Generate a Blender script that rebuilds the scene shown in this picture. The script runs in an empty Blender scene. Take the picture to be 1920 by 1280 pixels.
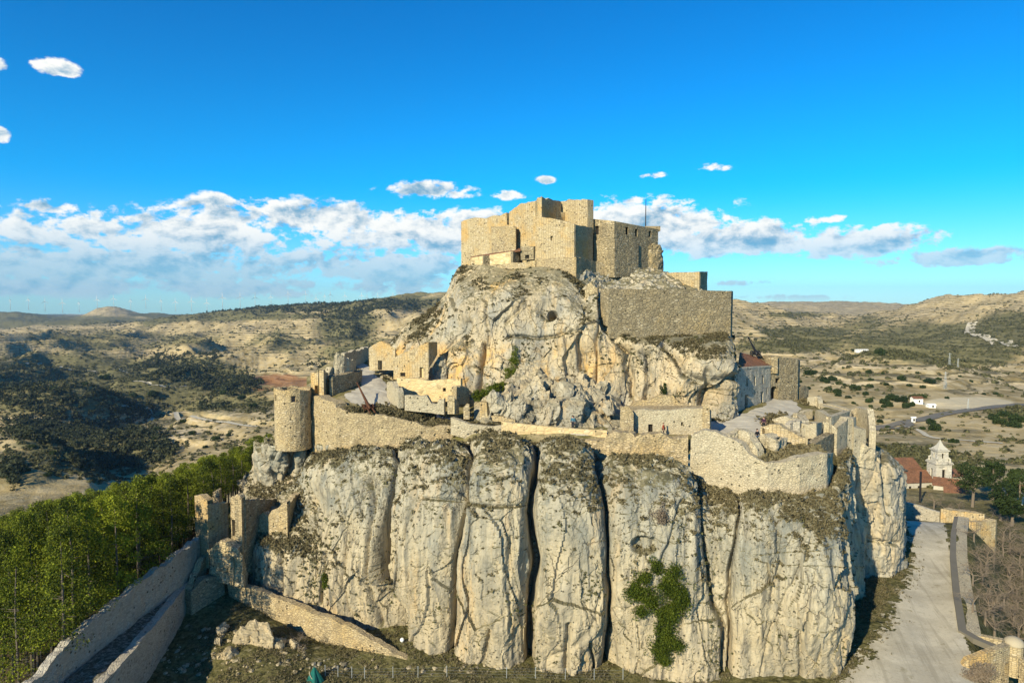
import bpy, math, random
import numpy as np
R = math.radians
random.seed(5); RNG = np.random.default_rng(5)
SC = bpy.context.scene; COL = SC.collection
# ------------------------------------------------------------------ camera
F = 1280.0; TH = math.atan((640-572)/F); CT, ST = math.cos(TH), math.sin(TH)
cam = bpy.data.objects.new('camera', bpy.data.cameras.new('camera')); COL.objects.link(cam)
cam.data.sensor_width = 36; cam.data.lens = 36*F/1920; cam.data.clip_start = 1; cam.data.clip_end = 60000
cam.rotation_euler = (math.pi/2-TH, 0, 0); SC.camera = cam
# ------------------------------------------------------------------ light
SUN_EL, SUN_AZ = 26.0, -145.0         # azimuth of the sun clockwise from +Y (view direction)
sd = bpy.data.lights.new('sun', 'SUN'); so = bpy.data.objects.new('sun', sd); COL.objects.link(so)
sd.energy = 4.5; sd.angle = R(0.5); sd.color = (1.0, .875, .60)
sx, sy, sz = math.sin(R(SUN_AZ))*math.cos(R(SUN_EL)), math.cos(R(SUN_AZ))*math.cos(R(SUN_EL)), math.sin(R(SUN_EL))
import mathutils
so.rotation_euler = mathutils.Vector((-sx, -sy, -sz)).to_track_quat('-Z', 'Y').to_euler()
SC.view_settings.view_transform = 'Standard'; SC.view_settings.look = 'None'
SC.view_settings.exposure = 0.80; SC.view_settings.gamma = 1

class NT:
    """small node graph helper"""
    def __init__(s, tree): s.t = tree; s.n = tree.nodes; s.l = tree.links
    def new(s, typ, **kw):
        n = s.n.new(typ)
        for k, v in kw.items(): setattr(n, k, v)
        return n
    def put(s, sock, v):
        if isinstance(v, bpy.types.NodeSocket): s.l.new(v, sock)
        elif isinstance(v, (tuple, list)) and sock.type == 'RGBA': sock.default_value = (*v[:3], 1)
        else: sock.default_value = v
    def m(s, op, a, b=0.0, c=None, clamp=False):
        n = s.new('ShaderNodeMath', operation=op, use_clamp=clamp); s.put(n.inputs[0], a); s.put(n.inputs[1], b)
        if c is not None: s.put(n.inputs[2], c)
        return n.outputs[0]
    def vm(s, op, a, b):
        n = s.new('ShaderNodeVectorMath', operation=op); s.put(n.inputs[0], a); s.put(n.inputs[1], b); return n.outputs[0]
    def noise(s, vec, scale, detail=4, rough=.55, dist=0.0):
        n = s.new('ShaderNodeTexNoise'); s.put(n.inputs['Vector'], vec); s.put(n.inputs['Scale'], scale)
        n.inputs['Detail'].default_value = detail; n.inputs['Roughness'].default_value = rough; n.inputs['Distortion'].default_value = dist
        return n.outputs[0]
    def vor(s, vec, scale, feature='F1', out='Distance', rnd=1.0):
        n = s.new('ShaderNodeTexVoronoi', feature=feature); s.put(n.inputs['Vector'], vec); s.put(n.inputs['Scale'], scale)
        n.inputs['Randomness'].default_value = rnd; return n.outputs[out]
    def step(s, v, lo, hi, a=0.0, b=1.0):
        n = s.new('ShaderNodeMapRange', interpolation_type='SMOOTHSTEP'); s.put(n.inputs[0], v)
        n.inputs[1].default_value = lo; n.inputs[2].default_value = hi; n.inputs[3].default_value = a; n.inputs[4].default_value = b
        return n.outputs[0]
    def mix(s, f, a, b, mode='MIX'):
        n = s.new('ShaderNodeMix', data_type='RGBA', blend_type=mode); s.put(n.inputs[0], f); s.put(n.inputs[6], a); s.put(n.inputs[7], b)
        return n.outputs[2]
    def sep(s, v):
        n = s.new('ShaderNodeSeparateXYZ'); s.put(n.inputs[0], v); return n.outputs
    def comb(s, x, y, z):
        n = s.new('ShaderNodeCombineXYZ'); s.put(n.inputs[0], x); s.put(n.inputs[1], y); s.put(n.inputs[2], z); return n.outputs[0]

# ------------------------------------------------------------------ sky
def make_world():
    w = bpy.data.worlds.new('World'); SC.world = w; w.use_nodes = True
    g = NT(w.node_tree); g.n.clear()
    sky = g.new('ShaderNodeTexSky', sky_type='NISHITA', sun_disc=False)
    sky.sun_elevation = R(SUN_EL); sky.sun_rotation = R(SUN_AZ); sky.altitude = 1000; sky.air_density = 1.0; sky.dust_density = .3; sky.ozone_density = 3.0
    tc = g.new('ShaderNodeTexCoord').outputs['Generated']
    x, y, z = g.sep(tc)
    el = g.m('ARCSINE', z); el = g.m('MULTIPLY', el, 57.2958)
    az = g.m('MULTIPLY', g.m('ARCTAN2', x, y), 57.2958)
    # richer blue towards the zenith, pale cyan near the horizon
    tint = g.mix(g.step(el, 0, 10), (.44, .80, 1.00), (.015, .72, 1.10))
    tint = g.mix(g.step(el, 7, 26), tint, (.002, .57, 1.00))
    skyc = g.mix(1.0, sky.outputs[0], tint, 'MULTIPLY')
    # clouds, laid out by direction
    wv = g.comb(g.m('MULTIPLY', az, .115), g.m('MULTIPLY', el, .19), 3.1)
    warp = g.noise(wv, 1.3, 3, .5)
    n1 = g.noise(g.vm('ADD', wv, g.comb(g.m('MULTIPLY', warp, .3), g.m('MULTIPLY', warp, .3), 0)), 2.0, 9, .60)
    def blob(a0, e0, ra, re, amp, flat=1.0):
        da = g.m('DIVIDE', g.m('SUBTRACT', az, a0), ra); de = g.m('SUBTRACT', el, e0)
        de = g.m('DIVIDE', de, re) if flat == 1 else g.m('MAXIMUM', g.m('DIVIDE', de, re), g.m('DIVIDE', de, -re*flat))
        d = g.m('ADD', g.m('MULTIPLY', da, da), g.m('MULTIPLY', de, de))
        return g.m('MULTIPLY', g.m('EXPONENT', g.m('MULTIPLY', d, -1.0)), amp)
    def pe(px, py): return math.degrees(math.atan((px-960)/F)), math.degrees(math.atan((572-py)/F)*math.cos(math.atan((px-960)/F)))
    cov = None
    for (px, py, rx, ry, amp, fl) in CLOUDS:
        a, e = pe(px, py); b = blob(a, e, rx/F*57.3*math.cos(R(a))**2, ry/F*57.3*math.cos(R(a)), amp, fl)
        cov = b if cov is None else g.m('MAXIMUM', cov, b)
    hi = g.noise(wv, 7.5, 5, .6); n1b = g.m('ADD', n1, g.m('MULTIPLY', g.m('SUBTRACT', hi, .5), .55))
    dens = g.m('ADD', g.m('MULTIPLY', cov, 1.06), g.m('MULTIPLY', g.m('MULTIPLY', g.m('SUBTRACT', n1b, .5), 2.1), g.m('MULTIPLY', cov, 2.5, clamp=True)))
    alpha = g.step(dens, .35, .61)
    # clouds are lit from the upper left: compare density with a sample shifted towards the sun
    n2 = g.noise(g.vm('ADD', g.vm('ADD', wv, g.comb(g.m('MULTIPLY', warp, .3), g.m('MULTIPLY', warp, .3), 0)), (-.05, .10, 0)), 2.0, 9, .60)
    rel = g.m('SUBTRACT', n1, n2)
    fine = g.noise(wv, 9, 5, .6)
    lit = g.step(g.m('ADD', g.m('ADD', rel, g.m('MULTIPLY', g.m('SUBTRACT', dens, .62), -.16)), g.m('MULTIPLY', g.m('SUBTRACT', fine, .5), .12)), -.19, .06)
    low = g.step(el, 2.0, 6.5)
    lit = g.m('MULTIPLY', lit, g.m('ADD', .45, g.m('MULTIPLY', low, .55)))
    cc = g.mix(lit, (.95, 2.3, 3.4), (6.4, 6.3, 5.9))
    alpha = g.m('MULTIPLY', alpha, g.m('ADD', .70, g.m('MULTIPLY', low, .27)))
    alpha = g.m('MULTIPLY', alpha, g.step(el, .0, .9))
    col = g.mix(alpha, skyc, cc)
    bg = g.new('ShaderNodeBackground'); g.put(bg.inputs[0], col); bg.inputs[1].default_value = .10
    g.l.new(bg.outputs[0], g.new('ShaderNodeOutputWorld').inputs[0])
# px, py, rx, ry, amplitude, flat-bottom factor
CLOUDS = [(300, 440, 420, 52, .80, 1.0), (600, 415, 300, 40, .86, .8), (800, 362, 95, 20, .85, .7), (110, 392, 80, 22, .72, .8), (420, 380, 70, 20, .6, .8),
          (820, 440, 220, 50, .85, 1), (250, 500, 520, 46, .84, 1), (700, 500, 360, 38, .82, 1), (300, 536, 760, 28, .76, 1),
          (1200, 430, 190, 58, 1.0, .8), (1400, 455, 230, 42, 1.02, .7), (1600, 460, 160, 40, .95, .6), (1790, 486, 160, 22, .88, .7), (1540, 415, 70, 14, .7, .7),
          (1310, 318, 66, 13, .64, 1), (1230, 332, 44, 10, .60, 1), (960, 368, 42, 11, .62, 1), (1018, 341, 26, 9, .60, 1), (1185, 380, 60, 14, .6, 1),
          (122, 134, 50, 20, .66, .8), (90, 128, 30, 12, .5, 1), (15, 123, 40, 14, .60, 1), (8, 255, 30, 16, .66, 1), (1480, 558, 160, 9, .62, 1), (1400, 530, 120, 8, .5, 1)]
make_world()

# ------------------------------------------------------------------ helpers
def at(px, py, Y):
    """world point seen at pixel (px,py) of the 1920x1280 frame, at ground distance Y"""
    c, u = (px-960)/F, (640-py)/F
    t = Y/(CT+u*ST)
    return np.array((c*t, Y, (u*CT-ST)*t))
def proj(P):
    x, y, z = P[..., 0], P[..., 1], P[..., 2]
    d = y*CT - z*ST; u = y*ST + z*CT
    return 960+F*x/d, 640-F*u/d
_perm = np.random.default_rng(11).permutation(256); _perm = np.concatenate([_perm]*3)
_grad = np.random.default_rng(12).normal(size=(256, 3)); _grad /= np.linalg.norm(_grad, axis=1)[:, None]
def perlin(P, sc=(1, 1, 1), off=0.0):
    X = P*np.array(sc)+off; I = np.floor(X).astype(int); f = X-I; I &= 255
    w = f*f*f*(f*(f*6-15)+10); out = 0
    for a in (0, 1):
        for b in (0, 1):
            for c in (0, 1):
                h = _perm[_perm[_perm[(I[..., 0]+a) & 255]+((I[..., 1]+b) & 255)]+((I[..., 2]+c) & 255)]
                g = _grad[h]; d = g[..., 0]*(f[..., 0]-a)+g[..., 1]*(f[..., 1]-b)+g[..., 2]*(f[..., 2]-c)
                out = out + d*(w[..., 0] if a else 1-w[..., 0])*(w[..., 1] if b else 1-w[..., 1])*(w[..., 2] if c else 1-w[..., 2])
    return out*1.6
def fbm(P, sc, oct=4, off=0.0, gain=.5):
    s = np.array(sc, float); a = 1.0; o = 0
    for i in range(oct): o = o+a*perlin(P, s, off+i*17.3); s = s*2.03; a *= gain
    return o
def worley(P, sc, off=0.0):
    """nearest jittered cell: vector to its centre, F2-F1, three random numbers"""
    X = P*np.array(sc)+off; I = np.floor(X).astype(int); b1 = np.full(X.shape[:-1], 9.); b2 = b1.copy(); hb = np.zeros(X.shape[:-1], int); vb = np.zeros(X.shape)
    for a in (-1, 0, 1):
        for b in (-1, 0, 1):
            for c in (-1, 0, 1):
                J = I+np.array((a, b, c)); K = J & 255; h = _perm[_perm[_perm[K[..., 0]]+K[..., 1]]+K[..., 2]]
                C = J+.5+_grad[h]*.45; v = X-C; d = (v*v).sum(-1); n = d < b1
                b2 = np.where(n, b1, np.minimum(b2, d)); b1 = np.where(n, d, b1); hb = np.where(n, h, hb); vb = np.where(n[..., None], v, vb)
    return vb, np.sqrt(b2)-np.sqrt(b1), hb
def facets(P, sc, off=0.0, warp=.5, wsc=.3):
    """broken planar faces with sharp creases, roughly -1..1"""
    Q = P+warp*np.stack([perlin(P, (wsc,)*3, off+1), perlin(P, (wsc,)*3, off+40), perlin(P, (wsc,)*3, off+80)], -1)
    v, e, h = worley(Q, sc, off)
    return _grad[h][..., 0]*.7+(v*_grad[_perm[h+7]]*np.array((1, 1, .6))).sum(-1)*1.3
def sstep(x, a, b):
    t = np.clip((x-a)/(b-a), 0, 1); return t*t*(3-2*t)
def tag(o, label=None, cat=None, group=None, kind=None):
    if label: o['label'] = label
    if cat: o['category'] = cat
    if group: o['group'] = group
    if kind: o['kind'] = kind
    return o
def empty(name, loc, label, cat, group=None):
    o = bpy.data.objects.new(name, None); COL.objects.link(o); o.location = tuple(float(v) for v in loc); o.empty_display_size = .3
    return tag(o, label, cat, group)
def mesh(name, V, faces, mat, parent=None, uv=None, smooth=False, attrs=None):
    """faces: int array (n,3|4) or list of polygons; uv: per-corner array. Vertices given in world space."""
    me = bpy.data.meshes.new(name); V = np.asarray(V, float)
    if isinstance(faces, np.ndarray):
        k = faces.shape[1]; n = len(faces)
        me.vertices.add(len(V)); me.vertices.foreach_set('co', V.ravel())
        me.loops.add(n*k); me.loops.foreach_set('vertex_index', faces.ravel().astype(np.int32))
        me.polygons.add(n); me.polygons.foreach_set('loop_start', np.arange(0, n*k, k, dtype=np.int32))
        me.update(calc_edges=True)
    else:
        me.from_pydata([tuple(v) for v in V], [], [tuple(int(i) for i in f) for f in faces]); me.update()
    if uv is not None:
        ul = me.uv_layers.new(name='UVMap'); ul.data.foreach_set('uv', np.asarray(uv, np.float32).ravel())
    if attrs:
        for k_, a in attrs.items():
            at_ = me.attributes.new(k_, 'FLOAT', 'POINT'); at_.data.foreach_set('value', np.asarray(a, np.float32).ravel())
    me.polygons.foreach_set('use_smooth', np.full(len(me.polygons), smooth))
    if mat: me.materials.append(mat)
    o = bpy.data.objects.new(name, me); COL.objects.link(o)
    if parent is not None:
        o.parent = parent; o.matrix_parent_inverse = mathutils.Matrix.Translation(-parent.location)
    return o
def rebase(o):
    """move a single-mesh thing's origin to its base"""
    me = o.data; n = len(me.vertices); co = np.empty(n*3, np.float32); me.vertices.foreach_get('co', co); co = co.reshape(-1, 3)
    c = np.array(((co[:, 0].min()+co[:, 0].max())/2, (co[:, 1].min()+co[:, 1].max())/2, co[:, 2].min()), np.float32)
    me.vertices.foreach_set('co', (co-c).ravel()); o.location = tuple(float(v) for v in c); me.update(); return o
def gridfaces(nu, nv):
    i = np.arange(nu-1)[:, None]*nv+np.arange(nv-1)[None, :]
    i = i.ravel(); return np.stack([i, i+nv, i+nv+1, i+1], 1)
def pchip(x, y, q):
    """monotone-ish cubic along axis 0"""
    x = np.asarray(x, float); y = np.asarray(y, float); h = np.diff(x); d = np.diff(y, axis=0)/h.reshape(-1, *[1]*(y.ndim-1))
    m = np.zeros_like(y); m[0] = d[0]; m[-1] = d[-1]
    if len(x) > 2:
        a, b = d[:-1], d[1:]; same = a*b > 0
        m[1:-1] = np.where(same, 2*a*b/np.where(same, a+b, 1), 0)*.5+.5*np.where(same, (a+b)/2, 0)
    k = np.clip(np.searchsorted(x, q)-1, 0, len(x)-2); t = ((q-x[k])/h[k]).reshape(-1, *[1]*(y.ndim-1)); H = h[k].reshape(-1, *[1]*(y.ndim-1))
    return (2*t**3-3*t**2+1)*y[k]+(t**3-2*t**2+t)*H*m[k]+(-2*t**3+3*t**2)*y[k+1]+(t**3-t**2)*H*m[k+1]
def loft(ribs, nu, nv):
    """ribs: list of (px, [(py,Y)..]) -> grid (nu,nv,3), u left to right, v bottom to top"""
    W = np.array([[at(p[0], p[1], p[2]) if len(p) == 3 else at(px, p[0], p[1]) for p in prof] for px, prof in ribs])
    xv = np.concatenate([[0], np.cumsum(np.linalg.norm(np.diff(W, axis=1), axis=2).mean(0)+.4)])
    A = pchip(xv, np.moveaxis(W, 1, 0), np.linspace(0, xv[-1], nv))          # nv, nr, 3
    A = np.moveaxis(A, 0, 1)                                                 # nr, nv, 3
    xu = np.concatenate([[0], np.cumsum(np.linalg.norm(np.diff(W, axis=0), axis=2).mean(1)+.2)])
    return pchip(xu, A, np.linspace(0, xu[-1], nu))
def gnormals(G):
    du = np.gradient(G, axis=0); dv = np.gradient(G, axis=1); n = np.cross(du, dv)
    return n/(np.linalg.norm(n, axis=2, keepdims=True)+1e-9)
def gridmesh(name, G, mat, parent=None, smooth=True, attrs=None, uv=False):
    nu, nv = G.shape[:2]
    return mesh(name, G.reshape(-1, 3), gridfaces(nu, nv), mat, parent, None, smooth, attrs)

# ------------------------------------------------------------------ materials
def material(name, col=None, rough=.9, bump=None, bstr=.5, bdist=.1, metal=0.0, spec=.2):
    m = bpy.data.materials.new(name); m.use_nodes = True; g = NT(m.node_tree); p = g.n['Principled BSDF']
    p.inputs['Roughness'].default_value = rough; p.inputs['Metallic'].default_value = metal; p.inputs['Specular IOR Level'].default_value = spec
    return m, g, p
def finish(g, p, col, h=None, bstr=.6, bdist=.1):
    g.put(p.inputs['Base Color'], col)
    if h is not None:
        b = g.new('ShaderNodeBump'); b.inputs['Strength'].default_value = bstr; b.inputs['Distance'].default_value = bdist
        g.put(b.inputs['Height'], h); g.l.new(b.outputs[0], p.inputs['Normal'])
def plain(name, c, rough=.8, var=.25, sc=3.0, metal=0.0, emit=None):
    m, g, p = material(name, rough=rough, metal=metal)
    pos = g.new('ShaderNodeNewGeometry').outputs['Position']
    n = g.noise(pos, sc, 5)
    finish(g, p, g.mix(n, tuple(v*(1-var) for v in c), tuple(min(1, v*(1+var)) for v in c)), n, .3, .05)
    return m
def rock_material(name, cream=(.38, .335, .24), grey=(.20, .20, .172), orange=(.50, .31, .11), dark=(.13, .12, .10), orange_amt=.55, grey_amt=.5, veg=1.0):
    m, g, p = material(name, rough=.95, spec=.1)
    ge = g.new('ShaderNodeNewGeometry'); pos = ge.outputs['Position']; nz = g.sep(ge.outputs['Normal'])[2]
    X, Y_, Z = g.sep(pos)
    tall = g.comb(X, Y_, g.m('MULTIPLY', Z, .22)); flat = g.comb(g.m('MULTIPLY', X, .25), g.m('MULTIPLY', Y_, .25), Z)
    nb = g.noise(pos, .11, 5, .6); nt = g.noise(tall, .55, 6, .62, .6); nf = g.noise(pos, 1.6, 7, .65); nl = g.noise(flat, 1.3, 5, .6)
    c = g.mix(g.step(g.m('ADD', g.m('MULTIPLY', nb, .5), g.m('MULTIPLY', nt, .5)), .5-.16*grey_amt, .62-.16*grey_amt), grey, cream)
    c = g.mix(g.m('MULTIPLY', g.step(g.noise(tall, .40, 5, .65), .50, .66), .45), c, (.50, .465, .365))
    # warmer, cleaner stone low on the faces, grey weathered skin above
    lowz = g.step(g.m('ADD', Z, g.m('MULTIPLY', g.noise(tall, .18, 4), 16.0)), -15.0, -27.0) if name == 'limestone cliff' else g.step(g.noise(pos, .09, 3), .5, .6)
    c = g.mix(g.m('MULTIPLY', lowz, .5), c, (.42, .335, .21)); c = g.mix(g.m('MULTIPLY', g.step(lowz, .4, .0), g.m('MULTIPLY', g.step(nt, .46, .60), .45)), c, (.27, .265, .23))
    # orange run-off and iron stains
    o = g.m('MULTIPLY', g.step(g.noise(tall, .30, 5, .6, .4), .56-.08*orange_amt, .70), g.step(nt, .40, .62))
    if name == 'weathered crag': o = g.m('MAXIMUM', o, g.m('MULTIPLY', g.m('MULTIPLY', g.step(Z, -4.0, -8.0), g.step(Z, -15.5, -12.0)), g.step(g.noise(pos, .21, 5, .65), .44, .62)))
    if name == "weathered crag": o = g.m('MULTIPLY', o, g.step(X, 18.0, 10.0, .25, 1.0))
    c = g.mix(g.m('MULTIPLY', o, .85*orange_amt), c, orange)
    # dark water streaks
    s = g.m('MULTIPLY', g.step(g.noise(g.comb(X, Y_, g.m('MULTIPLY', Z, .10)), 1.5, 5, .6, .3), .53, .68), g.step(nb, .38, .60))
    c = g.mix(g.m('MULTIPLY', s, .80), c, dark)
    c = g.mix(g.m('MULTIPLY', g.step(g.noise(g.comb(X, Y_, g.m('MULTIPLY', Z, .14)), .9, 6, .65, .3), .50, .66), .50), c, tuple(v*.62 for v in grey))
    # bedding seams
    c = g.mix(g.m('MULTIPLY', g.step(nl, .60, .70), .12), c, dark)
    # small pits and cushions of lichen
    wob = g.vm('ADD', pos, g.vm('MULTIPLY', g.comb(nf, nl, nt), (.5, .5, .5)))
    v1 = g.vor(wob, .85); pit = g.m('MULTIPLY', g.step(v1, .13, .07), g.step(g.noise(pos, .16, 3), .44, .56))
    v2 = g.vor(wob, 1.9); pit2 = g.m('MULTIPLY', g.step(v2, .22, .12), g.step(g.noise(pos, .30, 3), .46, .56))
    pits = g.m('MAXIMUM', pit, pit2)
    c = g.mix(g.m('MULTIPLY', pits, .85), c, (.075, .07, .05))
    # thin joints
    cr = g.vor(g.comb(g.m('ADD', X, g.m('MULTIPLY', nf, .8)), g.m('ADD', Y_, g.m('MULTIPLY', nt, .8)), g.m('MULTIPLY', g.m('ADD', Z, g.m('MULTIPLY', nf, .9)), .38)), .42, 'DISTANCE_TO_EDGE')
    crk = g.m('MULTIPLY', g.step(cr, .014, .003), g.step(g.noise(pos, .22, 3), .50, .60))
    c = g.mix(g.m('MULTIPLY', crk, .45), c, (.11, .09, .065))
    c = g.mix(g.m('MULTIPLY', g.step(nf, .52, .74), .30), c, dark)
    # growth on the ledges
    if veg:
        gr = g.mix(g.step(g.noise(pos, .9, 5, .7), .42, .60), (.075, .068, .030), (.17, .15, .085))
        k = g.m('ADD', nz, g.m('MULTIPLY', g.m('SUBTRACT', g.noise(pos, .7, 6, .7), .5), 1.3))
        c = g.mix(g.m('MULTIPLY', g.step(k, .50, .68), .88*veg), c, gr)
    h = g.m('ADD', g.m('MULTIPLY', nf, .5), g.m('MULTIPLY', nt, .8)); h = g.m('SUBTRACT', h, g.m('MULTIPLY', g.m('MAXIMUM', crk, pits), .7))
    h = g.m('ADD', h, g.m('MULTIPLY', g.noise(pos, 5.5, 4, .7), .18))
    finish(g, p, c, h, .75, .35)
    return m
def masonry(name, c1=(.50, .40, .235), c2=(.41, .33, .205), joint=(.24, .19, .12), stain=(.54, .37, .14), stain_amt=.5, sw=.40, sh=.19, dark_amt=.45, jitter=.28, rubble=True):
    m, g, p = material(name, rough=.95, spec=.1)
    uv = g.new('ShaderNodeUVMap', uv_map='UVMap').outputs[0]; pos = g.new('ShaderNodeNewGeometry').outputs['Position']
    wob = g.noise(pos, 1.3, 3); u, v, _ = g.sep(uv)
    u2 = g.m('DIVIDE', g.m('ADD', u, g.m('MULTIPLY', wob, jitter)), sw); v2 = g.m('DIVIDE', g.m('ADD', v, g.m('MULTIPLY', wob, jitter*.6)), sh)
    vec = g.comb(u2, v2, 0)
    edge = g.vor(vec, 1.0, 'DISTANCE_TO_EDGE', rnd=.8 if rubble else .45); cell = g.vor(vec, 1.0, 'F1', 'Color', rnd=.8 if rubble else .45)
    cs = g.sep(cell)
    c = g.mix(cs[0], c2, c1)
    c = g.mix(g.m('MULTIPLY', g.step(cs[1], .80, .95), .5), c, (.60, .52, .38))
    c = g.mix(g.m('MULTIPLY', g.step(cs[2], .86, .97), .7), c, tuple(x*.45 for x in c2))
    big = g.noise(pos, .22, 5, .6)
    c = g.mix(g.m('MULTIPLY', g.step(big, .47, .68), stain_amt), c, stain)
    c = g.mix(g.m('MULTIPLY', g.step(g.noise(g.comb(g.sep(pos)[0], g.sep(pos)[1], g.m('MULTIPLY', g.sep(pos)[2], .4)), .5, 5, .65), .50, .70), dark_amt), c, (.16, .145, .11))
    oi = g.new('ShaderNodeObjectInfo').outputs['Random']; c = g.mix(g.m('MULTIPLY', g.step(g.noise(pos, .40, 6, .7), .54, .66), .55), c, tuple(min(.62, v_*1.28) for v_ in c1)); c = g.mix(g.m('MULTIPLY', oi, .28), c, tuple(v_*.62 for v_ in c1))
    j = g.step(edge, .10, .03); c = g.mix(g.m('MULTIPLY', j, .85), c, joint)
    pit = g.m('MULTIPLY', g.step(g.vor(pos, 1.35), .21, .11), g.step(g.noise(pos, .28, 3), .42, .55))
    c = g.mix(g.m('MULTIPLY', pit, .9), c, (.05, .045, .03))
    fine = g.noise(pos, 6, 5, .7); c = g.mix(g.m('MULTIPLY', g.step(fine, .5, .75), .35), c, joint)
    h = g.m('ADD', g.m('MULTIPLY', g.step(edge, .0, .16), .5), g.m('MULTIPLY', cs[1], .4)); h = g.m('ADD', h, g.m('MULTIPLY', fine, .4)); h = g.m('SUBTRACT', h, pit)
    finish(g, p, c, h, .75, .12)
    return m
def leaf(name, a, b, sc=.35):
    m, g, p = material(name, rough=.75, spec=.15)
    ge = g.new('ShaderNodeNewGeometry'); pos = ge.outputs['Position']
    oi = g.new('ShaderNodeObjectInfo').outputs['Random']
    n = g.m('ADD', g.m('MULTIPLY', g.noise(pos, sc, 4, .6), .7), g.m('ADD', g.m('MULTIPLY', oi, .3), g.m('MULTIPLY', ge.outputs['Random Per Island'], .3)))
    g.put(p.inputs['Base Color'], g.mix(g.step(n, .40, .90), a, b))
    tr = g.new('ShaderNodeBsdfTranslucent'); g.put(tr.inputs[0], g.mix(g.step(n, .40, .90), a, b))
    mx = g.new('ShaderNodeMixShader'); mx.inputs[0].default_value = .25
    g.l.new(p.outputs[0], mx.inputs[1]); g.l.new(tr.outputs[0], mx.inputs[2]); g.l.new(mx.outputs[0], g.n['Material Output'].inputs[0])
    return m
M = {}
M['cliff'] = rock_material('limestone cliff')
M['crag'] = rock_material('weathered crag', cream=(.46, .39, .27), grey=(.26, .25, .215), orange=(.56, .34, .10), orange_amt=.95, grey_amt=.45, veg=.8)
M['crag_pale'] = rock_material('pale limestone', cream=(.43, .375, .275), grey=(.30, .285, .24), orange_amt=.35, grey_amt=.4, veg=.9)
M['boulder'] = rock_material('boulder stone', cream=(.43, .36, .24), grey=(.29, .265, .21), orange_amt=.6, grey_amt=.5, veg=.5)
M['gold'] = masonry('golden rubble masonry')
M['gold_fine'] = masonry('golden coursed masonry', c1=(.50, .405, .245), c2=(.42, .34, .205), sw=.46, sh=.22, stain=(.56, .34, .10), stain_amt=.75, dark_amt=.3, jitter=.15, rubble=False)
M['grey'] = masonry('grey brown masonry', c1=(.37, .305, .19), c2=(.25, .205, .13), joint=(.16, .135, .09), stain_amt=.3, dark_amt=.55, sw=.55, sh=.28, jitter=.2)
M['pale'] = masonry('pale mortared masonry', c1=(.50, .44, .315), c2=(.44, .385, .27), joint=(.36, .31, .22), stain=(.52, .40, .22), stain_amt=.3, dark_amt=.15, sw=.35, sh=.2)
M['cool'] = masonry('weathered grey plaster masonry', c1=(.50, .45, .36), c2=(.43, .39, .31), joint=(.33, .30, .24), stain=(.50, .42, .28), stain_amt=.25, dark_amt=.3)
M['plaster'] = masonry('ochre plaster', c1=(.60, .47, .26), c2=(.56, .44, .25), joint=(.52, .40, .22), stain=(.60, .36, .12), stain_amt=.55, dark_amt=.2, sw=.8, sh=.5)
M['white'] = masonry('whitewashed plaster', c1=(.52, .49, .42), c2=(.46, .435, .37), joint=(.42, .40, .34), stain=(.5, .46, .38), stain_amt=.2, dark_amt=.12, sw=1.2, sh=.6)
M['hole'] = plain('dark opening', (.022, .019, .016), .9)
M['wood'] = plain('weathered wood', (.13, .085, .05), .8)
M['rust'] = plain('rusty iron', (.10, .045, .025), .7, .5, 9, .4)
M['iron'] = plain('dark iron', (.025, .026, .030), .5, .3, 9, .5)
M['paintwhite'] = plain('white paint', (.78, .78, .76), .5, .04)
M['turbine'] = plain('turbine paint', (.50, .50, .50), .6, .04)
M['galv'] = plain('galvanised metal', (.40, .42, .42), .5, .1, 3, .5)
M['skin'] = plain('skin', (.50, .30, .21), .6, .08)
M['bark'] = plain('grey bark', (.16, .13, .10), .95, .35, 6)
M['paletrunk'] = plain('pale bark', (.12, .10, .078), .95, .35, 6)
M['pine'] = leaf('pine needles', (.018, .032, .006), (.25, .285, .022))
M['shrub'] = leaf('grey green scrub', (.045, .048, .022), (.14, .135, .06))
M['green'] = leaf('ivy green', (.030, .050, .006), (.13, .16, .016), .9)
M['dkgreen'] = leaf('dark conifer green', (.020, .036, .012), (.050, .074, .020))
M['dry'] = leaf('dry heath', (.10, .085, .045), (.21, .18, .10), 1.0)
M['twig'] = plain('bare twigs', (.17, .135, .10), .95, .35, 4)
def roof_mat():
    m, g, p = material('terracotta tiles', rough=.9, spec=.1)
    uv = g.new('ShaderNodeUVMap', uv_map='UVMap').outputs[0]; pos = g.new('ShaderNodeNewGeometry').outputs['Position']; u, v, _ = g.sep(uv)
    w = g.m('SINE', g.m('MULTIPLY', u, 2*math.pi/.28)); w2 = g.m('FRACT', g.m('MULTIPLY', v, 2.6))
    n = g.noise(pos, .9, 6, .7); n2 = g.noise(pos, 6, 3)
    c = g.mix(g.step(n, .36, .64), (.15, .075, .048), (.27, .125, .07)); c = g.mix(g.m('MULTIPLY', g.step(n2, .5, .7), .5), c, (.42, .30, .19))
    c = g.mix(g.m('MULTIPLY', g.step(w, -.3, -.9), .6), c, (.07, .035, .02))
    finish(g, p, c, g.m('ADD', w, w2), .8, .06); return m
M['tiles'] = roof_mat()
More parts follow.
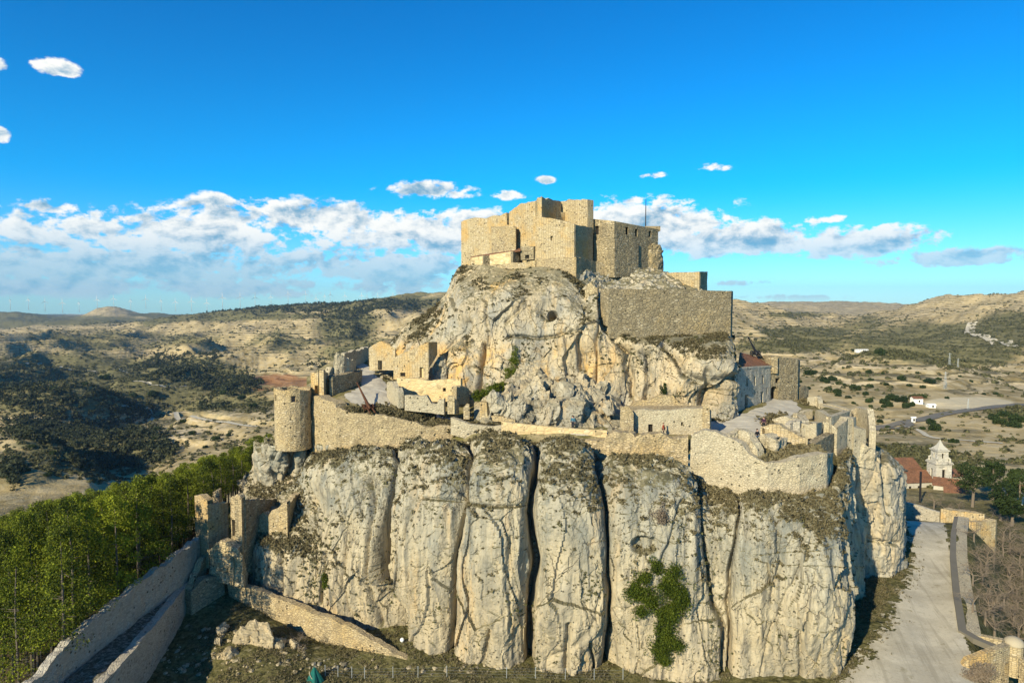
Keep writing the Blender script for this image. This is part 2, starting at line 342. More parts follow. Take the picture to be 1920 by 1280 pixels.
def ground_mats():
    m, g, p = material('gravel', rough=.95, spec=.1)
    pos = g.new('ShaderNodeNewGeometry').outputs['Position']
    n = g.noise(pos, .25, 6, .65); f = g.noise(pos, 3.2, 6, .75)
    c = g.mix(g.step(n, .35, .65), (.40, .36, .275), (.53, .48, .37)); c = g.mix(g.m('MULTIPLY', g.step(f, .52, .72), .6), c, (.22, .19, .13))
    px_, py_, pz_ = g.sep(pos); rut = g.noise(g.comb(g.m('SUBTRACT', px_, g.m('MULTIPLY', py_, .33)), g.m('MULTIPLY', py_, .05), 0), 1.0, 4, .6)
    c = g.mix(g.m('MULTIPLY', g.step(rut, .52, .62), .45), c, (.27, .24, .175))
    c = g.mix(g.m('MULTIPLY', g.step(g.noise(pos, .6, 5, .7), .57, .70), .6), c, (.17, .15, .07))
    finish(g, p, c, f, .5, .08); M['gravel'] = m
    m, g, p = material('pale paving', rough=.95, spec=.1)
    pos = g.new('ShaderNodeNewGeometry').outputs['Position']; n = g.noise(pos, .4, 6, .65); f = g.noise(pos, 4, 4, .7)
    c = g.mix(g.step(n, .3, .7), (.36, .33, .275), (.46, .43, .36)); c = g.mix(g.m('MULTIPLY', g.step(f, .55, .75), .3), c, (.3, .27, .2))
    finish(g, p, c, f, .3, .04); M['paving'] = m
    m, g, p = material('dry grass and earth', rough=1, spec=.05)
    pos = g.new('ShaderNodeNewGeometry').outputs['Position']; n = g.noise(pos, .35, 6, .7); f = g.noise(pos, 2.6, 6, .75)
    c = g.mix(g.step(n, .40, .62), (.13, .115, .045), (.30, .25, .15)); c = g.mix(g.m('MULTIPLY', g.step(f, .45, .7), .6), c, (.075, .085, .025))
    c = g.mix(g.m('MULTIPLY', g.step(g.noise(pos, 1.1, 6, .8), .62, .70), .8), c, (.50, .46, .37))
    finish(g, p, c, g.m('ADD', f, n), .8, .2); M['earth'] = m
    m, g, p = material('asphalt', rough=.85); pos = g.new('ShaderNodeNewGeometry').outputs['Position']
    finish(g, p, g.mix(g.noise(pos, .3, 4), (.12, .11, .085), (.19, .17, .135)), None); M['asphalt'] = m
ground_mats()
def terrain_mat():
    m, g, p = material('terraced hills', rough=1, spec=.03)
    ge = g.new('ShaderNodeNewGeometry'); pos = ge.outputs['Position']; X, Y_, Z = g.sep(pos)
    def att(nm): return g.new('ShaderNodeAttribute', attribute_name=nm).outputs['Fac']
    veg, near, red, pale = att('veg'), att('near'), att('red'), att('pale')
    n1 = g.noise(pos, .004, 6, .62); n2 = g.noise(pos, .022, 6, .68); n3 = g.noise(pos, .11, 5, .7)
    c = g.mix(g.step(n2, .35, .66), (.20, .155, .070), (.47, .365, .19))
    c = g.mix(g.m('MULTIPLY', g.step(n3, .42, .66), .5), c, (.50, .43, .29))
    # dry-stone terrace walls follow the contours
    zz = g.m('ADD', Z, g.m('MULTIPLY', n2, 9.0)); fr = g.m('FRACT', g.m('MULTIPLY', zz, 1/5.4))
    line = g.m('MULTIPLY', g.m('MULTIPLY', g.step(fr, .72, .84), g.step(fr, 1.0, .93)), g.step(n1, .40, .54))
    c = g.mix(g.m('MULTIPLY', line, .85), c, (.11, .10, .06))
    l2 = g.m('MULTIPLY', g.m('MULTIPLY', g.step(fr, .50, .60), g.step(fr, .80, .66)), g.step(n1, .40, .54))
    c = g.mix(g.m('MULTIPLY', l2, .75), c, (.62, .50, .31))
    sc = g.mix(g.step(n3, .3, .7), (.075, .075, .035), (.15, .14, .065))
    c = g.mix(g.m('MULTIPLY', g.step(g.m('ADD', veg, g.m('MULTIPLY', g.m('SUBTRACT', n3, .5), .9)), .38, .72), .9), c, sc)
    c = g.mix(red, c, (.22, .095, .045)); c = g.mix(pale, c, (.56, .48, .32))
    f = g.noise(pos, 1.6, 7, .75); nm = g.noise(pos, .5, 5, .7)
    ng = g.mix(g.step(f, .38, .62), (.055, .055, .022), (.15, .135, .06)); ng = g.mix(g.m('MULTIPLY', g.step(nm, .58, .70), .6), ng, (.32, .28, .19))
    ng = g.mix(g.m('MULTIPLY', g.step(g.noise(pos, 2.4, 5, .8), .63, .70), .8), ng, (.50, .47, .40))
    forest_gloom = g.step(g.m('ADD', X, g.m('MULTIPLY', f, 1.5)), -40.5, -43.0); ng = g.mix(forest_gloom, ng, g.mix(f, (.030, .024, .014), (.075, .058, .034)))  # ground under the pines coloured dark for the gloom below the canopy
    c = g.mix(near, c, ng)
    h = g.m('ADD', g.m('MULTIPLY', n3, 1.0), g.m('MULTIPLY', line, .5))
    finish(g, p, c, h, .5, 3.0)
    b2 = g.new('ShaderNodeBump'); b2.inputs['Strength'].default_value = .7; b2.inputs['Distance'].default_value = .15; g.put(b2.inputs['Height'], f)
    b1 = [n for n in g.n if n.bl_idname == 'ShaderNodeBump'][0]; g.l.new(b1.outputs[0], b2.inputs['Normal']); g.l.new(b2.outputs[0], p.inputs['Normal'])
    return m
M['terrain'] = terrain_mat()

# ------------------------------------------------------------------ terrain
CP = []   # px, Y, py
def zrow(Y, **k): pass
for Y, row in {
    45: {-600: -60, -100: -56, 100: -40, 500: -39.5, 960: -39.5, 1400: -39.5, 1900: -39, 2300: -46},
    62: {-300: -56, 0: -45, 90: -39.5, 250: -38.8, 500: -38.6, 960: -39, 1400: -39, 1700: -38.2, 1800: -38.2, 1860: -38.5, 1950: -42, 2400: -50},
    75: {-300: -57, 0: -43.5, 180: -39, 330: -38, 500: -37.6, 700: -38.4, 960: -38.8, 1400: -38.6, 1620: -38, 1740: -38, 1800: -38, 1850: -38.1, 1900: -42.5, 2050: -46, 2400: -52},
    86: {-300: -57, 0: -45, 180: -40, 330: -35.6, 450: -35, 600: -37, 960: -38.6, 1400: -38.6, 1620: -38, 1740: -38, 1800: -38, 1850: -38.2, 1895: -43, 2050: -47, 2400: -52},
    100: {-300: -58, 0: -48, 200: -42.5, 330: -38, 430: -29.5, 500: -26.5, 700: -28, 960: -34, 1400: -36, 1620: -38, 1740: -38, 1800: -38, 1842: -38.2, 1885: -43, 2050: -47, 2400: -52},
    115: {-300: -60, 0: -51, 200: -45, 350: -40, 450: -33, 540: -27, 700: -28, 1000: -32, 1400: -36, 1620: -38, 1740: -38, 1790: -38, 1832: -38.3, 1880: -43.5, 2050: -47, 2400: -52},
    135: {-300: -64, 0: -55, 200: -49, 350: -45, 480: -38, 620: -33, 1000: -34, 1400: -38, 1620: -42, 1750: -43, 1900: -47, 2400: -53},
    165: {-300: -78, 0: -70, 200: -62, 400: -56, 600: -48, 1000: -42, 1400: -44, 1620: -49, 1780: -49, 1920: -50, 2400: -53}}.items():
    for px, z in row.items(): CP.append((px, Y, 572-z/Y*F))
for Y, row in {
    210: {-500: 1100, 0: 1040, 250: 1000, 450: 950, 700: 900, 1100: 870, 1500: 885, 1650: 893, 1760: 895, 1920: 890, 2400: 880},
    260: {-500: 1000, 0: 985, 250: 965, 450: 935, 700: 880, 1100: 850, 1500: 850, 1700: 852, 1920: 850, 2400: 850},
    330: {-500: 920, 0: 912, 150: 925, 300: 930, 450: 915, 700: 850, 1100: 800, 1500: 800, 1640: 806, 1780: 795, 1920: 786, 2400: 790},
    400: {-500: 840, 0: 852, 120: 875, 230: 915, 330: 905, 450: 880, 700: 820, 1100: 760, 1450: 765, 1640: 762, 1760: 760, 1920: 762, 2400: 750},
    460: {-500: 800, 0: 812, 100: 830, 200: 890, 300: 878, 450: 850, 700: 790, 1100: 720, 1450: 735, 1640: 725, 1800: 735, 1920: 745, 2400: 720},
    540: {-500: 840, 0: 850, 100: 860, 220: 862, 300: 845, 450: 822, 700: 760, 1100: 690, 1430: 705, 1540: 690, 1640: 682, 1800: 700, 1920: 722, 2400: 690},
    620: {-500: 830, 0: 825, 200: 835, 300: 815, 450: 795, 700: 730, 1100: 670, 1430: 690, 1540: 668, 1640: 656, 1780: 676, 1920: 705, 2400: 670},
    750: {-500: 780, 0: 775, 200: 785, 350: 775, 450: 765, 600: 740, 800: 690, 1100: 660, 1430: 680, 1540: 680, 1640: 690, 1780: 690, 1920: 690, 2400: 640},
    950: {-500: 735, 0: 735, 200: 742, 350: 738, 500: 715, 650: 700, 800: 670, 1100: 640, 1400: 652, 1540: 662, 1640: 668, 1780: 660, 1920: 650, 2400: 600},
    1250: {-500: 690, 0: 690, 200: 695, 350: 695, 500: 685, 650: 670, 800: 640, 1100: 610, 1390: 605, 1460: 622, 1560: 640, 1660: 640, 1800: 620, 1920: 603, 2400: 560},
    1650: {-500: 650, 0: 655, 200: 662, 350: 655, 500: 645, 650: 630, 800: 605, 1100: 580, 1370: 566, 1450: 592, 1560: 620, 1660: 612, 1800: 585, 1920: 568, 2400: 530},
    2150: {-500: 632, 0: 640, 130: 628, 250: 640, 400: 625, 550: 600, 700: 585, 800: 575, 1100: 570, 1370: 575, 1450: 592, 1560: 603, 1680: 580, 1800: 563, 1920: 551, 2400: 520},
    2800: {-500: 628, 0: 632, 130: 622, 250: 608, 320: 594, 400: 583, 500: 575, 600: 567, 700: 561, 830: 555, 1000: 550, 1100: 560, 1450: 590, 1560: 600, 1700: 590, 1920: 565, 2400: 540},
    3700: {-500: 616, 0: 612, 130: 606, 250: 604, 400: 604, 550: 600, 700: 585, 830: 575, 1100: 580, 1450: 582, 1560: 588, 1700: 582, 1920: 580, 2400: 570},
    5000: {-500: 590, 0: 584, 80: 594, 150: 598, 200: 578, 240: 586, 290: 590, 400: 600, 700: 596, 1100: 590, 1340: 570, 1450: 567, 1580: 568, 1700: 573, 1920: 578, 2400: 575},
    7500: {-500: 594, 0: 594, 100: 596, 200: 594, 400: 596, 700: 590, 1100: 584, 1450: 576, 1700: 578, 1920: 580, 2400: 580},
    14000: {-500: 590, 0: 591, 200: 591, 700: 588, 1100: 580, 1450: 578, 1920: 578, 2400: 578}}.items():
    for px, py in row.items(): CP.append((px, Y, py))
CP = np.array(CP, float)
def _feat(px, Y): return np.stack([np.asarray(px, float)/260.0, np.log(Y)*3.2], -1)
_cf = _feat(CP[:, 0], CP[:, 1]); _c = .35
_K = np.sqrt(((_cf[:, None]-_cf[None])**2).sum(-1)+_c*_c)
_w = np.linalg.solve(_K+np.eye(len(CP))*-1e-3, CP[:, 2]-700)
BUMPS = [(318, 1000, 75, 34), (110, 800, 60, 26), (20, 640, 70, 22), (225, 560, 40, 16), (430, 640, 45, 9), (505, 1500, 90, 26), (640, 1900, 110, 24), (60, 330, 30, 8)]
def ground(px, Y):
    """height of the terrain at azimuth px and distance Y (arrays)"""
    px = np.asarray(px, float); Y = np.asarray(Y, float); sh = px.shape; px = px.ravel(); Y = Y.ravel(); out = np.empty(len(px))
    f = _feat(px, Y)
    for a in range(0, len(px), 20000):
        q = f[a:a+20000]; out[a:a+20000] = np.sqrt(((q[:, None]-_cf[None])**2).sum(-1)+_c*_c)@_w+700
    z = -(out-572)/F*Y; x = (px-960)/F*Y; P = np.stack([x, Y, z*0], -1)
    far = sstep(Y, 140, 700)
    z = z+fbm(P, (1/9., 1/9., 1), 4, 3.1)*.35*(1-far)*(1-.85*sstep(px, 1450, 1560)*(1-sstep(px, 1850, 1900))*(1-sstep(Y, 118, 128)))
    z = z+far*(fbm(P, (1/420., 1/420., 1), 5, 9.7)*24*sstep(Y, 200, 1600)+fbm(P, (1/90., 1/90., 1), 4, 5.5)*4.0)*(1-.6*sstep(Y, 4500, 7000))
    rg = 1-2*np.abs(fbm(P, (1/230., 1/330., 1), 3, 19.3)); z = z+far*(rg-.55)*26*sstep(Y, 350, 900)*(1-.8*sstep(Y, 2300, 3200))*np.where(px < 1200, 1., .55)
    for (bx, bY, r, h) in BUMPS:
        X0 = (bx-960)/F*bY; z = z+h*np.exp(-((x-X0)**2+(Y-bY)**2)/(r*r))
    # cultivated terraces
    t = 5.4; zz = z/t+fbm(P, (1/160., 1/160., 1), 2, 2.2)*.6; fr = zz-np.floor(zz); z = z+sstep(Y, 220, 320)*t*.75*(sstep(fr, .62, .98)-fr)*.8
    return z.reshape(sh)
def gpt(px, Y, dz=0.0):
    z = float(ground(np.array([px]), np.array([Y]))[0]); return np.array(((px-960)/F*Y, Y, z+dz))   # px here is azimuth at the horizon
SHADE = []
# vegetation zones in the frame, some darkening in place of shade: px, py, rx, ry, strength
VEG_SHADE = [(120, 720, 330, 60, .85), (330, 700, 120, 40, .8), (180, 840, 130, 50, .9), (60, 900, 140, 30, .35), (260, 640, 300, 25, .45), (430, 760, 120, 25, .5),
       (650, 610, 60, 40, .95), (600, 570, 260, 12, .95), (420, 592, 200, 8, .9), (700, 660, 110, 25, .7), (520, 640, 120, 25, .35), (100, 600, 200, 10, .8),
       (1760, 640, 230, 42, .95), (1520, 625, 110, 14, .9), (1640, 600, 90, 12, .5), (1900, 610, 80, 30, .95), (1830, 670, 90, 20, .9), (1500, 590, 70, 7, .7), (1720, 860, 120, 30, .7),
       (1890, 775, 40, 14, .95), (1490, 648, 120, 16, .95), (1700, 655, 90, 12, .7), (700, 760, 150, 20, .4)]  # scrub behind the right knoll darkens it in place of missing shade
TPX = np.concatenate([np.linspace(-620, -60, 110, endpoint=False), np.linspace(-60, 1980, 660), np.linspace(1983, 2500, 100)])
TY = np.exp(np.concatenate([np.linspace(math.log(42), math.log(170), 200, endpoint=False), np.linspace(math.log(170), math.log(3000), 560, endpoint=False), np.linspace(math.log(3000), math.log(14000), 100)]))
def zones(GP, Z):
    sxp, syp = proj(GP); v = np.zeros(sxp.shape)
    for (cx, cy, rx, ry, s) in Z:
        v = np.maximum(v, s*np.exp(-(((sxp-cx)/rx)**2+((syp-cy)/ry)**2)**1.5))
    return v
def make_terrain():
    gp, gy = np.meshgrid(TPX, TY, indexing='ij'); z = ground(gp, gy)
    G = np.stack([(gp-960)/F*gy, gy, z], -1)
    veg = zones(G, VEG_SHADE)+.22*fbm(G*np.array((1, 1, 0)), (1/130., 1/130., 1), 5, 4.4)+.22
    veg = veg-.14*sstep(gp, 1300, 1450)+.9*sstep(gy, 3300, 4200)*(1-sstep(gp, 60, 140))+.5*sstep(gy, 2300, 2700)*(1-sstep(gy, 3600, 4200))*sstep(gp, 240, 330)*(1-sstep(gp, 860, 950))  # far-left ridge tone stands in for cloud shadow; middle ridge is wooded
    near = 1-sstep(gy, 150, 230)*np.where(gp > 1500, 1, 1)
    red = zones(G, [(520, 712, 75, 11, 1.0), (560, 722, 60, 8, .9), (500, 730, 60, 5, .5)])
    pale = np.maximum(zones(G, [(1815, 756, 95, 13, 1.0), (1880, 640, 55, 9, .0)]), 0)
    red = sstep(red+.25*fbm(G, (1/25., 1/60., 0), 3, 2.), .30, .6)*.75; pale = sstep(pale, .4, .55)*.85
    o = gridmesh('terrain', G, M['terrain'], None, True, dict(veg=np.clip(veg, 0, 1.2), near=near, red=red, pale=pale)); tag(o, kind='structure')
make_terrain()
def ribbon(name, pts, width, mat, dz=.35, kind='structure', n=160):
    """strip draped on the terrain; pts (azimuth px, Y)"""
    P = np.array([((px-960)/F*Y, Y) for px, Y in pts]); s = np.concatenate([[0], np.cumsum(np.linalg.norm(np.diff(P, axis=0), axis=1))])
    Q = pchip(s, P, np.linspace(0, s[-1], n)); T = np.gradient(Q, axis=0); T /= np.linalg.norm(T, axis=1)[:, None]; N = np.stack([-T[:, 1], T[:, 0]], 1)
    k = 5; offs = np.linspace(-.5, .5, k)*width; G = np.zeros((n, k, 3))
    for j, o_ in enumerate(offs):
        xy = Q+N*o_; G[:, j, :2] = xy; G[:, j, 2] = ground(xy[:, 0]/xy[:, 1]*F+960, xy[:, 1])
    G[:, :, 2] = np.maximum(G[:, :, 2], G[:, :, 2].mean(1, keepdims=True))+dz
    if T[0, 1] < 0: G = G[:, ::-1]
    o = gridmesh(name, G, mat, None, True); return tag(o, kind=kind)

# ------------------------------------------------------------------ rock masses
BND = [[(455, 800), (455, 1300)], [(748, 840), (743, 900), (733, 985), (728, 1085), (768, 1130), (772, 1280)],
       [(884, 860), (890, 940), (875, 1020), (862, 1120), (845, 1235), (843, 1300)], [(1002, 850), (993, 960), (996, 1050), (990, 1130), (986, 1300)],
       [(1122, 870), (1130, 930), (1137, 990), (1145, 1120), (1135, 1240), (1134, 1300)], [(1296, 850), (1317, 971), (1330, 1053), (1334, 1131), (1352, 1180), (1345, 1300)],
       [(1392, 930), (1389, 999), (1373, 1069), (1362, 1132), (1366, 1210), (1366, 1300)], [(1575, 900), (1575, 1300)], [(1900, 900), (1900, 1300)]]
BUL = [1.0, 1.7, 2.2, 2.2, 1.4, -.5, 1.2, 0.2]
BEX = [6, 3.4, 4, 4, 4, 3, 6, 4]
CRK = [([(622, 1035), (617, 1080), (614, 1120)], 3, .7), ([(1056, 1150), (1058, 1200), (1062, 1270)], 3, .8), ([(1090, 1190), (1108, 1230), (1113, 1270)], 3, .8),
       ([(925, 1160), (920, 1220), (912, 1245)], 2.5, .6), ([(1120, 1100), (1085, 1160), (1050, 1210)], 6, .35), ([(1510, 1010), (1440, 1200), (1425, 1280)], 3, .3),
       ([(1272, 940), (1255, 1010), (1235, 1060)], 4, .5), ([(795, 880), (800, 940), (790, 1010)], 3, .5), ([(1500, 1130), (1495, 1200), (1500, 1280)], 3, .5),
       ([(700, 900), (712, 960), (700, 1080), (712, 1160)], 6, .9), ([(540, 1040), (548, 1100)], 4, .6), ([(900, 945), (960, 947), (990, 945)], 2.5, .35), ([(815, 935), (880, 940)], 2.5, .35),
       ([(640, 930), (660, 1000), (650, 1100), (668, 1160)], 4, .5), ([(955, 1000), (948, 1080), (956, 1150)], 4, .4), ([(1450, 960), (1462, 1050), (1450, 1120)], 4, .45)]
def cracks(px, py, L):
    d = np.zeros(px.shape)
    for pl, w, dep in L:
        pl = np.array(pl, float); wob = 0
        for a, b in zip(pl[:-1], pl[1:]):
            ab = b-a; t = np.clip(((px-a[0])*ab[0]+(py-a[1])*ab[1])/(ab@ab), 0, 1)
            r = np.hypot(px-a[0]-ab[0]*t, py-a[1]-ab[1]*t); d = np.maximum(d, dep*np.exp(-(r/w)**2))
    return d
def make_cliff():
    rib = [(455, [(1150, 86), (1100, 86.5), (1075, 87), (1050, 87.4), (1015, 88), (960, 95), (905, 104)]),
           (470, [(1160, 85), (1105, 85), (1070, 85), (1035, 85.5), (1005, 87), (945, 93), (885, 101)]),
           (520, [(1175, 83.5), (1120, 83.5), (1080, 83.5), (1040, 84), (1008, 86), (940, 92), (868, 98)]),
           (580, [(1180, 82), (1130, 82), (1085, 82), (1045, 82.5), (1005, 85), (925, 91), (860, 96)]),
           (615, [(1195, 81.5), (1145, 81.5), (1090, 81.5), (1040, 82), (985, 84.5), (905, 89.5), (856, 94)]),
           (645, [(1210, 80.8), (1150, 80.8), (1080, 80.5), (980, 81.5), (885, 85), (862, 88.5), (848, 90.5)]),
           (700, [(1215, 79.5), (1165, 79.5), (1080, 79), (960, 80), (870, 83), (852, 86), (846, 88.5)]),
           (760, [(1240, 78), (1175, 78), (1080, 77.5), (960, 78.5), (858, 82), (846, 85), (840, 87.5)]),
           (830, [(1290, 75), (1225, 75), (1100, 74.5), (950, 75.5), (875, 78), (850, 83), (843, 86.5)]),
           (890, [(1300, 74), (1240, 74), (1100, 73.5), (950, 74.5), (880, 77), (842, 82), (828, 86)]),
           (940, [(1310, 73), (1255, 73), (1100, 72.5), (950, 73), (885, 75), (845, 80), (828, 84.5)]),
           (1000, [(1310, 73), (1258, 73), (1100, 72.5), (960, 73), (895, 75), (852, 80), (832, 84)]),
           (1060, [(1310, 72), (1262, 72), (1100, 71.5), (970, 72), (910, 73.5), (850, 78), (822, 82.5)]),
           (1125, [(1310, 72.5), (1262, 72.5), (1100, 72), (960, 72.5), (905, 75), (872, 79), (858, 82.5)]),
           (1180, [(1310, 72), (1265, 72), (1100, 71.5), (960, 72), (895, 74.5), (875, 78), (868, 82)]),
           (1250, [(1320, 71.5), (1268, 71.5), (1100, 71), (975, 71.5), (910, 73), (880, 77), (868, 81)]),
           (1330, [(1330, 71), (1275, 71), (1100, 71), (1000, 71.5), (945, 73), (925, 76), (912, 79)]),
           (1390, [(1330, 70.5), (1280, 70.5), (1100, 70), (1000, 70.5), (955, 71.5), (938, 74), (926, 77.5)]),
           (1450, [(1340, 70), (1290, 70), (1100, 69), (1010, 69.5), (965, 70.5), (945, 73), (930, 77)]),
           (1515, [(1350, 69.5), (1300, 69.5), (1100, 68.5), (1020, 69), (985, 70), (950, 73), (920, 77)]),
           (1552, [(1350, 69.8), (1305, 69.8), (1100, 69.3), (1020, 69.5), (985, 71), (940, 74), (908, 78)]),
           (1572, [(1300, 73), (1270, 73), (1100, 73), (1010, 73), (960, 74.5), (915, 76.5), (892, 80)]),
           (1578, [(1250, 79), (1210, 79), (1080, 78.5), (990, 79), (930, 80), (885, 81.5), (860, 84)]),
           (1582, [(1200, 86), (1150, 86), (1060, 85), (980, 85), (910, 85), (865, 86), (840, 88)]),
           (1570, [(1160, 96), (1110, 96), (1040, 95), (960, 94), (900, 93), (860, 92), (830, 92)])]
    G = loft(rib, 900, 460); N = gnormals(G); px, py = proj(G)
    py_ = np.clip(py+5*perlin(G, (.3, .3, .3)), 800, 1300); pxw = px+13*perlin(G, (.10, .10, .075), 17.)*sstep(py, 1290, 1180)+7*perlin(G, (.25, .25, .10), 7.)+3*perlin(G, (.9, .9, .4), 2.)
    b = np.stack([np.interp(py_, [q[1] for q in L], [q[0] for q in L]) for L in BND])
    bul = np.zeros(px.shape); cre = np.zeros(px.shape)
    vtop = np.linspace(0, 1, G.shape[1])[None, :]*np.ones(px.shape); fade = 1-sstep(vtop, .80, .99)
    for k in range(len(BND)-1):
        t = (pxw-b[k])/np.maximum(b[k+1]-b[k], 1); inside = (t >= 0) & (t < 1)
        bul = np.where(inside, BUL[k]*(1-np.abs(2*t-1)**BEX[k]), bul)
    for k in range(1, 7): cre = np.maximum(cre, np.exp(-((pxw-b[k]-(2 if k == 3 else 0))/(3.5, 3.2, 2.8, 5.5, 3.6, 4.0, 3.2)[k])**2)*(0, 1.5, 1.2, 2.8, 1.7, 1.2, 1.3)[k]*(1-.45*np.exp(-((py-960)/60)**2)*(k == 2)))
    d = (bul-cre)*fade - cracks(pxw, py, CRK)
    # scoop left by a fallen block in the fourth pillar
    e = np.hypot((px-1206)/27, (py-1013)/17); d = d-.9*sstep(1.15, .2, 0) if False else d-1.1*(1-sstep(e, .55, 1.05))
    # recess between the first masses and overhanging brow at left
    d = d-2.2*np.exp(-(((px-735)/22)**2+((py-1040)/75)**2)**2)
    d = d+2.0*np.exp(-(((px-612)/34)**2+((py-885)/45)**2)**1.5)
    steep = 1-np.abs(N[..., 2])
    d = d+steep*(1.25*fbm(G, (.10, .10, .07), 2, 1.0)+.30*facets(G, (.13, .13, .10), 63., 2., .12)+.34*(1-2.2*np.abs(perlin(G+.6*perlin(G, (.3, .3, .2), 4.)[..., None], (.42, .42, .045), 91.)))+.16*(1-2.2*np.abs(perlin(G, (1.1, 1.1, .12), 95.)))+.36*facets(G, (.20, .20, .06), 3., 1.6, .15)+.13*facets(G, (.75, .75, .22), 13., .8, .5)+.06*facets(G, (2.0, 2.0, 1.0), 23., .3, 1.))
    d = d+.10*fbm(G, (1.6, 1.6, .9), 4, 3.0)+(1-steep)*.25*facets(G, (1.1, 1.1, 1.1), 43., .3, 1.)
    bd = perlin(G+1.5*perlin(G, (.12, .12, .2), 3.)[..., None], (.07, .07, .42), 15.); d = d-.12*steep*(1-sstep(np.abs(bd), .0, .03))*sstep(perlin(G, (.15, .15, .15), 8.), -.1, .25)
    # broken blocks near the pillar heads
    d = d+(1-steep)*.35*fbm(G, (.7, .7, .7), 4, 8.0)
    G2 = G+N*d[..., None]
    o = gridmesh('cliff', G2, M['cliff'], smooth=False); tag(o, kind='structure'); return G2
CLIFF = make_cliff()
def make_crag():
    rib = [(728, [(735, 113), (715, 113), (690, 113), (670, 114), (655, 115), (646, 117)]),
           (770, [(740, 109), (715, 109), (690, 109), (650, 110), (620, 113), (602, 117)]),
           (810, [(750, 105), (725, 105), (690, 105.5), (640, 108), (605, 112), (578, 118)]),
           (835, [(755, 103), (735, 103), (690, 103.5), (635, 106), (588, 111), (550, 119)]),
           (866, [(760, 100), (745, 100), (690, 101), (630, 102.5), (560, 106.5), (498, 120)]),
           (910, [(770, 98.5), (745, 98.5), (690, 99), (630, 100.5), (560, 103.2), (497, 112)]),
           (960, [(770, 97.5), (745, 97.5), (690, 99), (640, 99.6), (560, 101.5), (505, 108)]),
           (1010, [(770, 97), (740, 97), (690, 98.5), (640, 99.2), (560, 101), (500, 107)]),
           (1060, [(775, 96.5), (745, 96.5), (700, 97.5), (640, 98.2), (560, 100.5), (510, 105.5)]),
           (1090, [(780, 96), (750, 96), (700, 97), (640, 98), (572, 101), (530, 104.5)]),
           (1122, [(780, 95.5), (760, 95.5), (700, 96), (640, 97), (590, 98.5), (552, 101)]),
           (1142, [(790, 95.5), (765, 95.5), (700, 96), (655, 97), (622, 98), (604, 101)]),
           (1200, [(795, 95), (770, 95), (720, 95.2), (680, 95.5), (645, 96.5), (626, 101)]),
           (1260, [(800, 94.5), (775, 94.5), (730, 94.2), (690, 94.7), (648, 96), (626, 102)]),
           (1330, [(805, 93.5), (785, 93.5), (735, 93.2), (680, 93.8), (642, 96), (624, 103)]),
           (1361, [(805, 93), (785, 93), (735, 92.8), (680, 93.5), (642, 96), (622, 104)]),
           (1374, [(800, 95), (782, 95), (735, 95), (680, 95.5), (645, 98), (630, 106)]),
           (1377, [(785, 102), (770, 102), (730, 102), (680, 102.5), (650, 104), (634, 110)])]
    G = loft(rib, 760, 360); N = gnormals(G); px, py = proj(G); steep = 1-np.abs(N[..., 2]); v = np.linspace(0, 1, G.shape[1])[None]*np.ones(px.shape)
    K = [([(905, 640), (903, 690), (900, 745)], 4, 1.3), ([(1125, 600), (1115, 660), (1112, 740)], 3, 1.0), ([(1128, 550), (1130, 600), (1175, 660), (1185, 740)], 6, 1.4),
         ([(1215, 660), (1220, 700), (1215, 760)], 8, 1.4), ([(1245, 640), (1285, 700), (1320, 712)], 6, 1.1), ([(1300, 712), (1345, 715), (1372, 708)], 7, 1.0),
         ([(955, 630), (1000, 632), (1090, 628)], 3, .7), ([(1085, 640), (1090, 690)], 5, .9), ([(845, 650), (838, 740)], 5, 1.2), ([(870, 600), (850, 640), (800, 700)], 7, 1.0),
         ([(910, 560), (915, 640)], 4, .6), ([(1330, 700), (1315, 770)], 8, 1.3), ([(1060, 620), (1062, 700)], 3, .5), ([(984, 560), (950, 600)], 4, .5)]
    d = -cracks(px+6*perlin(G, (.4, .4, .4)), py+4*perlin(G, (.4, .4, .4), 4.), K)
    e = np.hypot((px-1035)/11, (py-590)/13); d = d-3.2*(1-sstep(e, .55, 1.0)); e = np.hypot((px-1028)/26, (py-580)/26); d = d-.9*(1-sstep(e, .4, 1.0))
    d = d+1.0*np.exp(-(((px-1335)/32)**2+((py-690)/28)**2)**2)-1.2*np.exp(-(((px-1320)/45)**2+((py-745)/30)**2)**2)
    d = d+1.0*np.exp(-(((px-1075)/35)**2+((py-620)/45)**2)**2)+1.2*np.exp(-(((px-860)/38)**2+((py-690)/45)**2)**2)
    d = d+steep*(.9*fbm(G, (.14, .14, .08), 2, 21.)+.85*facets(G, (.18, .18, .10), 5., 1.5, .2)+.22*facets(G, (.6, .6, .32), 15., .8, .5)+.07*facets(G, (1.9, 1.9, 1.4), 25., .3, 1.)+.20*(1-2.2*np.abs(perlin(G, (.6, .6, .09), 96.))))+.09*fbm(G, (1.5, 1.5, 1.1), 4, 23.)
    bd = perlin(G+1.8*perlin(G, (.12, .12, .2), 3.)[..., None], (.07, .07, .38), 35.); d = d-.20*steep*(1-sstep(np.abs(bd), .0, .05))*sstep(perlin(G, (.15, .15, .15), 8.), -.05, .3)
    G2 = G+N*(d*(1-.75*sstep(v, .9, 1)))[..., None]
    o = gridmesh('crag', G2, M['crag'], smooth=False); tag(o, kind='structure')
    # pale slope between the keep and the long wall
    rib = [(1086, [(575, 102), (552, 103), (520, 106), (488, 109.5)]), (1110, [(580, 101.5), (556, 103), (525, 107), (500, 111)]), (1150, [(575, 103), (552, 106), (530, 110), (508, 113)]),
           (1200, [(570, 103), (549, 107), (520, 111), (500, 114)]), (1240, [(570, 104), (548, 107), (528, 111), (508, 116)]), (1290, [(570, 104), (548, 107), (543, 110), (535, 113)]), (1325, [(570, 104), (552, 107), (549, 112), (546, 116)])]
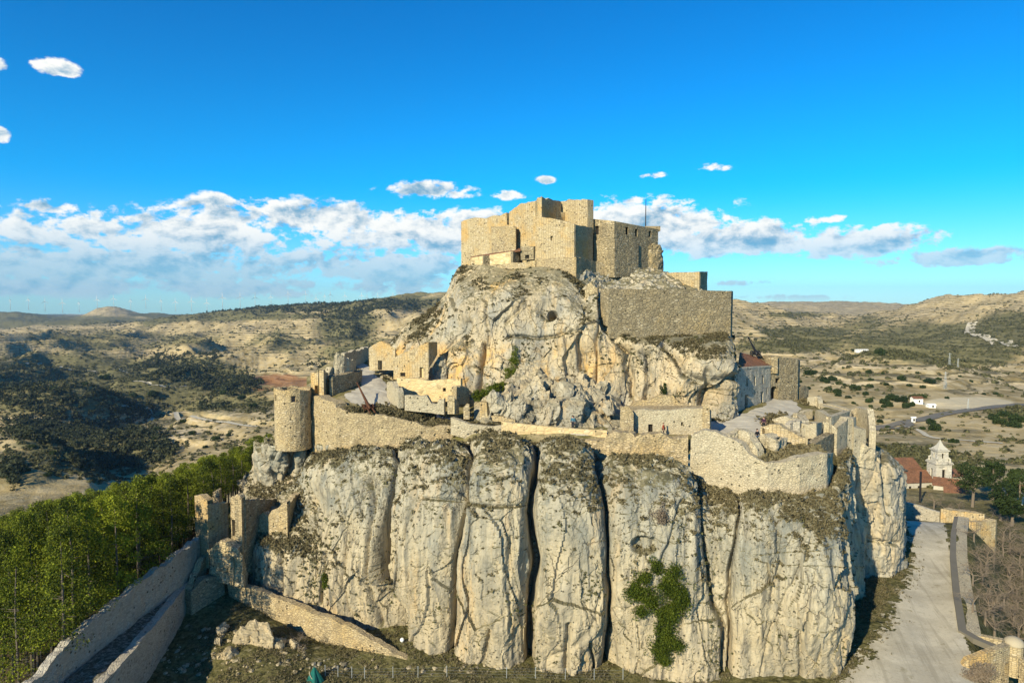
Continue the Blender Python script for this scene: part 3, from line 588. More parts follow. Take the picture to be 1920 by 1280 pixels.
    G = loft(rib, 260, 120); N = gnormals(G); d = .3*fbm(G, (.3, .3, .5), 4, 41.)+.35*facets(G, (.4, .4, .8), 31.)+.2*fbm(G, (1.5, 1.5, 1.5), 4, 42.)
    bd = perlin(G, (.1, .1, .9), 43.); d = d-.3*(1-sstep(np.abs(bd), 0, .1))
    o = gridmesh('upper_rock', G+N*d[..., None], M['crag_pale']); tag(o, kind='structure')
    return G2
CRAG = make_crag()
def rock_tower():
    """separate buttress that closes the right side of the cliff"""
    rib = [(1560, [(1180, 92), (1130, 92), (1060, 92), (960, 92), (880, 91), (845, 93), (835, 96)]),
           (1583, [(1140, 93), (1108, 93), (1040, 93), (960, 92), (880, 90), (842, 92), (830, 96)]),
           (1600, [(1120, 94), (1095, 94), (1040, 93), (960, 92), (870, 90), (838, 92), (826, 96)]),
           (1640, [(1110, 93.5), (1090, 93.5), (1040, 92.5), (960, 92), (885, 90.5), (850, 92), (836, 97)]),
           (1668, [(1105, 93.5), (1085, 93.5), (1040, 93), (960, 92.5), (900, 92), (868, 93), (850, 98)]),
           (1686, [(1100, 95), (1078, 95), (1040, 94.5), (960, 94), (905, 93.5), (880, 94.5), (870, 99)]),
           (1694, [(1075, 99), (1060, 99), (1020, 98.5), (960, 98), (915, 98), (888, 99), (880, 102)]),
           (1690, [(1040, 110), (1020, 110), (990, 110), (950, 108), (910, 108), (885, 107), (872, 108)]),
           (1670, [(1010, 120), (1000, 120), (980, 120), (940, 116), (905, 114), (875, 112), (860, 112)])]
    G = loft(rib, 300, 300); N = gnormals(G); px, py = proj(G); steep = 1-np.abs(N[..., 2])
    d = -cracks(px+3*perlin(G, (.4, .4, .2)), py, [([(1655, 850), (1660, 900), (1663, 960)], 4, 1.0), ([(1600, 1010), (1640, 1015), (1680, 1018)], 5, .5)])
    d = d+steep*(.5*fbm(G, (.15, .15, .06), 2, 51.)+.55*facets(G, (.25, .25, .09), 7., 1.5, .2)+.22*facets(G, (.8, .8, .35), 17., .6, .5))+.12*fbm(G, (1.6, 1.6, 1.1), 4, 53.)
    o = gridmesh('rock_buttress', G+N*d[..., None], M['crag_pale']); tag(o, kind='structure')
    rib = [(1560, [(1200, 86), (1150, 86), (1080, 86.5), (1000, 88), (950, 90)]), (1590, [(1180, 86), (1128, 86), (1080, 86.5), (1000, 87.5), (950, 89.5)]),
           (1612, [(1150, 87), (1125, 87), (1080, 87.2), (1020, 88.5), (960, 91)]), (1622, [(1130, 89), (1112, 89), (1070, 89), (1030, 90), (970, 92)]), (1618, [(1110, 93), (1095, 93), (1060, 93), (1030, 93), (990, 94)])]
    G = loft(rib, 120, 160); N = gnormals(G); d = .6*facets(G, (.35, .35, .15), 9., 1., .3)+.2*facets(G, (.9, .9, .5), 19.)+.16*fbm(G, (1.6, 1.6, 1.1), 4, 63.)
    o = gridmesh('rock_spur', G+N*d[..., None], M['cliff']); tag(o, kind='structure')
    # bulging rock that carries the round tower
    rib = [(476, [(985, 101), (950, 101), (900, 101), (860, 100), (835, 99), (828, 100)]), (484, [(985, 97), (945, 97), (915, 98), (870, 96), (838, 95), (826, 98)]),
           (505, [(985, 94.5), (945, 94.5), (905, 94.5), (868, 93), (836, 92.2), (824, 96)]), (530, [(960, 94), (915, 94), (895, 94), (868, 93), (840, 92), (824, 96)]),
           (556, [(950, 94.5), (905, 94.5), (885, 94.5), (868, 94), (838, 92.5), (822, 96)]), (578, [(930, 96), (895, 96), (880, 96), (860, 95), (836, 93.5), (818, 97)]),
           (600, [(920, 94.5), (890, 94.5), (878, 94.5), (855, 93.5), (838, 92), (812, 96)]), (640, [(900, 91), (870, 91), (860, 91), (850, 90.3), (840, 90), (825, 92)])]
    G = loft(rib, 260, 180); N = gnormals(G); px, py = proj(G); d = .5*fbm(G, (.25, .25, .15), 2, 71.)+.5*facets(G, (.3, .3, .2), 11., 1., .3)+.2*facets(G, (.9, .9, .6), 21.)+.2*fbm(G, (1.2, 1.2, .8), 4, 73.)-cracks(px, py, [([(545, 830), (548, 870), (535, 900)], 5, 1.4), ([(580, 830), (578, 880)], 5, 1.0)])
    o = gridmesh('tower_rock', G+N*d[..., None], M['cliff']); tag(o, kind='structure')
rock_tower()
def make_terrace():
    rib = [(575, [(775, 96), (757, 97), (742, 99), (722, 107), (708, 116)]), (600, [(775, 93.6), (756, 94), (740, 97.5), (712, 107), (690, 116)]), (640, [(785, 89.6), (768, 90), (745, 94), (700, 108), (672, 119)]), (700, [(795, 88.8), (779, 89), (748, 94), (695, 109), (668, 122)]),
           (760, [(810, 88.2), (790, 88.4), (773, 90.5), (730, 103), (690, 113)]), (840, [(825, 87.4), (806, 87.6), (793, 89.5), (760, 97), (740, 101)]),
           (900, [(828, 84.5), (808, 86), (796, 88), (765, 95), (750, 99)]), (960, [(828, 84), (810, 85.5), (797, 87.5), (765, 94), (745, 99)]),
           (1060, [(830, 83), (812, 84.5), (802, 86.5), (770, 94), (750, 98)]), (1140, [(840, 82.5), (820, 84), (806, 86.5), (780, 93), (765, 97)]),
           (1200, [(845, 81.5), (826, 83), (810, 86.5), (783, 93), (770, 97)]), (1300, [(850, 80.5), (830, 82), (815, 85.5), (790, 92), (778, 96)]),
           (1340, [(850, 80.5), (828, 82.5), (812, 87), (788, 93), (775, 97)]), (1420, [(880, 79), (850, 80.5), (803, 88), (778, 95), (752, 103)]),
           (1480, [(890, 78.5), (868, 80), (822, 87), (772, 98), (745, 108)]), (1530, [(890, 79), (872, 81), (832, 87), (775, 99), (752, 108)]),
           (1580, [(868, 87), (858, 88.5), (842, 91), (800, 97), (770, 106)]), (1622, [(858, 92.5), (852, 93.5), (844, 95), (815, 98.5), (792, 104)])]
    G = loft(rib, 620, 200); G[..., 2] += .10*fbm(G, (.5, .5, 1), 4, 81.)
    o = gridmesh('castle_terrace', G, M['earth']); tag(o, kind='structure')
    px, py = proj(G); wob = 7*perlin(G, (.35, .35, .35), 5.)+3*perlin(G, (1.3, 1.3, 1.3), 6.)
    def band(L, X, Y_, wf): # path centre line in px with half width in px
        best = np.full(X.shape, 1e9)
        for (a, b) in zip(L[:-1], L[1:]):
            ax, ay, aw = a; bx, by, bw = b; dx, dy = bx-ax, by-ay; asp = 2.2
            t = np.clip(((X-ax)*dx+(Y_-ay)*dy*asp*asp)/(dx*dx+dy*dy*asp*asp), 0, 1); r = np.hypot(X-ax-dx*t, (Y_-ay-dy*t)*asp); best = np.minimum(best, r-(aw+(bw-aw)*t))
        return best
    d = np.minimum(band([(672, 680, 8), (688, 700, 16), (702, 725, 26), (690, 745, 40), (745, 772, 40), (830, 792, 20), (900, 800, 14), (1000, 803, 12), (1130, 812, 14)], px, py, 1),
                   band([(1325, 822, 30), (1370, 805, 50), (1420, 788, 40), (1470, 765, 32), (1452, 748, 22), (1440, 742, 14)], px, py, 1))
    d = np.minimum(d, band([(1345, 815, 50), (1400, 826, 30), (1420, 815, 20)], px, py, 1))
    msk = (d+wob) < 0
    nu, nv = G.shape[:2]; fc = gridfaces(nu, nv); mc = msk.ravel(); keep = mc[fc].all(1)
    P = G.reshape(-1, 3)+np.array((0, 0, .03)); used = np.unique(fc[keep]); idx = -np.ones(len(P), int); idx[used] = np.arange(len(used))
    o = mesh('castle_path', P[used], idx[fc[keep]], M['paving'], smooth=True); tag(o, kind='structure')
    return G
TERR = make_terrace()

# ------------------------------------------------------------------ walls
def offset_plan(P, thick, closed=False):
    T = np.diff(P, axis=0); T /= np.linalg.norm(T, axis=1)[:, None]+1e-9; N = np.stack([T[:, 1], -T[:, 0]], 1)
    if closed: A = np.concatenate([[N[-1]], N[:-1]]); B = N; V = A+B; V = np.vstack([V, V[:1]])
    else: V = np.vstack([N[:1], N[:-1]+N[1:], N[-1:]])
    L = np.linalg.norm(V, axis=1)[:, None]; V = V/L; 
    c = np.ones(len(P))
    if closed: cc = (V[:-1]*N).sum(1); c = np.append(cc, cc[0])
    else: c[:-1] = (V[:-1]*N).sum(1); c[-1] = 1
    return V/np.clip(c, .5, 1)[:, None]
def wall_world(name, pts, thick, mat, parent=None, rag=.15, res=.35, openings=(), closed=False, rough=.05, flip=None, seed=0, stepz=.25, cap=None):
    """pts (x,y,ztop,zbot) left to right. openings: (s0,s1,z0,z1,kind) kind None=through, or material for a recessed panel"""
    A = np.array(pts, float)
    if closed: A = np.vstack([A, A[:1]])
    seg = np.linalg.norm(np.diff(A[:, :2], axis=0), axis=1); S = np.concatenate([[0], np.cumsum(seg)])
    V = offset_plan(A[:, :2], thick, closed)
    mid = A[:, :2].mean(0); k = len(A)//2
    sgn = 1.0
    if flip is None:
        j = int(np.argmax(seg)); q = (A[j, :2]+A[j+1, :2])/2; n = (V[j]+V[j+1])/2; sgn = 1.0 if n@(-q) > 0 else -1.0
    else: sgn = flip
    s = set(np.round(S, 4))
    for a, b in zip(S[:-1], S[1:]):
        n = max(1, int(round((b-a)/res)))
        for i in range(1, n): s.add(round(a+(b-a)*i/n, 4))
    for o in openings: s.add(round(o[0], 4)); s.add(round(o[1], 4))
    s = np.array(sorted(s)); s = s[(s >= -1e-6) & (s <= S[-1]+1e-6)]; s = s[np.concatenate([[True], np.diff(s) > .02])]
    D = np.stack([np.interp(s, S, A[:, i]) for i in range(4)], 1); NV = np.stack([np.interp(s, S, V[:, i]) for i in range(2)], 1)
    zt = D[:, 2].copy(); zb = D[:, 3]
    if rag:
        q = np.stack([s, s*0+seed*7.7, s*0], 1); j = rag*(1.3*fbm(q, (.35, 1, 1), 3, seed*3.1)+.5*np.round(fbm(q, (1.7, 1, 1), 2, seed+5.5)*2)/2)
        zt = zt+np.minimum(j, rag*.8)
        if closed: zt[-1] = zt[0]
    zl = set(np.round(np.arange(zb.min(), zt.max()+.49, .5), 3)); zl.add(round(zt.max()+.01, 3))
    for o in openings: zl.add(round(o[2], 3)); zl.add(round(o[3], 3))
    zl = np.array(sorted(zl)); zl = zl[np.concatenate([[True], np.diff(zl) > .02])]
    nu, nz = len(s), len(zl)
    Z = np.clip(zl[None, :], zb[:, None], zt[:, None])
    front = np.zeros((nu, nz, 3)); front[..., 0] = D[:, 0][:, None]; front[..., 1] = D[:, 1][:, None]; front[..., 2] = Z
    back = front.copy(); back[..., :2] -= (NV*thick*sgn)[:, None, :]
    if rough:
        r = rough*fbm(front, (.9, .9, .9), 3, seed+1.); r = np.where(True, r, 0); 
        if closed: r[-1] = r[0]
        front[..., :2] += (NV*sgn)[:, None, :]*r[..., None]; back[..., :2] -= (NV*sgn)[:, None, :]*r[..., None]*.7
    verts = np.concatenate([front.reshape(-1, 3), back.reshape(-1, 3)]); F_, U_ = [], []; nb = nu*nz
    def fi(i, k, b=0): return b*nb+i*nz+k
    hole = np.zeros((nu-1, nz-1), bool)
    for o in openings:
        for i in range(nu-1):
            sm = (s[i]+s[i+1])/2
            if o[0] < sm < o[1]:
                for k_ in range(nz-1):
                    if o[2] < (zl[k_]+zl[k_+1])/2 < o[3]: hole[i, k_] = True
    def q(a, b, c, d, uvs): F_.append((a, b, c, d) if sgn > 0 else (d, c, b, a)); U_.extend(uvs if sgn > 0 else uvs[::-1])
    sol = lambda i, k_: 0 <= i < nu-1 and 0 <= k_ < nz-1 and not hole[i, k_]
    for i in range(nu-1):
        topk = None
        for k_ in range(nz-1):
            deg = (Z[i, k_+1]-Z[i, k_] < 1e-5) and (Z[i+1, k_+1]-Z[i+1, k_] < 1e-5)
            if not deg and not hole[i, k_]:
                u0, u1 = s[i], s[i+1]
                q(fi(i, k_), fi(i+1, k_), fi(i+1, k_+1), fi(i, k_+1), [(u0, Z[i, k_]), (u1, Z[i+1, k_]), (u1, Z[i+1, k_+1]), (u0, Z[i, k_+1])])
                q(fi(i+1, k_, 1), fi(i, k_, 1), fi(i, k_+1, 1), fi(i+1, k_+1, 1), [(u1+9, Z[i+1, k_]), (u0+9, Z[i, k_]), (u0+9, Z[i, k_+1]), (u1+9, Z[i+1, k_+1])])
            if hole[i, k_]:
                if not (k_ > 0 and hole[i, k_-1]): q(fi(i, k_), fi(i+1, k_), fi(i+1, k_, 1), fi(i, k_, 1), [(s[i], 0), (s[i+1], 0), (s[i+1], thick), (s[i], thick)])
                if not (k_ < nz-2 and hole[i, k_+1]): q(fi(i, k_+1, 1), fi(i+1, k_+1, 1), fi(i+1, k_+1), fi(i, k_+1), [(s[i], 0), (s[i+1], 0), (s[i+1], thick), (s[i], thick)])
                if not (i > 0 and hole[i-1, k_]): q(fi(i, k_), fi(i, k_, 1), fi(i, k_+1, 1), fi(i, k_+1), [(0, zl[k_]), (thick, zl[k_]), (thick, zl[k_+1]), (0, zl[k_+1])])
                if not (i < nu-2 and hole[i+1, k_]): q(fi(i+1, k_, 1), fi(i+1, k_), fi(i+1, k_+1), fi(i+1, k_+1, 1), [(0, zl[k_]), (thick, zl[k_]), (thick, zl[k_+1]), (0, zl[k_+1])])
        K = nz-1
        q(fi(i, K), fi(i+1, K), fi(i+1, K, 1), fi(i, K, 1), [(s[i], 0), (s[i+1], 0), (s[i+1], thick), (s[i], thick)])
    if not closed:
        for i, fl in ((0, False), (nu-1, True)):
            for k_ in range(nz-1):
                if Z[i, k_+1]-Z[i, k_] > 1e-5:
                    a = (fi(i, k_, 1), fi(i, k_), fi(i, k_+1), fi(i, k_+1, 1)); uvs = [(0, Z[i, k_]), (thick, Z[i, k_]), (thick, Z[i, k_+1]), (0, Z[i, k_+1])]
                    if fl: a = a[::-1]; uvs = uvs[::-1]
                    q(*a, uvs)
    Fa = np.array(F_); used = np.unique(Fa); idx = -np.ones(len(verts), int); idx[used] = np.arange(len(used))
    o = mesh(name, verts[used], idx[Fa], mat, parent, U_)
    return o, (S, A, V*sgn, thick)
def sz(pts, px, py):
    """arc length s and height z of the point of a pixel-defined wall under pixel (px, py)"""
    W = [at(p[0], p[1], p[3]) for p in pts]; s = 0
    for a, b in zip(W[:-1], W[1:]):
        # intersect the sight line with the wall plane
        L = math.hypot(b[0]-a[0], b[1]-a[1]); best = None
        d = at(px, py, 1.0); dx, dy = b[0]-a[0], b[1]-a[1]; den = d[0]*dy-d[1]*dx
        if abs(den) > 1e-9:
            t = (a[0]*dy-a[1]*dx)/den; X, Y_ = d[0]*t, d[1]*t; f = ((X-a[0])*dx+(Y_-a[1])*dy)/(L*L)
            if -.02 <= f <= 1.02: return s+f*L, d[2]*t
        s += L
    raise ValueError('opening off wall %r %r' % (px, py))
def wall(name, pts, thick=1.0, mat='gold', parent=None, label=None, cat='wall', rag=.15, holes=(), group=None, extra=0.0, **kw):
    """pts (px, py_top, py_bottom, Y); holes (px0,py0,px1,py1,material or None[,part name])"""
    W = []
    for p in pts:
        a = at(p[0], p[1], p[3]); b = at(p[0], p[2], p[3]); W.append((a[0], a[1], a[2], b[2]-extra))
    ops = []; info = []
    for h in holes:
        s0, z1 = sz(pts, h[0], h[1]); s1, z0 = sz(pts, h[2], h[3]); s0, s1 = min(s0, s1), max(s0, s1); z0, z1 = min(z0, z1), max(z0, z1); ops.append((s0, s1, z0, z1)); info.append(h[4:])
    own = parent is None; par = parent
    panels = [i for i, h in enumerate(info) if h and h[0]]
    if own and panels:
        c = np.array(W); par = empty(name, (c[:, 0].mean(), c[:, 1].mean(), c[:, 3].min()), label, cat, group)
    o, (S, A, V, th) = wall_world('wall' if (own and panels) else name, W, thick, M[mat], par, rag, openings=ops, **kw)
    for i in panels:
        s0, s1, z0, z1 = ops[i]; dep = min(1.0 if 'passage' in str(info[i]) else .45, th*.85); P = []
        for sv, zv in ((s0-.05, z0-.05), (s1+.05, z0-.05), (s1+.05, z1+.05), (s0-.05, z1+.05)):
            xy = np.array([np.interp(sv, S, A[:, 0]), np.interp(sv, S, A[:, 1])]); n = np.array([np.interp(sv, S, V[:, 0]), np.interp(sv, S, V[:, 1])])
            P.append((*(xy-n*dep), zv))
        P2 = [(*(np.array(q_[:2])-n*.06), q_[2]) for q_ in P]
        mesh(info[i][1] if len(info[i]) > 1 else 'window', P+P2, [(0, 1, 2, 3), (7, 6, 5, 4), (0, 4, 5, 1), (1, 5, 6, 2), (2, 6, 7, 3), (3, 7, 4, 0)], M[info[i][0]], par)
    if own and not panels:
        tag(o, label, cat, group); rebase(o)
    return par if (own and panels) else o
def hit(px, py, lo=58, hi=9000):
    """first point of the terrain under a pixel"""
    Y = np.exp(np.linspace(math.log(lo), math.log(hi), 900)); R_ = np.array([at(px, py, y) for y in Y])
    z = ground(R_[:, 0]/Y*F+960, Y); k = np.argmax(R_[:, 2] <= z)
    if R_[k, 2] > z[k]: k = len(Y)-1
    return np.array((R_[k, 0], Y[k], z[k]))
def gz(x, y): return float(ground(np.array([x/y*F+960]), np.array([float(y)]))[0])
def terr_z(x, y):
    d = (TERR[..., 0]-x)**2+(TERR[..., 1]-y)**2; return float(TERR[..., 2].ravel()[np.argmin(d)])
def box_verts(cx, cy, cz, sx_, sy_, sz_):
    return [(cx+a*sx_/2, cy+b*sy_/2, cz+c*sz_/2) for c in (-1, 1) for a, b in ((-1, -1), (1, -1), (1, 1), (-1, 1))]
BOXF = [(3, 2, 1, 0), (4, 5, 6, 7), (0, 1, 5, 4), (1, 2, 6, 5), (2, 3, 7, 6), (3, 0, 4, 7)]
def tube(pts, rad, seg=8, cap=True):
    """tapered tube through points -> verts, faces"""
    P = [np.array(p, float) for p in pts]; V = []; Fc = []
    for i, p in enumerate(P):
        t = (P[min(i+1, len(P)-1)]-P[max(i-1, 0)]); t = t/np.linalg.norm(t); a = np.array((0, 0, 1.)) if abs(t[2]) < .9 else np.array((1., 0, 0))
        u = np.cross(t, a); u /= np.linalg.norm(u); w = np.cross(t, u); r = rad[i] if hasattr(rad, '__len__') else rad
        for k in range(seg): an = 2*math.pi*k/seg; V.append(p+r*(math.cos(an)*u+math.sin(an)*w))
    for i in range(len(P)-1):
        for k in range(seg): Fc.append((i*seg+k, i*seg+(k+1) % seg, (i+1)*seg+(k+1) % seg, (i+1)*seg+k))
    if cap: Fc.append(tuple(range(seg))[::-1]); Fc.append(tuple((len(P)-1)*seg+k for k in range(seg)))
    return V, Fc
class MB:
    def __init__(s): s.v = []; s.f = []
    def add(s, V, Fc): o = len(s.v); s.v += [tuple(v) for v in V]; s.f += [tuple(i+o for i in f) for f in Fc]; return s
    def box(s, *a): return s.add(box_verts(*a), BOXF)
    def tube(s, *a, **k): return s.add(*tube(*a, **k))
    def build(s, name, mat, parent=None, smooth=False): return mesh(name, s.v, s.f, M[mat] if isinstance(mat, str) else mat, parent, smooth=smooth)
def slab(name, poly, mat, parent=None, thick=.3, uvs=1.0):
    """flat or sloping polygon slab, poly world points counter-clockwise from above"""
    P = np.array(poly, float); n = len(P); V = np.vstack([P, P-np.array((0, 0, thick))])
    fc = [tuple(range(n)), tuple(range(2*n-1, n-1, -1))]+[(i, n+i, n+(i+1) % n, (i+1) % n) for i in range(n)]
    t = P[1]-P[0]; t[2] = 0; t /= np.linalg.norm(t); w = np.array((-t[1], t[0], 0)); uv = []
    for f in fc:
        for i in f: uv.append((float(V[i]@t), float(V[i]@w)))
    return mesh(name, V, fc, M[mat], parent, uv)

# ------------------------------------------------------------------ the keep on the summit
def keep():
    k = empty('castle_keep', (8, 118, 6), 'massive ruined stone keep crowning the summit of the rock', 'castle')
    # left curtain with its stepped top
    pts = [(864.5, 414, 503, 126), (925, 404, 505, 119.6), (949.5, 400, 505, 117.3), (950.5, 423, 505, 117.2), (954, 423, 505, 116.9), (955, 397, 505, 116.8), (975, 382, 505, 114.8), (1004, 378, 505, 112)]
    W = [(*at(p[0], p[1], p[3]), at(p[0], p[2], p[3])[2]) for p in pts]
    back = [(17, 122, 13.5, 4), (18, 140, 13, 4), (-8, 142, 13, 4)]
    wall_world('wall', W+back, 1.3, M['gold_fine'], k, rag=.2, closed=True, flip=1, seed=1, res=.4)
    slab('roof', [(W[0][0]+1, 127, 12.6), (4.5, 113.5, 12.6), (16, 122.5, 12.6), (17, 139, 12.6), (-7, 141, 12.6)], 'gold_fine', k)
    # low round-cornered apron in front of the curtain
    wall('wall', [(921, 424, 505, 118.6), (962, 423.5, 505, 113.6), (967, 427, 505, 113.5), (968.5, 437, 505, 114.5)], 1.0, 'gold', k, rag=.1, seed=2)
    # forward bastion: lit face, return, and its plinth
    b = [(1004, 405, 490, 110.6), (1030, 409, 490, 108.9), (1060, 415, 490, 107.0), (1076.5, 419.5, 490, 106), (1079, 420.5, 490, 106.2), (1114, 428, 490, 112)]
    wall('wall', b, 1.4, 'gold_fine', k, rag=.08, seed=3, res=.5, holes=[(1032, 443, 1036, 451, 'pale', 'blocked_window')])
    c = [at(p[0], p[1], p[3]) for p in b]; slab('roof', [(c[0][0], c[0][1], c[0][2]-.8), (c[3][0], c[3][1]+.4, c[3][2]-.5), (c[5][0], c[5][1], c[5][2]-.5), (c[5][0], 118, c[5][2]-.5), (c[0][0], 118, c[0][2]-.6)], 'gold', k)
    wall('plinth', [(1003, 484, 540, 110), (1077, 481, 530, 105.4), (1080.5, 481, 565, 105.4), (1117, 490, 568, 110.5), (1200, 510, 575, 113.5)], 1.2, 'gold', k, rag=.1, seed=4)
    wall('plinth', [(865, 497, 512, 121.5), (930, 497, 520, 113.8), (975, 492, 525, 111.3), (1004, 487, 525, 109.6)], 1.0, 'gold', k, rag=.12, seed=5)
    # ruined upper tower: three standing sides of a broken square
    wall('tower_wall', [(1008, 371, 414, 110.4), (1016, 368, 415, 110.0), (1034, 372, 420, 113.2), (1054, 377, 425, 116.6)], 1.2, 'gold_fine', k, rag=.35, seed=6)
    wall('tower_wall', [(1047, 377, 430, 117.2), (1054, 377, 430, 116.6), (1080, 374.5, 430, 113.6), (1102, 372.8, 432, 111.4)], 1.3, 'gold_fine', k, rag=.28, seed=7)
    wall('tower_wall', [(1102.5, 374, 432, 111.5), (1106, 384, 432, 111.8), (1108.5, 402, 432, 112.2), (1111, 424, 432, 112.6)], 1.2, 'gold', k, rag=.3, seed=8)
    wall('tower_wall', [(1004, 378, 415, 112.2), (1008, 371, 415, 110.6)], 1.0, 'gold', k, rag=.2, seed=9)
    # right block with its windows
    e = [(1111.5, 411, 520, 113), (1152, 415, 520, 110.2), (1195, 423, 520, 113.6), (1237.5, 431, 520, 117.6)]
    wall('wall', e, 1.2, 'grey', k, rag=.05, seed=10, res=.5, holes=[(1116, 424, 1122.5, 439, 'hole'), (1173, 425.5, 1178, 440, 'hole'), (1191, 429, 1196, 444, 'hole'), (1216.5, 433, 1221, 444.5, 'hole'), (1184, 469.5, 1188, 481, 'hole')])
    c = [at(p[0], p[1], p[3]) for p in e]; slab('roof', [(*c[0][:2], c[0][2]+.05), (*c[1][:2], c[1][2]+.05), (*c[3][:2], c[3][2]+.05), (c[3][0], 132, c[3][2]+.6), (c[0][0], 132, c[0][2]+.6)], 'gold', k, .28)
    q = at(1334, 430, 118); mb = MB(); p1 = at(1222, 428.5, 120); mb.box(p1[0], p1[1], p1[2]-.1, 2.6, 2, .8); mb.build('parapet', 'gold', k)
    # lower battered apron of the right block
    wall('wall', [(1113.5, 451, 520, 112.4), (1152.5, 450, 520, 109.9), (1200, 456, 520, 113.6)], .5, 'grey', k, rag=.1, seed=12)
    # rough rounded turret on the right end
    pts = [];
    for i in range(13):
        a = R(195+i*14); x0, y0 = at(1219, 470, 117.6)[:2]; r = 2.15; pts.append((x0+r*math.cos(a), y0+r*math.sin(a), at(1219, 456+2.5*abs(i-5), 116)[2], at(1219, 530, 116)[2]))
    wall_world('turret', pts, .9, M['grey'], k, rag=.8, rough=.35, flip=1, seed=13, res=.3)
    # lean-to shed with tiled roof against the left curtain
    z = lambda py, Y: at(960, py, Y)[2]
    wall('shed_wall', [(884, 483, 499, 119.3), (907, 479.5, 499, 116.7)], .5, 'plaster', k, rag=0, seed=14); wall('shed_wall', [(907, 479, 499, 116.2), (917, 478.5, 498, 116.6)], .5, 'grey', k, rag=0, seed=15)
    wall('shed_wall', [(918, 478, 497, 115.9), (962, 471, 494, 112.3)], .5, 'plaster', k, rag=0, seed=16); wall('shed_wall', [(962, 471, 505, 112.2), (974, 470, 505, 113.5)], .5, 'grey', k, rag=0, seed=17)
    slab('shed_roof', [at(882.5, 483.5, 119.6), at(976, 468.5, 111.6), at(975, 465.5, 114.2), at(884, 481, 121.6)], 'tiles', k, .22)
    bx = [(976.5, 462, 488, 112.2), (1003.5, 461.5, 486, 110.2)]; wall('guard_box', bx, 1.8, 'grey', k, rag=.03, seed=18, holes=[(984.5, 478, 992, 485, 'hole')])
    return k
keep()
p0 = at(1210.5, 427, 121); mb = MB(); mb.tube([p0+(0, 0, -.4), p0+(0, 0, 2.6), p0+(0, 0, 5.0)], [.10, .08, .05], 8); mb.tube([p0+(0, 0, -.5), p0+(0, 0, -.1)], [.22, .22], 8)
o = mb.build('lightning_mast', 'iron'); tag(o, 'thin dark mast standing on the roof of the summit keep', 'mast'); rebase(o)

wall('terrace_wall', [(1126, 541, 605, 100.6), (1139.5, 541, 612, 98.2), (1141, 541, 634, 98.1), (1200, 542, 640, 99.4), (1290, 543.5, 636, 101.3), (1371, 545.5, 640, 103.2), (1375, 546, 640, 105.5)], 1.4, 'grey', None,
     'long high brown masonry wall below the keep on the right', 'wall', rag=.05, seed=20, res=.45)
wall('outer_wall', [(1238, 512, 548, 116.5), (1243, 511.5, 548, 115), (1311, 509, 550, 111), (1313, 509, 550, 111.1), (1327.5, 509.5, 550, 114.5)], 1.2, 'gold_fine', None, 'low golden wall jutting right from the foot of the keep', 'wall', rag=.04, seed=21)
wall('ruined_wall', [(1097, 541, 560, 101.6), (1108, 530, 560, 101.4), (1117, 535, 560, 101.2), (1124, 541, 560, 101.0)], .8, 'gold', None, 'small broken wall stub at the left end of the long brown wall', 'wall', rag=.35, seed=22)

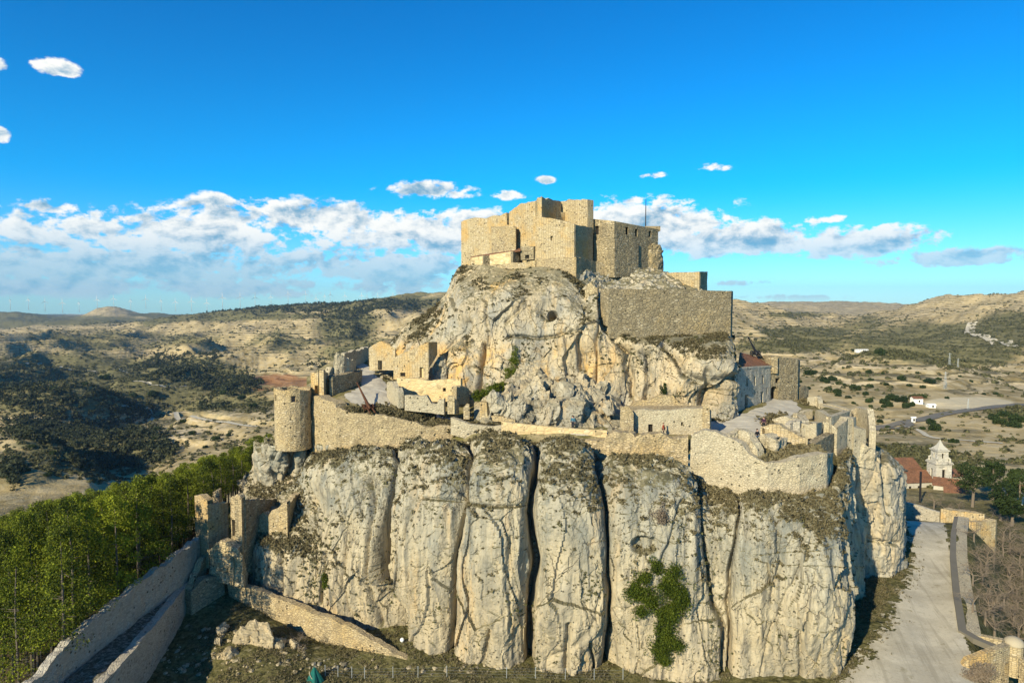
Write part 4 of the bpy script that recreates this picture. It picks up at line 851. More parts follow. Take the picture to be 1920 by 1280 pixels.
# ------------------------------------------------------------------ buildings on the left terrace
def houses():
    wall('gabled_ruin', [(691.5, 652, 694, 107.4), (693, 651, 694, 107.1), (703, 645, 694, 106.3), (715, 639, 694, 105.4), (728, 645, 694, 104.4), (741, 652, 694, 103.4), (743, 656, 694, 107)], .7, 'gold_fine', None,
         'roofless stone house with pointed gable and dark doorway beside the path', 'ruin', rag=.08, seed=30, holes=[(708.5, 675.5, 716.5, 693.8, 'hole', 'doorway')])
    wall('rock_house', [(737.5, 672, 711, 101.6), (752, 664, 711, 100.9), (770, 656, 711, 100.1), (790, 647, 711, 99.2), (803, 642, 711, 98.6), (804.5, 642, 690, 98.7), (820, 641, 665, 102)], .8, 'gold_fine', None,
         'stone house with one sloping top leaning against the crag', 'ruin', rag=.1, seed=31, holes=[(750.5, 698, 760, 706, 'hole'), (787, 688, 794, 708, 'plaster', 'niche')])
    k = empty('roofless_house', (-16, 92, -15), 'roofless rectangular house with ochre plastered inner walls below the sloping house', 'ruin')
    wall('back_wall', [(744, 708, 750, 97), (760, 709, 752, 96.6), (810, 712, 753, 95.2), (868, 709, 752, 93.6)], .6, 'plaster', k, rag=.12, seed=32, holes=[(830, 727, 836, 734, 'hole')])
    wall('side_wall', [(734.5, 712, 748, 95.8), (742, 714, 755, 93.5), (752, 726, 760, 90.8), (758, 735, 766, 89.3)], .7, 'pale', k, rag=.35, seed=33, flip=-1)
    wall('front_wall', [(758.5, 736, 769, 89.2), (775, 741, 771, 89.0), (800, 744, 773, 88.8), (808, 756, 774, 88.7), (820, 757, 776, 88.6), (822, 748, 776, 88.5), (838, 741, 778, 88.4)], .7, 'pale', k, rag=.3, seed=34)
    wall('corner_pier', [(839, 741, 776, 88.4), (852, 742, 776, 88.2), (853, 744, 776, 88.3), (862, 757, 776, 90.2)], .8, 'gold_fine', k, rag=.25, seed=35)
    wall('side_wall', [(856, 724, 760, 91.2), (866, 717, 758, 92.3), (880, 722, 762, 93.6)], .8, 'gold', k, rag=.5, seed=36)
    wall('ruined_gate_tower', [(582.5, 698, 745, 95), (606.5, 696, 748, 93.8), (608, 696, 748, 94.0), (617, 702, 745, 97)], .9, 'gold_fine', None, 'stubby square ruin rising just behind the round tower', 'ruin', rag=.3, seed=37, holes=[(590, 722, 597, 738, None)])
    wall('broken_wall', [(617, 699, 740, 97.2), (624, 690, 738, 98.2), (632, 694, 735, 99.4)], .8, 'pale', None, 'jagged wall fragment between the square ruin and the curved wall', 'wall', rag=.5, seed=38)
    wall('curved_battlement', [(624, 697, 712, 98.4), (627, 668, 706, 98.2), (632, 661, 705, 98.2), (645, 665, 704, 98.8), (658, 671, 703, 100.4), (666, 678, 702, 102.6), (668, 690, 702, 104)], 1.0, 'pale', None, 'curved battlement of tall pale stones above the path', 'wall', rag=.55, seed=39, rough=.2)
    wall('retaining_wall', [(618, 712, 742, 94.8), (624, 706, 742, 95.0), (645, 702, 733, 97.0), (665, 698, 724, 99.5), (677, 694, 716, 102), (679, 694, 712, 105)], 1.0, 'grey', None, 'low shaded retaining wall below the curved battlement', 'wall', rag=.15, seed=40)
    wall('boundary_wall', [(646, 665, 690, 108), (662, 659, 690, 111), (680, 654, 688, 115), (692, 650, 686, 119)], .7, 'pale', None, 'low rubble wall running up to the gabled house behind the path', 'wall', rag=.3, seed=41)
    for i, (a, lab) in enumerate([([(869, 762, 786, 88.3), (880, 757, 786, 88.2), (884, 770, 786, 88.6)], 'small broken pier beside the path left of the boulders'),
                      ([(900, 756, 788, 88.5), (912, 753, 788, 88.3), (914, 778, 790, 88.2), (944, 781, 790, 87.6)], 'stub of pale wall under the leaning boulder'),
                      ([(943, 783, 795, 87.2), (955, 784, 797, 87.0), (966, 786, 798, 86.9)], 'tiny wall remnant at the foot of the grey boulder')]):
        wall('wall_stub', a, .7, 'gold_fine', None, lab, 'wall', rag=.2, seed=45+i)
houses()

# ------------------------------------------------------------------ curtain walls along the cliff
def round_tower():
    c = at(548.5, 735, 93.2); r = 2.42; zt = at(548, 731, 91)[2]; zb = at(548, 832, 91)[2]; pts = []; n = 22
    for i in range(n):
        a = R(180+i*360/n); rr = r*(1+.0*i); pts.append((c[0]+rr*math.cos(a), c[1]+rr*math.sin(a), zt, zb-1.0))
    S = 2*math.pi*r; k = empty('round_tower', (c[0], c[1], zb-1), 'round ruined stone tower with slit windows at the left end of the walls', 'tower')
    def op(deg, z0, z1, w=.45): s0 = (deg-180)/360*S; return (s0-w/2, s0+w/2, z0, z1)
    zz = lambda py: at(548, py, 91)[2]
    wall_world('wall', pts, .7, M['gold'], k, rag=.3, closed=True, flip=1, seed=50, res=.25, openings=[op(222, zz(752), zz(741), .6), op(290, zz(754), zz(742), .6)], rough=.06)
    mb = MB(); mb.tube([(c[0], c[1], zt-1.6), (c[0], c[1], zt-1.9)], 2.2, 20); mb.build('floor', 'gold', k)
round_tower()
wall('curtain_wall', [(583, 743, 836, 93.8), (600, 745, 845, 92.2), (618, 750, 850, 90.6), (628.5, 757, 850, 89.6), (630, 766, 850, 89.3), (655, 772, 850, 88.9), (700, 776, 860, 88.4), (740, 783, 862, 88.0), (780, 792, 860, 87.6), (800, 799, 860, 87.4), (840, 800, 862, 87.2), (872, 806, 862, 87.0)],
     1.6, 'gold', None, 'long golden rubble curtain wall between round tower and first rock head', 'wall', rag=.25, seed=51, res=.3, extra=1.0, rough=.12)
wall('curtain_wall', [(870, 803, 862, 86.4), (890, 806, 862, 86.0), (930, 814, 862, 85.6), (980, 824, 862, 85.0), (1010, 826, 870, 84.6), (1060, 818, 875, 84.0)], 1.3, 'gold', None, 'sagging overgrown wall behind the second rock head', 'wall', rag=.35, seed=52, extra=1.0, rough=.15)
wall('curtain_wall', [(1060, 832, 890, 83.2), (1090, 828, 890, 82.8), (1132, 826, 895, 82.2), (1142, 812, 895, 82.0), (1150, 806, 895, 82.0), (1186, 808, 900, 81.6), (1190, 813, 900, 81.4), (1240, 815, 905, 81.0), (1262, 819, 905, 80.8), (1296, 816, 920, 80.4)], 1.4, 'gold', None,
     'tall rubble curtain wall between third and fourth rock heads', 'wall', rag=.4, seed=53, extra=1.5, rough=.2)
bast = [(1295, 822, 925, 80.2), (1300, 812, 935, 80.0), (1318, 806, 945, 79.8), (1340, 809, 950, 79.4), (1365, 820, 955, 78.6), (1390, 832, 960, 77.4), (1405, 850, 962, 76.6), (1440, 868.5, 962, 75.6), (1500, 859, 955, 75.4), (1551, 850.5, 945, 76.4), (1553, 850.5, 935, 76.6), (1562, 848, 930, 80)]
wall('bastion_wall', bast, 1.2, 'pale', None, 'big pale smooth bastion wall curving round the corner of the cliff', 'wall', rag=.12, seed=54, extra=1.2, rough=.1, res=.35)
def bed(name, P, mat='earth', label=None, cat=None, kind='structure', hsc=.12):
    """small patch of ground inside walls: quad corners (px,py,Y)"""
    A = [at(*p) for p in P]; n = 40; G = np.zeros((n, n, 3))
    for i in range(n):
        for j in range(n):
            u, v = i/(n-1), j/(n-1); G[i, j] = (A[0]*(1-u)+A[1]*u)*(1-v)+(A[3]*(1-u)+A[2]*u)*v
    G[..., 2] += hsc*fbm(G, (.6, .6, 1), 4, 91.); o = gridmesh(name, G, M[mat]); tag(o, kind=kind); return G
BED1 = bed('grass_bed', [(1418, 868, 76.3), (1550, 858, 77.2), (1530, 838, 82), (1425, 836, 82)])
def outworks():
    wall('ruined_wall', [(1368, 815, 850, 79.0), (1385, 806, 850, 79.8), (1402, 812, 850, 79.0), (1412, 828, 852, 77.6), (1425, 850, 862, 76.8)], 1.0, 'pale', None, 'crumbling stone hump on the bastion corner before the standing person', 'wall', rag=.35, seed=60, rough=.3)
    wall('ruined_wall', [(1417, 822, 840, 81.6), (1430, 818, 845, 80.8), (1445, 822, 850, 79.6), (1456, 829, 855, 78.9), (1458, 828, 855, 79), (1477, 822, 846, 81.5)], 1.6, 'pale', None, 'blocky ruined wall chunk at the edge of the dark grass bed', 'wall', rag=.4, seed=61, rough=.3)
    wall('gate_ruin', [(1425.5, 797, 820, 85.6), (1440, 793, 822, 84.8), (1447, 795, 823, 84.4), (1462, 797, 826, 84.0), (1476, 804, 832, 83.4), (1495, 816, 842, 82.4), (1514, 822, 846, 81.4), (1516.5, 824, 846, 82)], 1.1, 'gold_fine', None,
         'ruined wall with a small arched doorway next to the path', 'ruin', rag=.3, seed=62, rough=.15, holes=[(1428.5, 803, 1433.5, 816, None), (1429.5, 801.5, 1432.5, 803, None)])
    wall('terrace_wall', [(1448, 784, 800, 91), (1475, 783, 806, 89.5), (1492, 790, 812, 88), (1503, 800, 818, 86.5)], .9, 'pale', None, 'low wall edging the two overgrown beds beside the path', 'wall', rag=.3, seed=63)
    wall('terrace_wall', [(1442, 796, 806, 88.5), (1460, 798, 812, 87.5), (1482, 808, 818, 86)], .8, 'pale', None, 'low front kerb wall of the overgrown bed beside the path', 'wall', rag=.25, seed=64)
    wall('enclosure_wall', [(1495, 776, 800, 92.5), (1503, 792, 822, 87), (1530, 795, 822, 85.6), (1532, 796, 824, 85.7), (1543, 790, 815, 88.6)], 1.0, 'pale', None, 'square pale ruin cell between the path and the outer bastion', 'ruin', rag=.2, seed=65)
    wall('shed_ruin', [(1482, 798, 816, 86.2), (1487, 790, 816, 86.6), (1500, 790, 818, 86.4), (1506, 800, 820, 86)], .8, 'cool', None, 'small bluish shaded cell beside the square ruin', 'ruin', rag=.1, seed=66)
    wall('parade_wall', [(1516, 838, 878, 80.5), (1530, 830, 872, 82.6), (1550, 819, 865, 85.4), (1580, 806.5, 850, 90.5)], 1.1, 'grey', None, 'long grey parapet wall rising away behind the grass bed', 'wall', rag=.08, seed=67, extra=1.5)
    wall('outer_bastion', [(1528, 770, 792, 94), (1531, 768, 795, 93), (1557, 782, 812, 88), (1559, 781.5, 812, 88), (1592, 771, 806, 93.5), (1593, 770, 800, 94), (1547, 759, 780, 100)], .8, 'pale', None, 'pointed stone bastion filled with grass right of the path', 'bastion', rag=.04, seed=68, extra=.6)
    bed('grass_bed', [(1531, 771, 93.4), (1558, 783, 89.2), (1590, 772, 93.2), (1548, 762, 99)], hsc=.05)
    wall('parapet', [(1543, 790, 818, 89), (1570, 800, 850, 87.5), (1588, 788, 850, 89.5), (1590, 782, 845, 90.0), (1600, 784, 845, 90.2), (1601, 800, 848, 90), (1628, 806, 850, 90.6)], 1.0, 'pale', None, 'stepped pale wall at the top of the tall buttress', 'wall', rag=.12, seed=69, extra=1.2)
    wall('corner_tower', [(1592, 770, 806, 99), (1606, 763, 806, 99.5), (1622, 768, 812, 96.2), (1626, 767, 815, 95.4), (1629, 790, 828, 93.5), (1630, 808, 838, 92)], .8, 'pale', None, 'ruined corner turret with an open bluish doorway gap', 'tower', rag=.15, seed=70, extra=.5)
    wall('parapet', [(1513, 752, 772, 104.5), (1514, 744, 772, 104.2), (1532, 742, 772, 103.8), (1534, 756, 772, 103), (1552, 757, 776, 101), (1575, 762, 782, 98.5), (1592, 768, 786, 97)], .8, 'pale', None, 'low far parapet behind the grass beyond the gate', 'wall', rag=.1, seed=71)
    wall('terrace_wall', [(1495, 776, 790, 93.6), (1512, 770, 786, 94.5), (1528, 768, 784, 95)], .7, 'pale', None, 'short wall closing the green lawn beside the pointed bastion', 'wall', rag=.15, seed=72)
    wall('buttress_top', [(1582, 838, 875, 91), (1600, 826, 870, 90.4), (1620, 832, 876, 90.2), (1640, 842, 880, 90.4), (1646, 850, 882, 91.5), (1650, 862, 884, 93)], 1.2, 'pale', None, 'broken wall top crowning the tall pale buttress', 'wall', rag=.5, seed=73, rough=.3)
outworks()
def mid_building():
    k = empty('low_stone_house', (16, 84, -17), 'long low flat topped stone house with a door and small window below the crag', 'house')
    wall('wall', [(1186.5, 770, 815, 86.4), (1200, 768.5, 818, 86.1), (1260, 768, 818, 85.6), (1320, 765, 818, 85.2), (1333, 768, 818, 85.4), (1334, 770, 812, 87.5)], .8, 'pale', k, rag=.12, seed=80,
         holes=[(1215.5, 795, 1223.5, 811, 'hole', 'door'), (1277, 791, 1281, 798, 'hole')])
    c = [at(1187, 769, 86.4), at(1333, 768, 85.4)]; slab('roof', [c[0]+(0, .5, -.3), c[1]+(0, .5, -.3), c[1]+(0, 4.5, -.1), c[0]+(0, 4.5, -.1)], 'gold', k)
    wall('end_wall', [(1318, 757, 815, 84.6), (1331, 762, 815, 84.4), (1333, 770, 815, 86)], .8, 'gold', k, rag=.35, seed=81)
    wall('end_wall', [(1163, 762, 800, 85.2), (1175, 760, 812, 85.0), (1188, 770, 815, 85.0)], .9, 'gold', k, rag=.4, seed=82)
    wall('revetment_wall', [(1172, 768, 790, 92), (1192, 752, 780, 91.8), (1225, 744, 778, 91.6), (1262, 742, 778, 91.4), (1272, 752, 778, 91.2), (1292, 758, 778, 91), (1300, 764, 780, 91)], .8, 'gold', None, 'old masonry patch between the crag and the low house', 'wall', rag=.3, seed=83)
    wall('path_wall', [(940, 790, 808, 85.3), (975, 794, 812, 85.0), (1040, 801, 818, 84.6), (1090, 805, 822, 84.3), (1138, 807, 824, 84)], .5, 'plaster', None, 'smooth low parapet beside the path under the boulders', 'wall', rag=.02, seed=84, extra=.6)
    wall('rubble_wall', [(845, 782, 808, 86.6), (858, 786, 812, 86.2), (880, 796, 818, 85.8), (925, 800, 822, 85.6), (945, 798, 822, 85.2)], .7, 'pale', None, 'low curving rubble wall bending down from the long curtain wall', 'wall', rag=.12, seed=85, extra=.4)
    # governor's building with the red roof, and the gate tower next to it
    k = empty('barracks', (36, 100, -15), 'grey plastered two storey building with red tiled roof beside the crag', 'building')
    H = [(1399.5, 709, 1402.5, 724), (1414, 706, 1417, 722), (1428.5, 703.5, 1431.5, 719)]
    H = [(a, b, c_, d, 'hole') for a, b, c_, d in H]+[(1397, 740, 1402.5, 766, 'iron', 'door'), (1427, 734.5, 1431, 758, 'wood', 'door'), (1390, 735, 1392, 744, 'hole'), (1414, 731, 1416, 741, 'hole'), (1437, 727, 1439, 738, 'hole')]
    wall('wall', [(1378, 692, 782, 96.6), (1384, 690, 777, 96.8), (1415, 688, 766, 100.4), (1445, 685.5, 757, 104.2)], .8, 'cool', k, rag=0, seed=90, res=.5, holes=H)
    slab('cornice', [at(1379, 689, 96.2), at(1448, 685, 104.4), at(1445, 683.5, 105.2), at(1383, 686, 97.6)], 'cool', k, .25)
    slab('roof', [at(1383, 687.5, 96.9), at(1446, 684, 104.6), at(1416, 667.5, 110), at(1387, 660, 108)], 'tiles', k, .2)
    k = empty('gate_tower', (42, 104, -14), 'square grey gate tower with a dark arched passage at the end of the path', 'tower')
    wall('wall', [(1445.5, 668, 762, 104.4), (1462, 668.5, 760, 105.0), (1480, 670, 756, 105.8), (1497, 674, 752, 106.6), (1500, 676, 752, 108)], 1.2, 'grey', k, rag=.12, seed=91, res=.3, holes=[(1454, 709, 1462, 717.5, 'hole'), (1444.6+1.2, 727, 1458.5, 749.5, 'hole', 'arched_passage'), (1447.5, 724.5, 1456.5, 727, 'hole', 'arched_passage')])
    wall('wall', [(1418, 666, 690, 112), (1446, 668, 700, 104.3)], 1.0, 'grey', k, rag=.2, seed=92)
    wall('outwork_wall', [(1500, 724, 752, 107.5), (1507, 722, 752, 108), (1516, 728, 752, 109)], .8, 'grey', None, 'low shaded wall at the right foot of the gate tower', 'wall', rag=.3, seed=93)
mid_building()
# ------------------------------------------------------------------ lower left ruins
def lower_ruins():
    k = empty('ruined_tower', (-36, 84, -31), 'tall ruined square tower at the top of the sloping forest wall', 'tower')
    wall('wall', [(365, 929, 1044, 85.6), (376, 928, 1047, 84.8), (388.5, 938, 1050, 83.9), (389.5, 942, 1050, 83.9), (400, 944, 1048, 84.6), (416, 943, 1044, 85.6), (431, 941, 1040, 86.6)], .9, 'gold_fine', k, rag=.25, seed=100, res=.3, extra=1.0)
    wall('wall', [(398, 922, 945, 90), (406, 916, 945, 90), (415, 922, 945, 90)], .8, 'gold', k, rag=.4, seed=101)
    wall('pier', [(432, 932, 1015, 83.4), (443, 926, 1018, 82.9), (451.5, 929, 1030, 82.4), (452.5, 930, 1080, 82.4), (463, 938, 1078, 84.5)], .8, 'gold', k, rag=.45, seed=102, holes=[(434.8, 973, 443, 1006, None)])
    wall('wall', [(452, 934, 1075, 82.6), (470, 936, 1070, 84.5), (490, 934, 1050, 87), (512, 931, 1030, 90), (534, 930, 1000, 93)], .9, 'grey', None, 'shaded ruined wall climbing from the square tower towards the cliff', 'wall', rag=.4, seed=103, rough=.15)
    wall('ruined_hall', [(486, 968, 1004, 86.2), (494, 963, 1005, 85.9), (501, 970, 1005, 85.6), (510, 957, 1006, 85.3), (523, 950, 1006, 84.9), (537.5, 945, 1006, 84.5), (538.5, 950, 1007, 84.5), (556, 930, 980, 88.5), (577, 905, 945, 94)], .8, 'gold', None,
         'lit ruined house walls on the slope left of the cliff', 'ruin', rag=.35, seed=104, rough=.1)
    wall('ruined_wall', [(521, 905, 935, 95.5), (540, 900, 930, 95), (560, 896, 925, 94.5), (572, 905, 925, 94.2)], .8, 'gold', None, 'pale broken back wall above the ruined house on the slope', 'wall', rag=.35, seed=105, rough=.15)
    wall('ruined_wall', [(470, 1000, 1080, 84.6), (476, 990, 1070, 85.6), (486, 975, 1010, 86.4)], .7, 'gold', None, 'narrow jagged wall stub left of the ruined house on the slope', 'wall', rag=.4, seed=106)
    wall('tower_base', [(393, 1030, 1085, 82.6), (405, 1018, 1090, 82.0), (425, 1012, 1095, 81.5), (440, 1020, 1098, 81.0), (454.5, 1036, 1098, 80.6), (456, 1040, 1098, 80.8), (464, 1072, 1098, 82.5)], 1.2, 'gold', None, 'rounded broken masonry base in front of the square tower', 'ruin', rag=.35, seed=107, rough=.25)
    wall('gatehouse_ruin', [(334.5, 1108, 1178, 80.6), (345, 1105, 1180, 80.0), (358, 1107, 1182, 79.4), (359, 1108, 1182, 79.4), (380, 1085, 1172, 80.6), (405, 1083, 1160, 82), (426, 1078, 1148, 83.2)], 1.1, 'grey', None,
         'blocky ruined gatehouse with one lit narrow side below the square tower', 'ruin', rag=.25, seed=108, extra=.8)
    wall('ruined_wall', [(358, 1104, 1125, 79.9), (370, 1072, 1100, 82.0), (386, 1045, 1080, 84.0), (392, 1036, 1075, 85)], .7, 'gold', None, 'thin crest of broken stones sloping up from the gatehouse to the tower', 'wall', rag=.4, seed=109, rough=.2)
    wall('slope_wall', [(427, 1088, 1148, 82.6), (450, 1096, 1152, 81.8), (490, 1109, 1156, 80.4), (530, 1124, 1168, 79), (570, 1141, 1195, 77.6), (620, 1160, 1222, 76), (680, 1190, 1240, 74.2), (740, 1222, 1258, 72.6), (800, 1256, 1272, 71.2), (812, 1264, 1276, 71)], .8, 'gold', None,
         'long sunlit rubble wall descending to the right below the cliff', 'wall', rag=.22, seed=110, extra=.8, rough=.12, res=.3)
    pts = [(-40.3, 50, -32.6, -40), (-40.9, 56, -31.9, -40), (-41, 58.5, -32.2, -39), (-41.2, 62, -31.2, -39), (-41, 66, -30.8, -39), (-40.4, 74, -30.0, -38), (-39.6, 80, -29.6, -37), (-39.4, 85, -29.2, -37)]
    o, _ = wall_world('forest_wall', pts, .8, M['cool'], None, rag=.35, flip=1, seed=111, rough=.1, res=.3); tag(o, 'long parapet wall with worn crest running down beside the pine forest', 'wall'); rebase(o)
    # sloping wall walk and its retaining wall
    G = np.zeros((90, 14, 3)); ys = np.linspace(48, 83, 90)
    for i, y in enumerate(ys):
        x1 = -37.0-(y-62)*.115 if y > 62 else -37.0; x0 = -40.9
        for j in range(14): u = j/13; G[i, j] = (x0+(x1-x0)*u, y, -34.3+(y-62)*.018+(-1.1 if u > .9 else 0)*0)
    G = G[:, ::-1]; G[..., 2] += .12*fbm(G, (.8, .8, 1), 4, 99.)
    o = gridmesh('wall_walk', G, M['terrain_near']); tag(o, kind='structure')
    pts = [(-37.0, 48, -34.1, -40.5), (-37, 62, -34.0, -40.5), (-37.9, 70, -33.9, -40), (-38.8, 78, -33.7, -39), (-39.3, 82, -33.6, -38.5)]
    o, _ = wall_world('retaining_wall', pts, .9, M['cool'], None, rag=.15, flip=1, seed=112, rough=.08); tag(o, 'pale lower retaining wall under the wall walk at bottom left', 'wall'); rebase(o)
m, g, p = material('walk rubble', rough=1); pos = g.new('ShaderNodeNewGeometry').outputs['Position']; f = g.noise(pos, 2.2, 7, .8)
finish(g, p, g.mix(g.step(f, .44, .66), (.09, .085, .05), (.40, .37, .30)), f, 1.0, .25); M['terrain_near'] = m
lower_ruins()
# ------------------------------------------------------------------ right side path, parapet and lower bastion
def right_side():
    ny, nx = 420, 150; ys = np.exp(np.linspace(math.log(62), math.log(124), ny)); G = np.zeros((nx, ny, 3))
    for j, y in enumerate(ys):
        for i in range(nx): G[i, j, :2] = (33+(i/(nx-1))*(46.5+(y-62)*.40-33+(38)*0) if False else 33+i/(nx-1)*(y*.715-33), y)
    G[..., 2] = ground(G[..., 0]/G[..., 1]*F+960, G[..., 1]); G[..., 2] += .04
    px, py = proj(G); L = np.interp(py, [930, 960, 1000, 1060, 1100, 1180, 1240, 1300], [1688, 1688, 1700, 1706, 1690, 1650, 1600, 1560]); Rr = np.interp(py, [930, 960, 1060, 1195, 1300], [1745, 1768, 1790, 1812, 1840])
    wob = perlin(G, (.5, .5, 1), 3.)+.8*perlin(G, (2.1, 2.1, 1), 4.)+.5*perlin(G, (5, 5, 1), 8.)
    msk = (px > L+wob*22*np.clip((py-900)/200, .5, 1.6)) & (px < Rr+wob*5)
    fc = gridfaces(nx, ny); keep = msk.ravel()[fc].all(1); P = G.reshape(-1, 3); used = np.unique(fc[keep]); idx = -np.ones(len(P), int); idx[used] = np.arange(len(used))
    tag(mesh('gravel_path', P[used], idx[fc[keep]], M['gravel'], smooth=True), kind='structure')
    def G3(px, py, Y): a = at(px, py, Y); return a
    pts = [(80.0-1.2+0*i, 0, 0, 0) for i in range(0)]
    A = [(1797, 966, 119.5), (1791, 1000, 110.4), (1790, 1040, 100.9), (1797, 1110, 87.8), (1809, 1186, 77)]
    W = [(*at(a, b, c)[:2], at(a, b, c)[2], at(a, b, c)[2]-6) for a, b, c in A][::-1]
    o, _ = wall_world('parapet', [(w[0], w[1], w[2], w[3]) for w in W], 1.6, M['pale'], None, rag=.03, flip=-1, seed=120, rough=.03); tag(o, 'long straight stone parapet along the gravel path', 'wall'); rebase(o)
    # stone bench strip at the parapet foot
    V = []
    mb = MB()
    W2 = [(W[0][0]+1.3, 73.0), (W[0][0]+.35, 75.0)]+W
    for (a, b) in zip(W2[:-1], W2[1:]):
        q = [(a[0]-.75, a[1]), (a[0]+.2, a[1]), (b[0]+.2, b[1]), (b[0]-.75, b[1])]; zt = -37.42
        mb.add([(x, y, zt) for x, y in q]+[(x, y, zt-.6) for x, y in q], [(0, 1, 2, 3), (0, 4, 5, 1), (3, 7, 4, 0), (2, 6, 7, 3)])
    o = mb.build('kerb_strip', 'asphalt'); tag(o, kind='structure')
    wall('cross_wall', [(1762, 955, 978, 124), (1764, 954, 980, 122.5), (1800, 958, 985, 121.5), (1846, 963, 990, 120), (1848, 963, 990, 121)], 1.4, 'gold_fine', None, 'low golden wall across the far end of the gravel path', 'wall', rag=.08, seed=121, extra=2)
    wall('approach_wall', [(1684, 938, 965, 131), (1720, 947, 972, 128), (1762, 960, 980, 124.5)], .6, 'cool', None, 'thin shaded wall beyond the bluish end of the path', 'wall', rag=.04, seed=122, extra=1)
    wall('lower_wall', [(1812, 976, 1020, 119), (1830, 978, 1030, 118), (1868, 974, 1040, 119), (1870, 975, 1030, 121)], 1.0, 'gold_fine', None, 'squat wall block outside the parapet near its far end', 'wall', rag=.2, seed=123, extra=2)
    wall('bastion_wall', [(1808.5, 1185, 1232, 79.3), (1820, 1188, 1234, 79), (1850, 1194, 1222, 78.5), (1884, 1201, 1214, 78), (1897, 1208, 1216, 77.5)], .7, 'gold_fine', None, 'inner face of the small corner bastion at bottom right', 'wall', rag=.0, seed=124, extra=1.6)
    wall('bastion_wall', [(1786, 1262, 1300, 70.5), (1800, 1250, 1320, 70.2), (1815, 1237, 1330, 70), (1850, 1224, 1340, 70.5), (1880, 1214, 1345, 71.5), (1896, 1208, 1350, 72.5)], .7, 'gold_fine', None, 'curved outer bastion wall sweeping to the small domed turret', 'wall', rag=.03, seed=125, extra=2,
         holes=[(1884, 1246, 1892, 1264, 'wood')])
    wall('bastion_wall', [(1911, 1232, 1330, 71.5), (1935, 1250, 1345, 70), (1970, 1285, 1400, 67)], .7, 'gold', None, 'outer wall stepping down to the right of the domed turret', 'wall', rag=.2, seed=126, extra=2)
    k = empty('sentry_turret', tuple(at(1901, 1250, 73)), 'small round sentry turret with a domed cap at the bastion corner', 'turret')
    c = at(1901, 1207, 73.2); pts = [(c[0]+.88*math.cos(R(180+i*20)), c[1]+.88*math.sin(R(180+i*20)), c[2]+.1, c[2]-3.4) for i in range(18)]
    wall_world('wall', pts, .25, M['gold_fine'], k, rag=0, closed=True, flip=1, rough=.02)
    mb = MB(); mb.tube([(c[0], c[1], c[2]+.05)]+[(c[0], c[1], c[2]+.1+.75*math.sin(R(t))) for t in (0, 20, 40, 60, 78, 88)], [1.0]+[1.0*math.cos(R(t)) for t in (0, 20, 40, 60, 78, 88)], 20); mb.build('dome', 'pale', k, True)
right_side()

# ------------------------------------------------------------------ boulders
def rockfall():
    rib = [(888, [(796, 88), (780, 89.5), (764, 91), (752, 95)]), (930, [(794, 87.4), (770, 88.8), (747, 91), (736, 96)]), (980, [(800, 87), (768, 88), (734, 91), (710, 98)]), (1030, [(806, 86.6), (766, 88), (730, 91.5), (703, 98.5)]),
           (1080, [(810, 86.4), (762, 87.8), (730, 91.5), (700, 98.5)]), (1120, [(811, 86.4), (778, 88.5), (742, 91.5), (712, 98.5)]), (1165, [(810, 86.4), (795, 88), (768, 91), (742, 98)])]
    G = loft(rib, 300, 150); N = gnormals(G); e = np.minimum(1, np.minimum(np.linspace(0, 1, 300), np.linspace(1, 0, 300))*8)[:, None]
    d = e*(1.0*facets(G, (.34, .34, .34), 51., 1.0, .3)+.40*facets(G, (.9, .9, .9), 52., .5, .6)+.12*facets(G, (2.2, 2.2, 2.2), 53., .2, 1.))-.15
    o = gridmesh('rockfall', G+N*d[..., None], M['boulder'], smooth=False); tag(o, kind='structure')
rockfall()
def mat_big(py): return 725 < py < 790
def boulder(pyr, label, sub=5, mat='boulder', seed=0):
    """(px, py, Y, rx, ry, rz) centre pixel and half sizes in metres"""
    px, py, Y, rx, ry, rz = pyr; c = at(px, py, Y) if py < 1150 else hit(px, py+rz*8, 62, 120)+np.array((0, 0, rz*.45))
    import bmesh
    bm = bmesh.new(); bmesh.ops.create_icosphere(bm, subdivisions=sub, radius=1); V = np.array([v.co[:] for v in bm.verts]); Fc = np.array([[v.index for v in f.verts] for f in bm.faces]); bm.free()
    P = V*np.array((rx, ry, rz))*(1.12 if mat_big(py) else 1.1); r = np.random.default_rng(seed)
    # chop with random planes for broken faces
    for i in range(11):
        n = r.normal(size=3); n[2] = n[2]*.6+.1; n /= np.linalg.norm(n); lim = (.38+.34*r.random())*np.linalg.norm(n*np.array((rx, ry, rz))); d = P@n; P = P-np.maximum(d-lim, 0)[:, None]*n*.97
    Q = P+c; P = P+V*(.20*facets(Q, (.8, .8, .8), seed, .4, .6)+.07*facets(Q, (2., 2., 2.), seed, .2, 1)+.05*fbm(Q, (1.4, 1.4, 1.4), 4, seed))[:, None]
    o = mesh('boulder', P, Fc, M[mat], smooth=False); o.location = (c[0], c[1], c[2]); return tag(o, label, 'boulder')
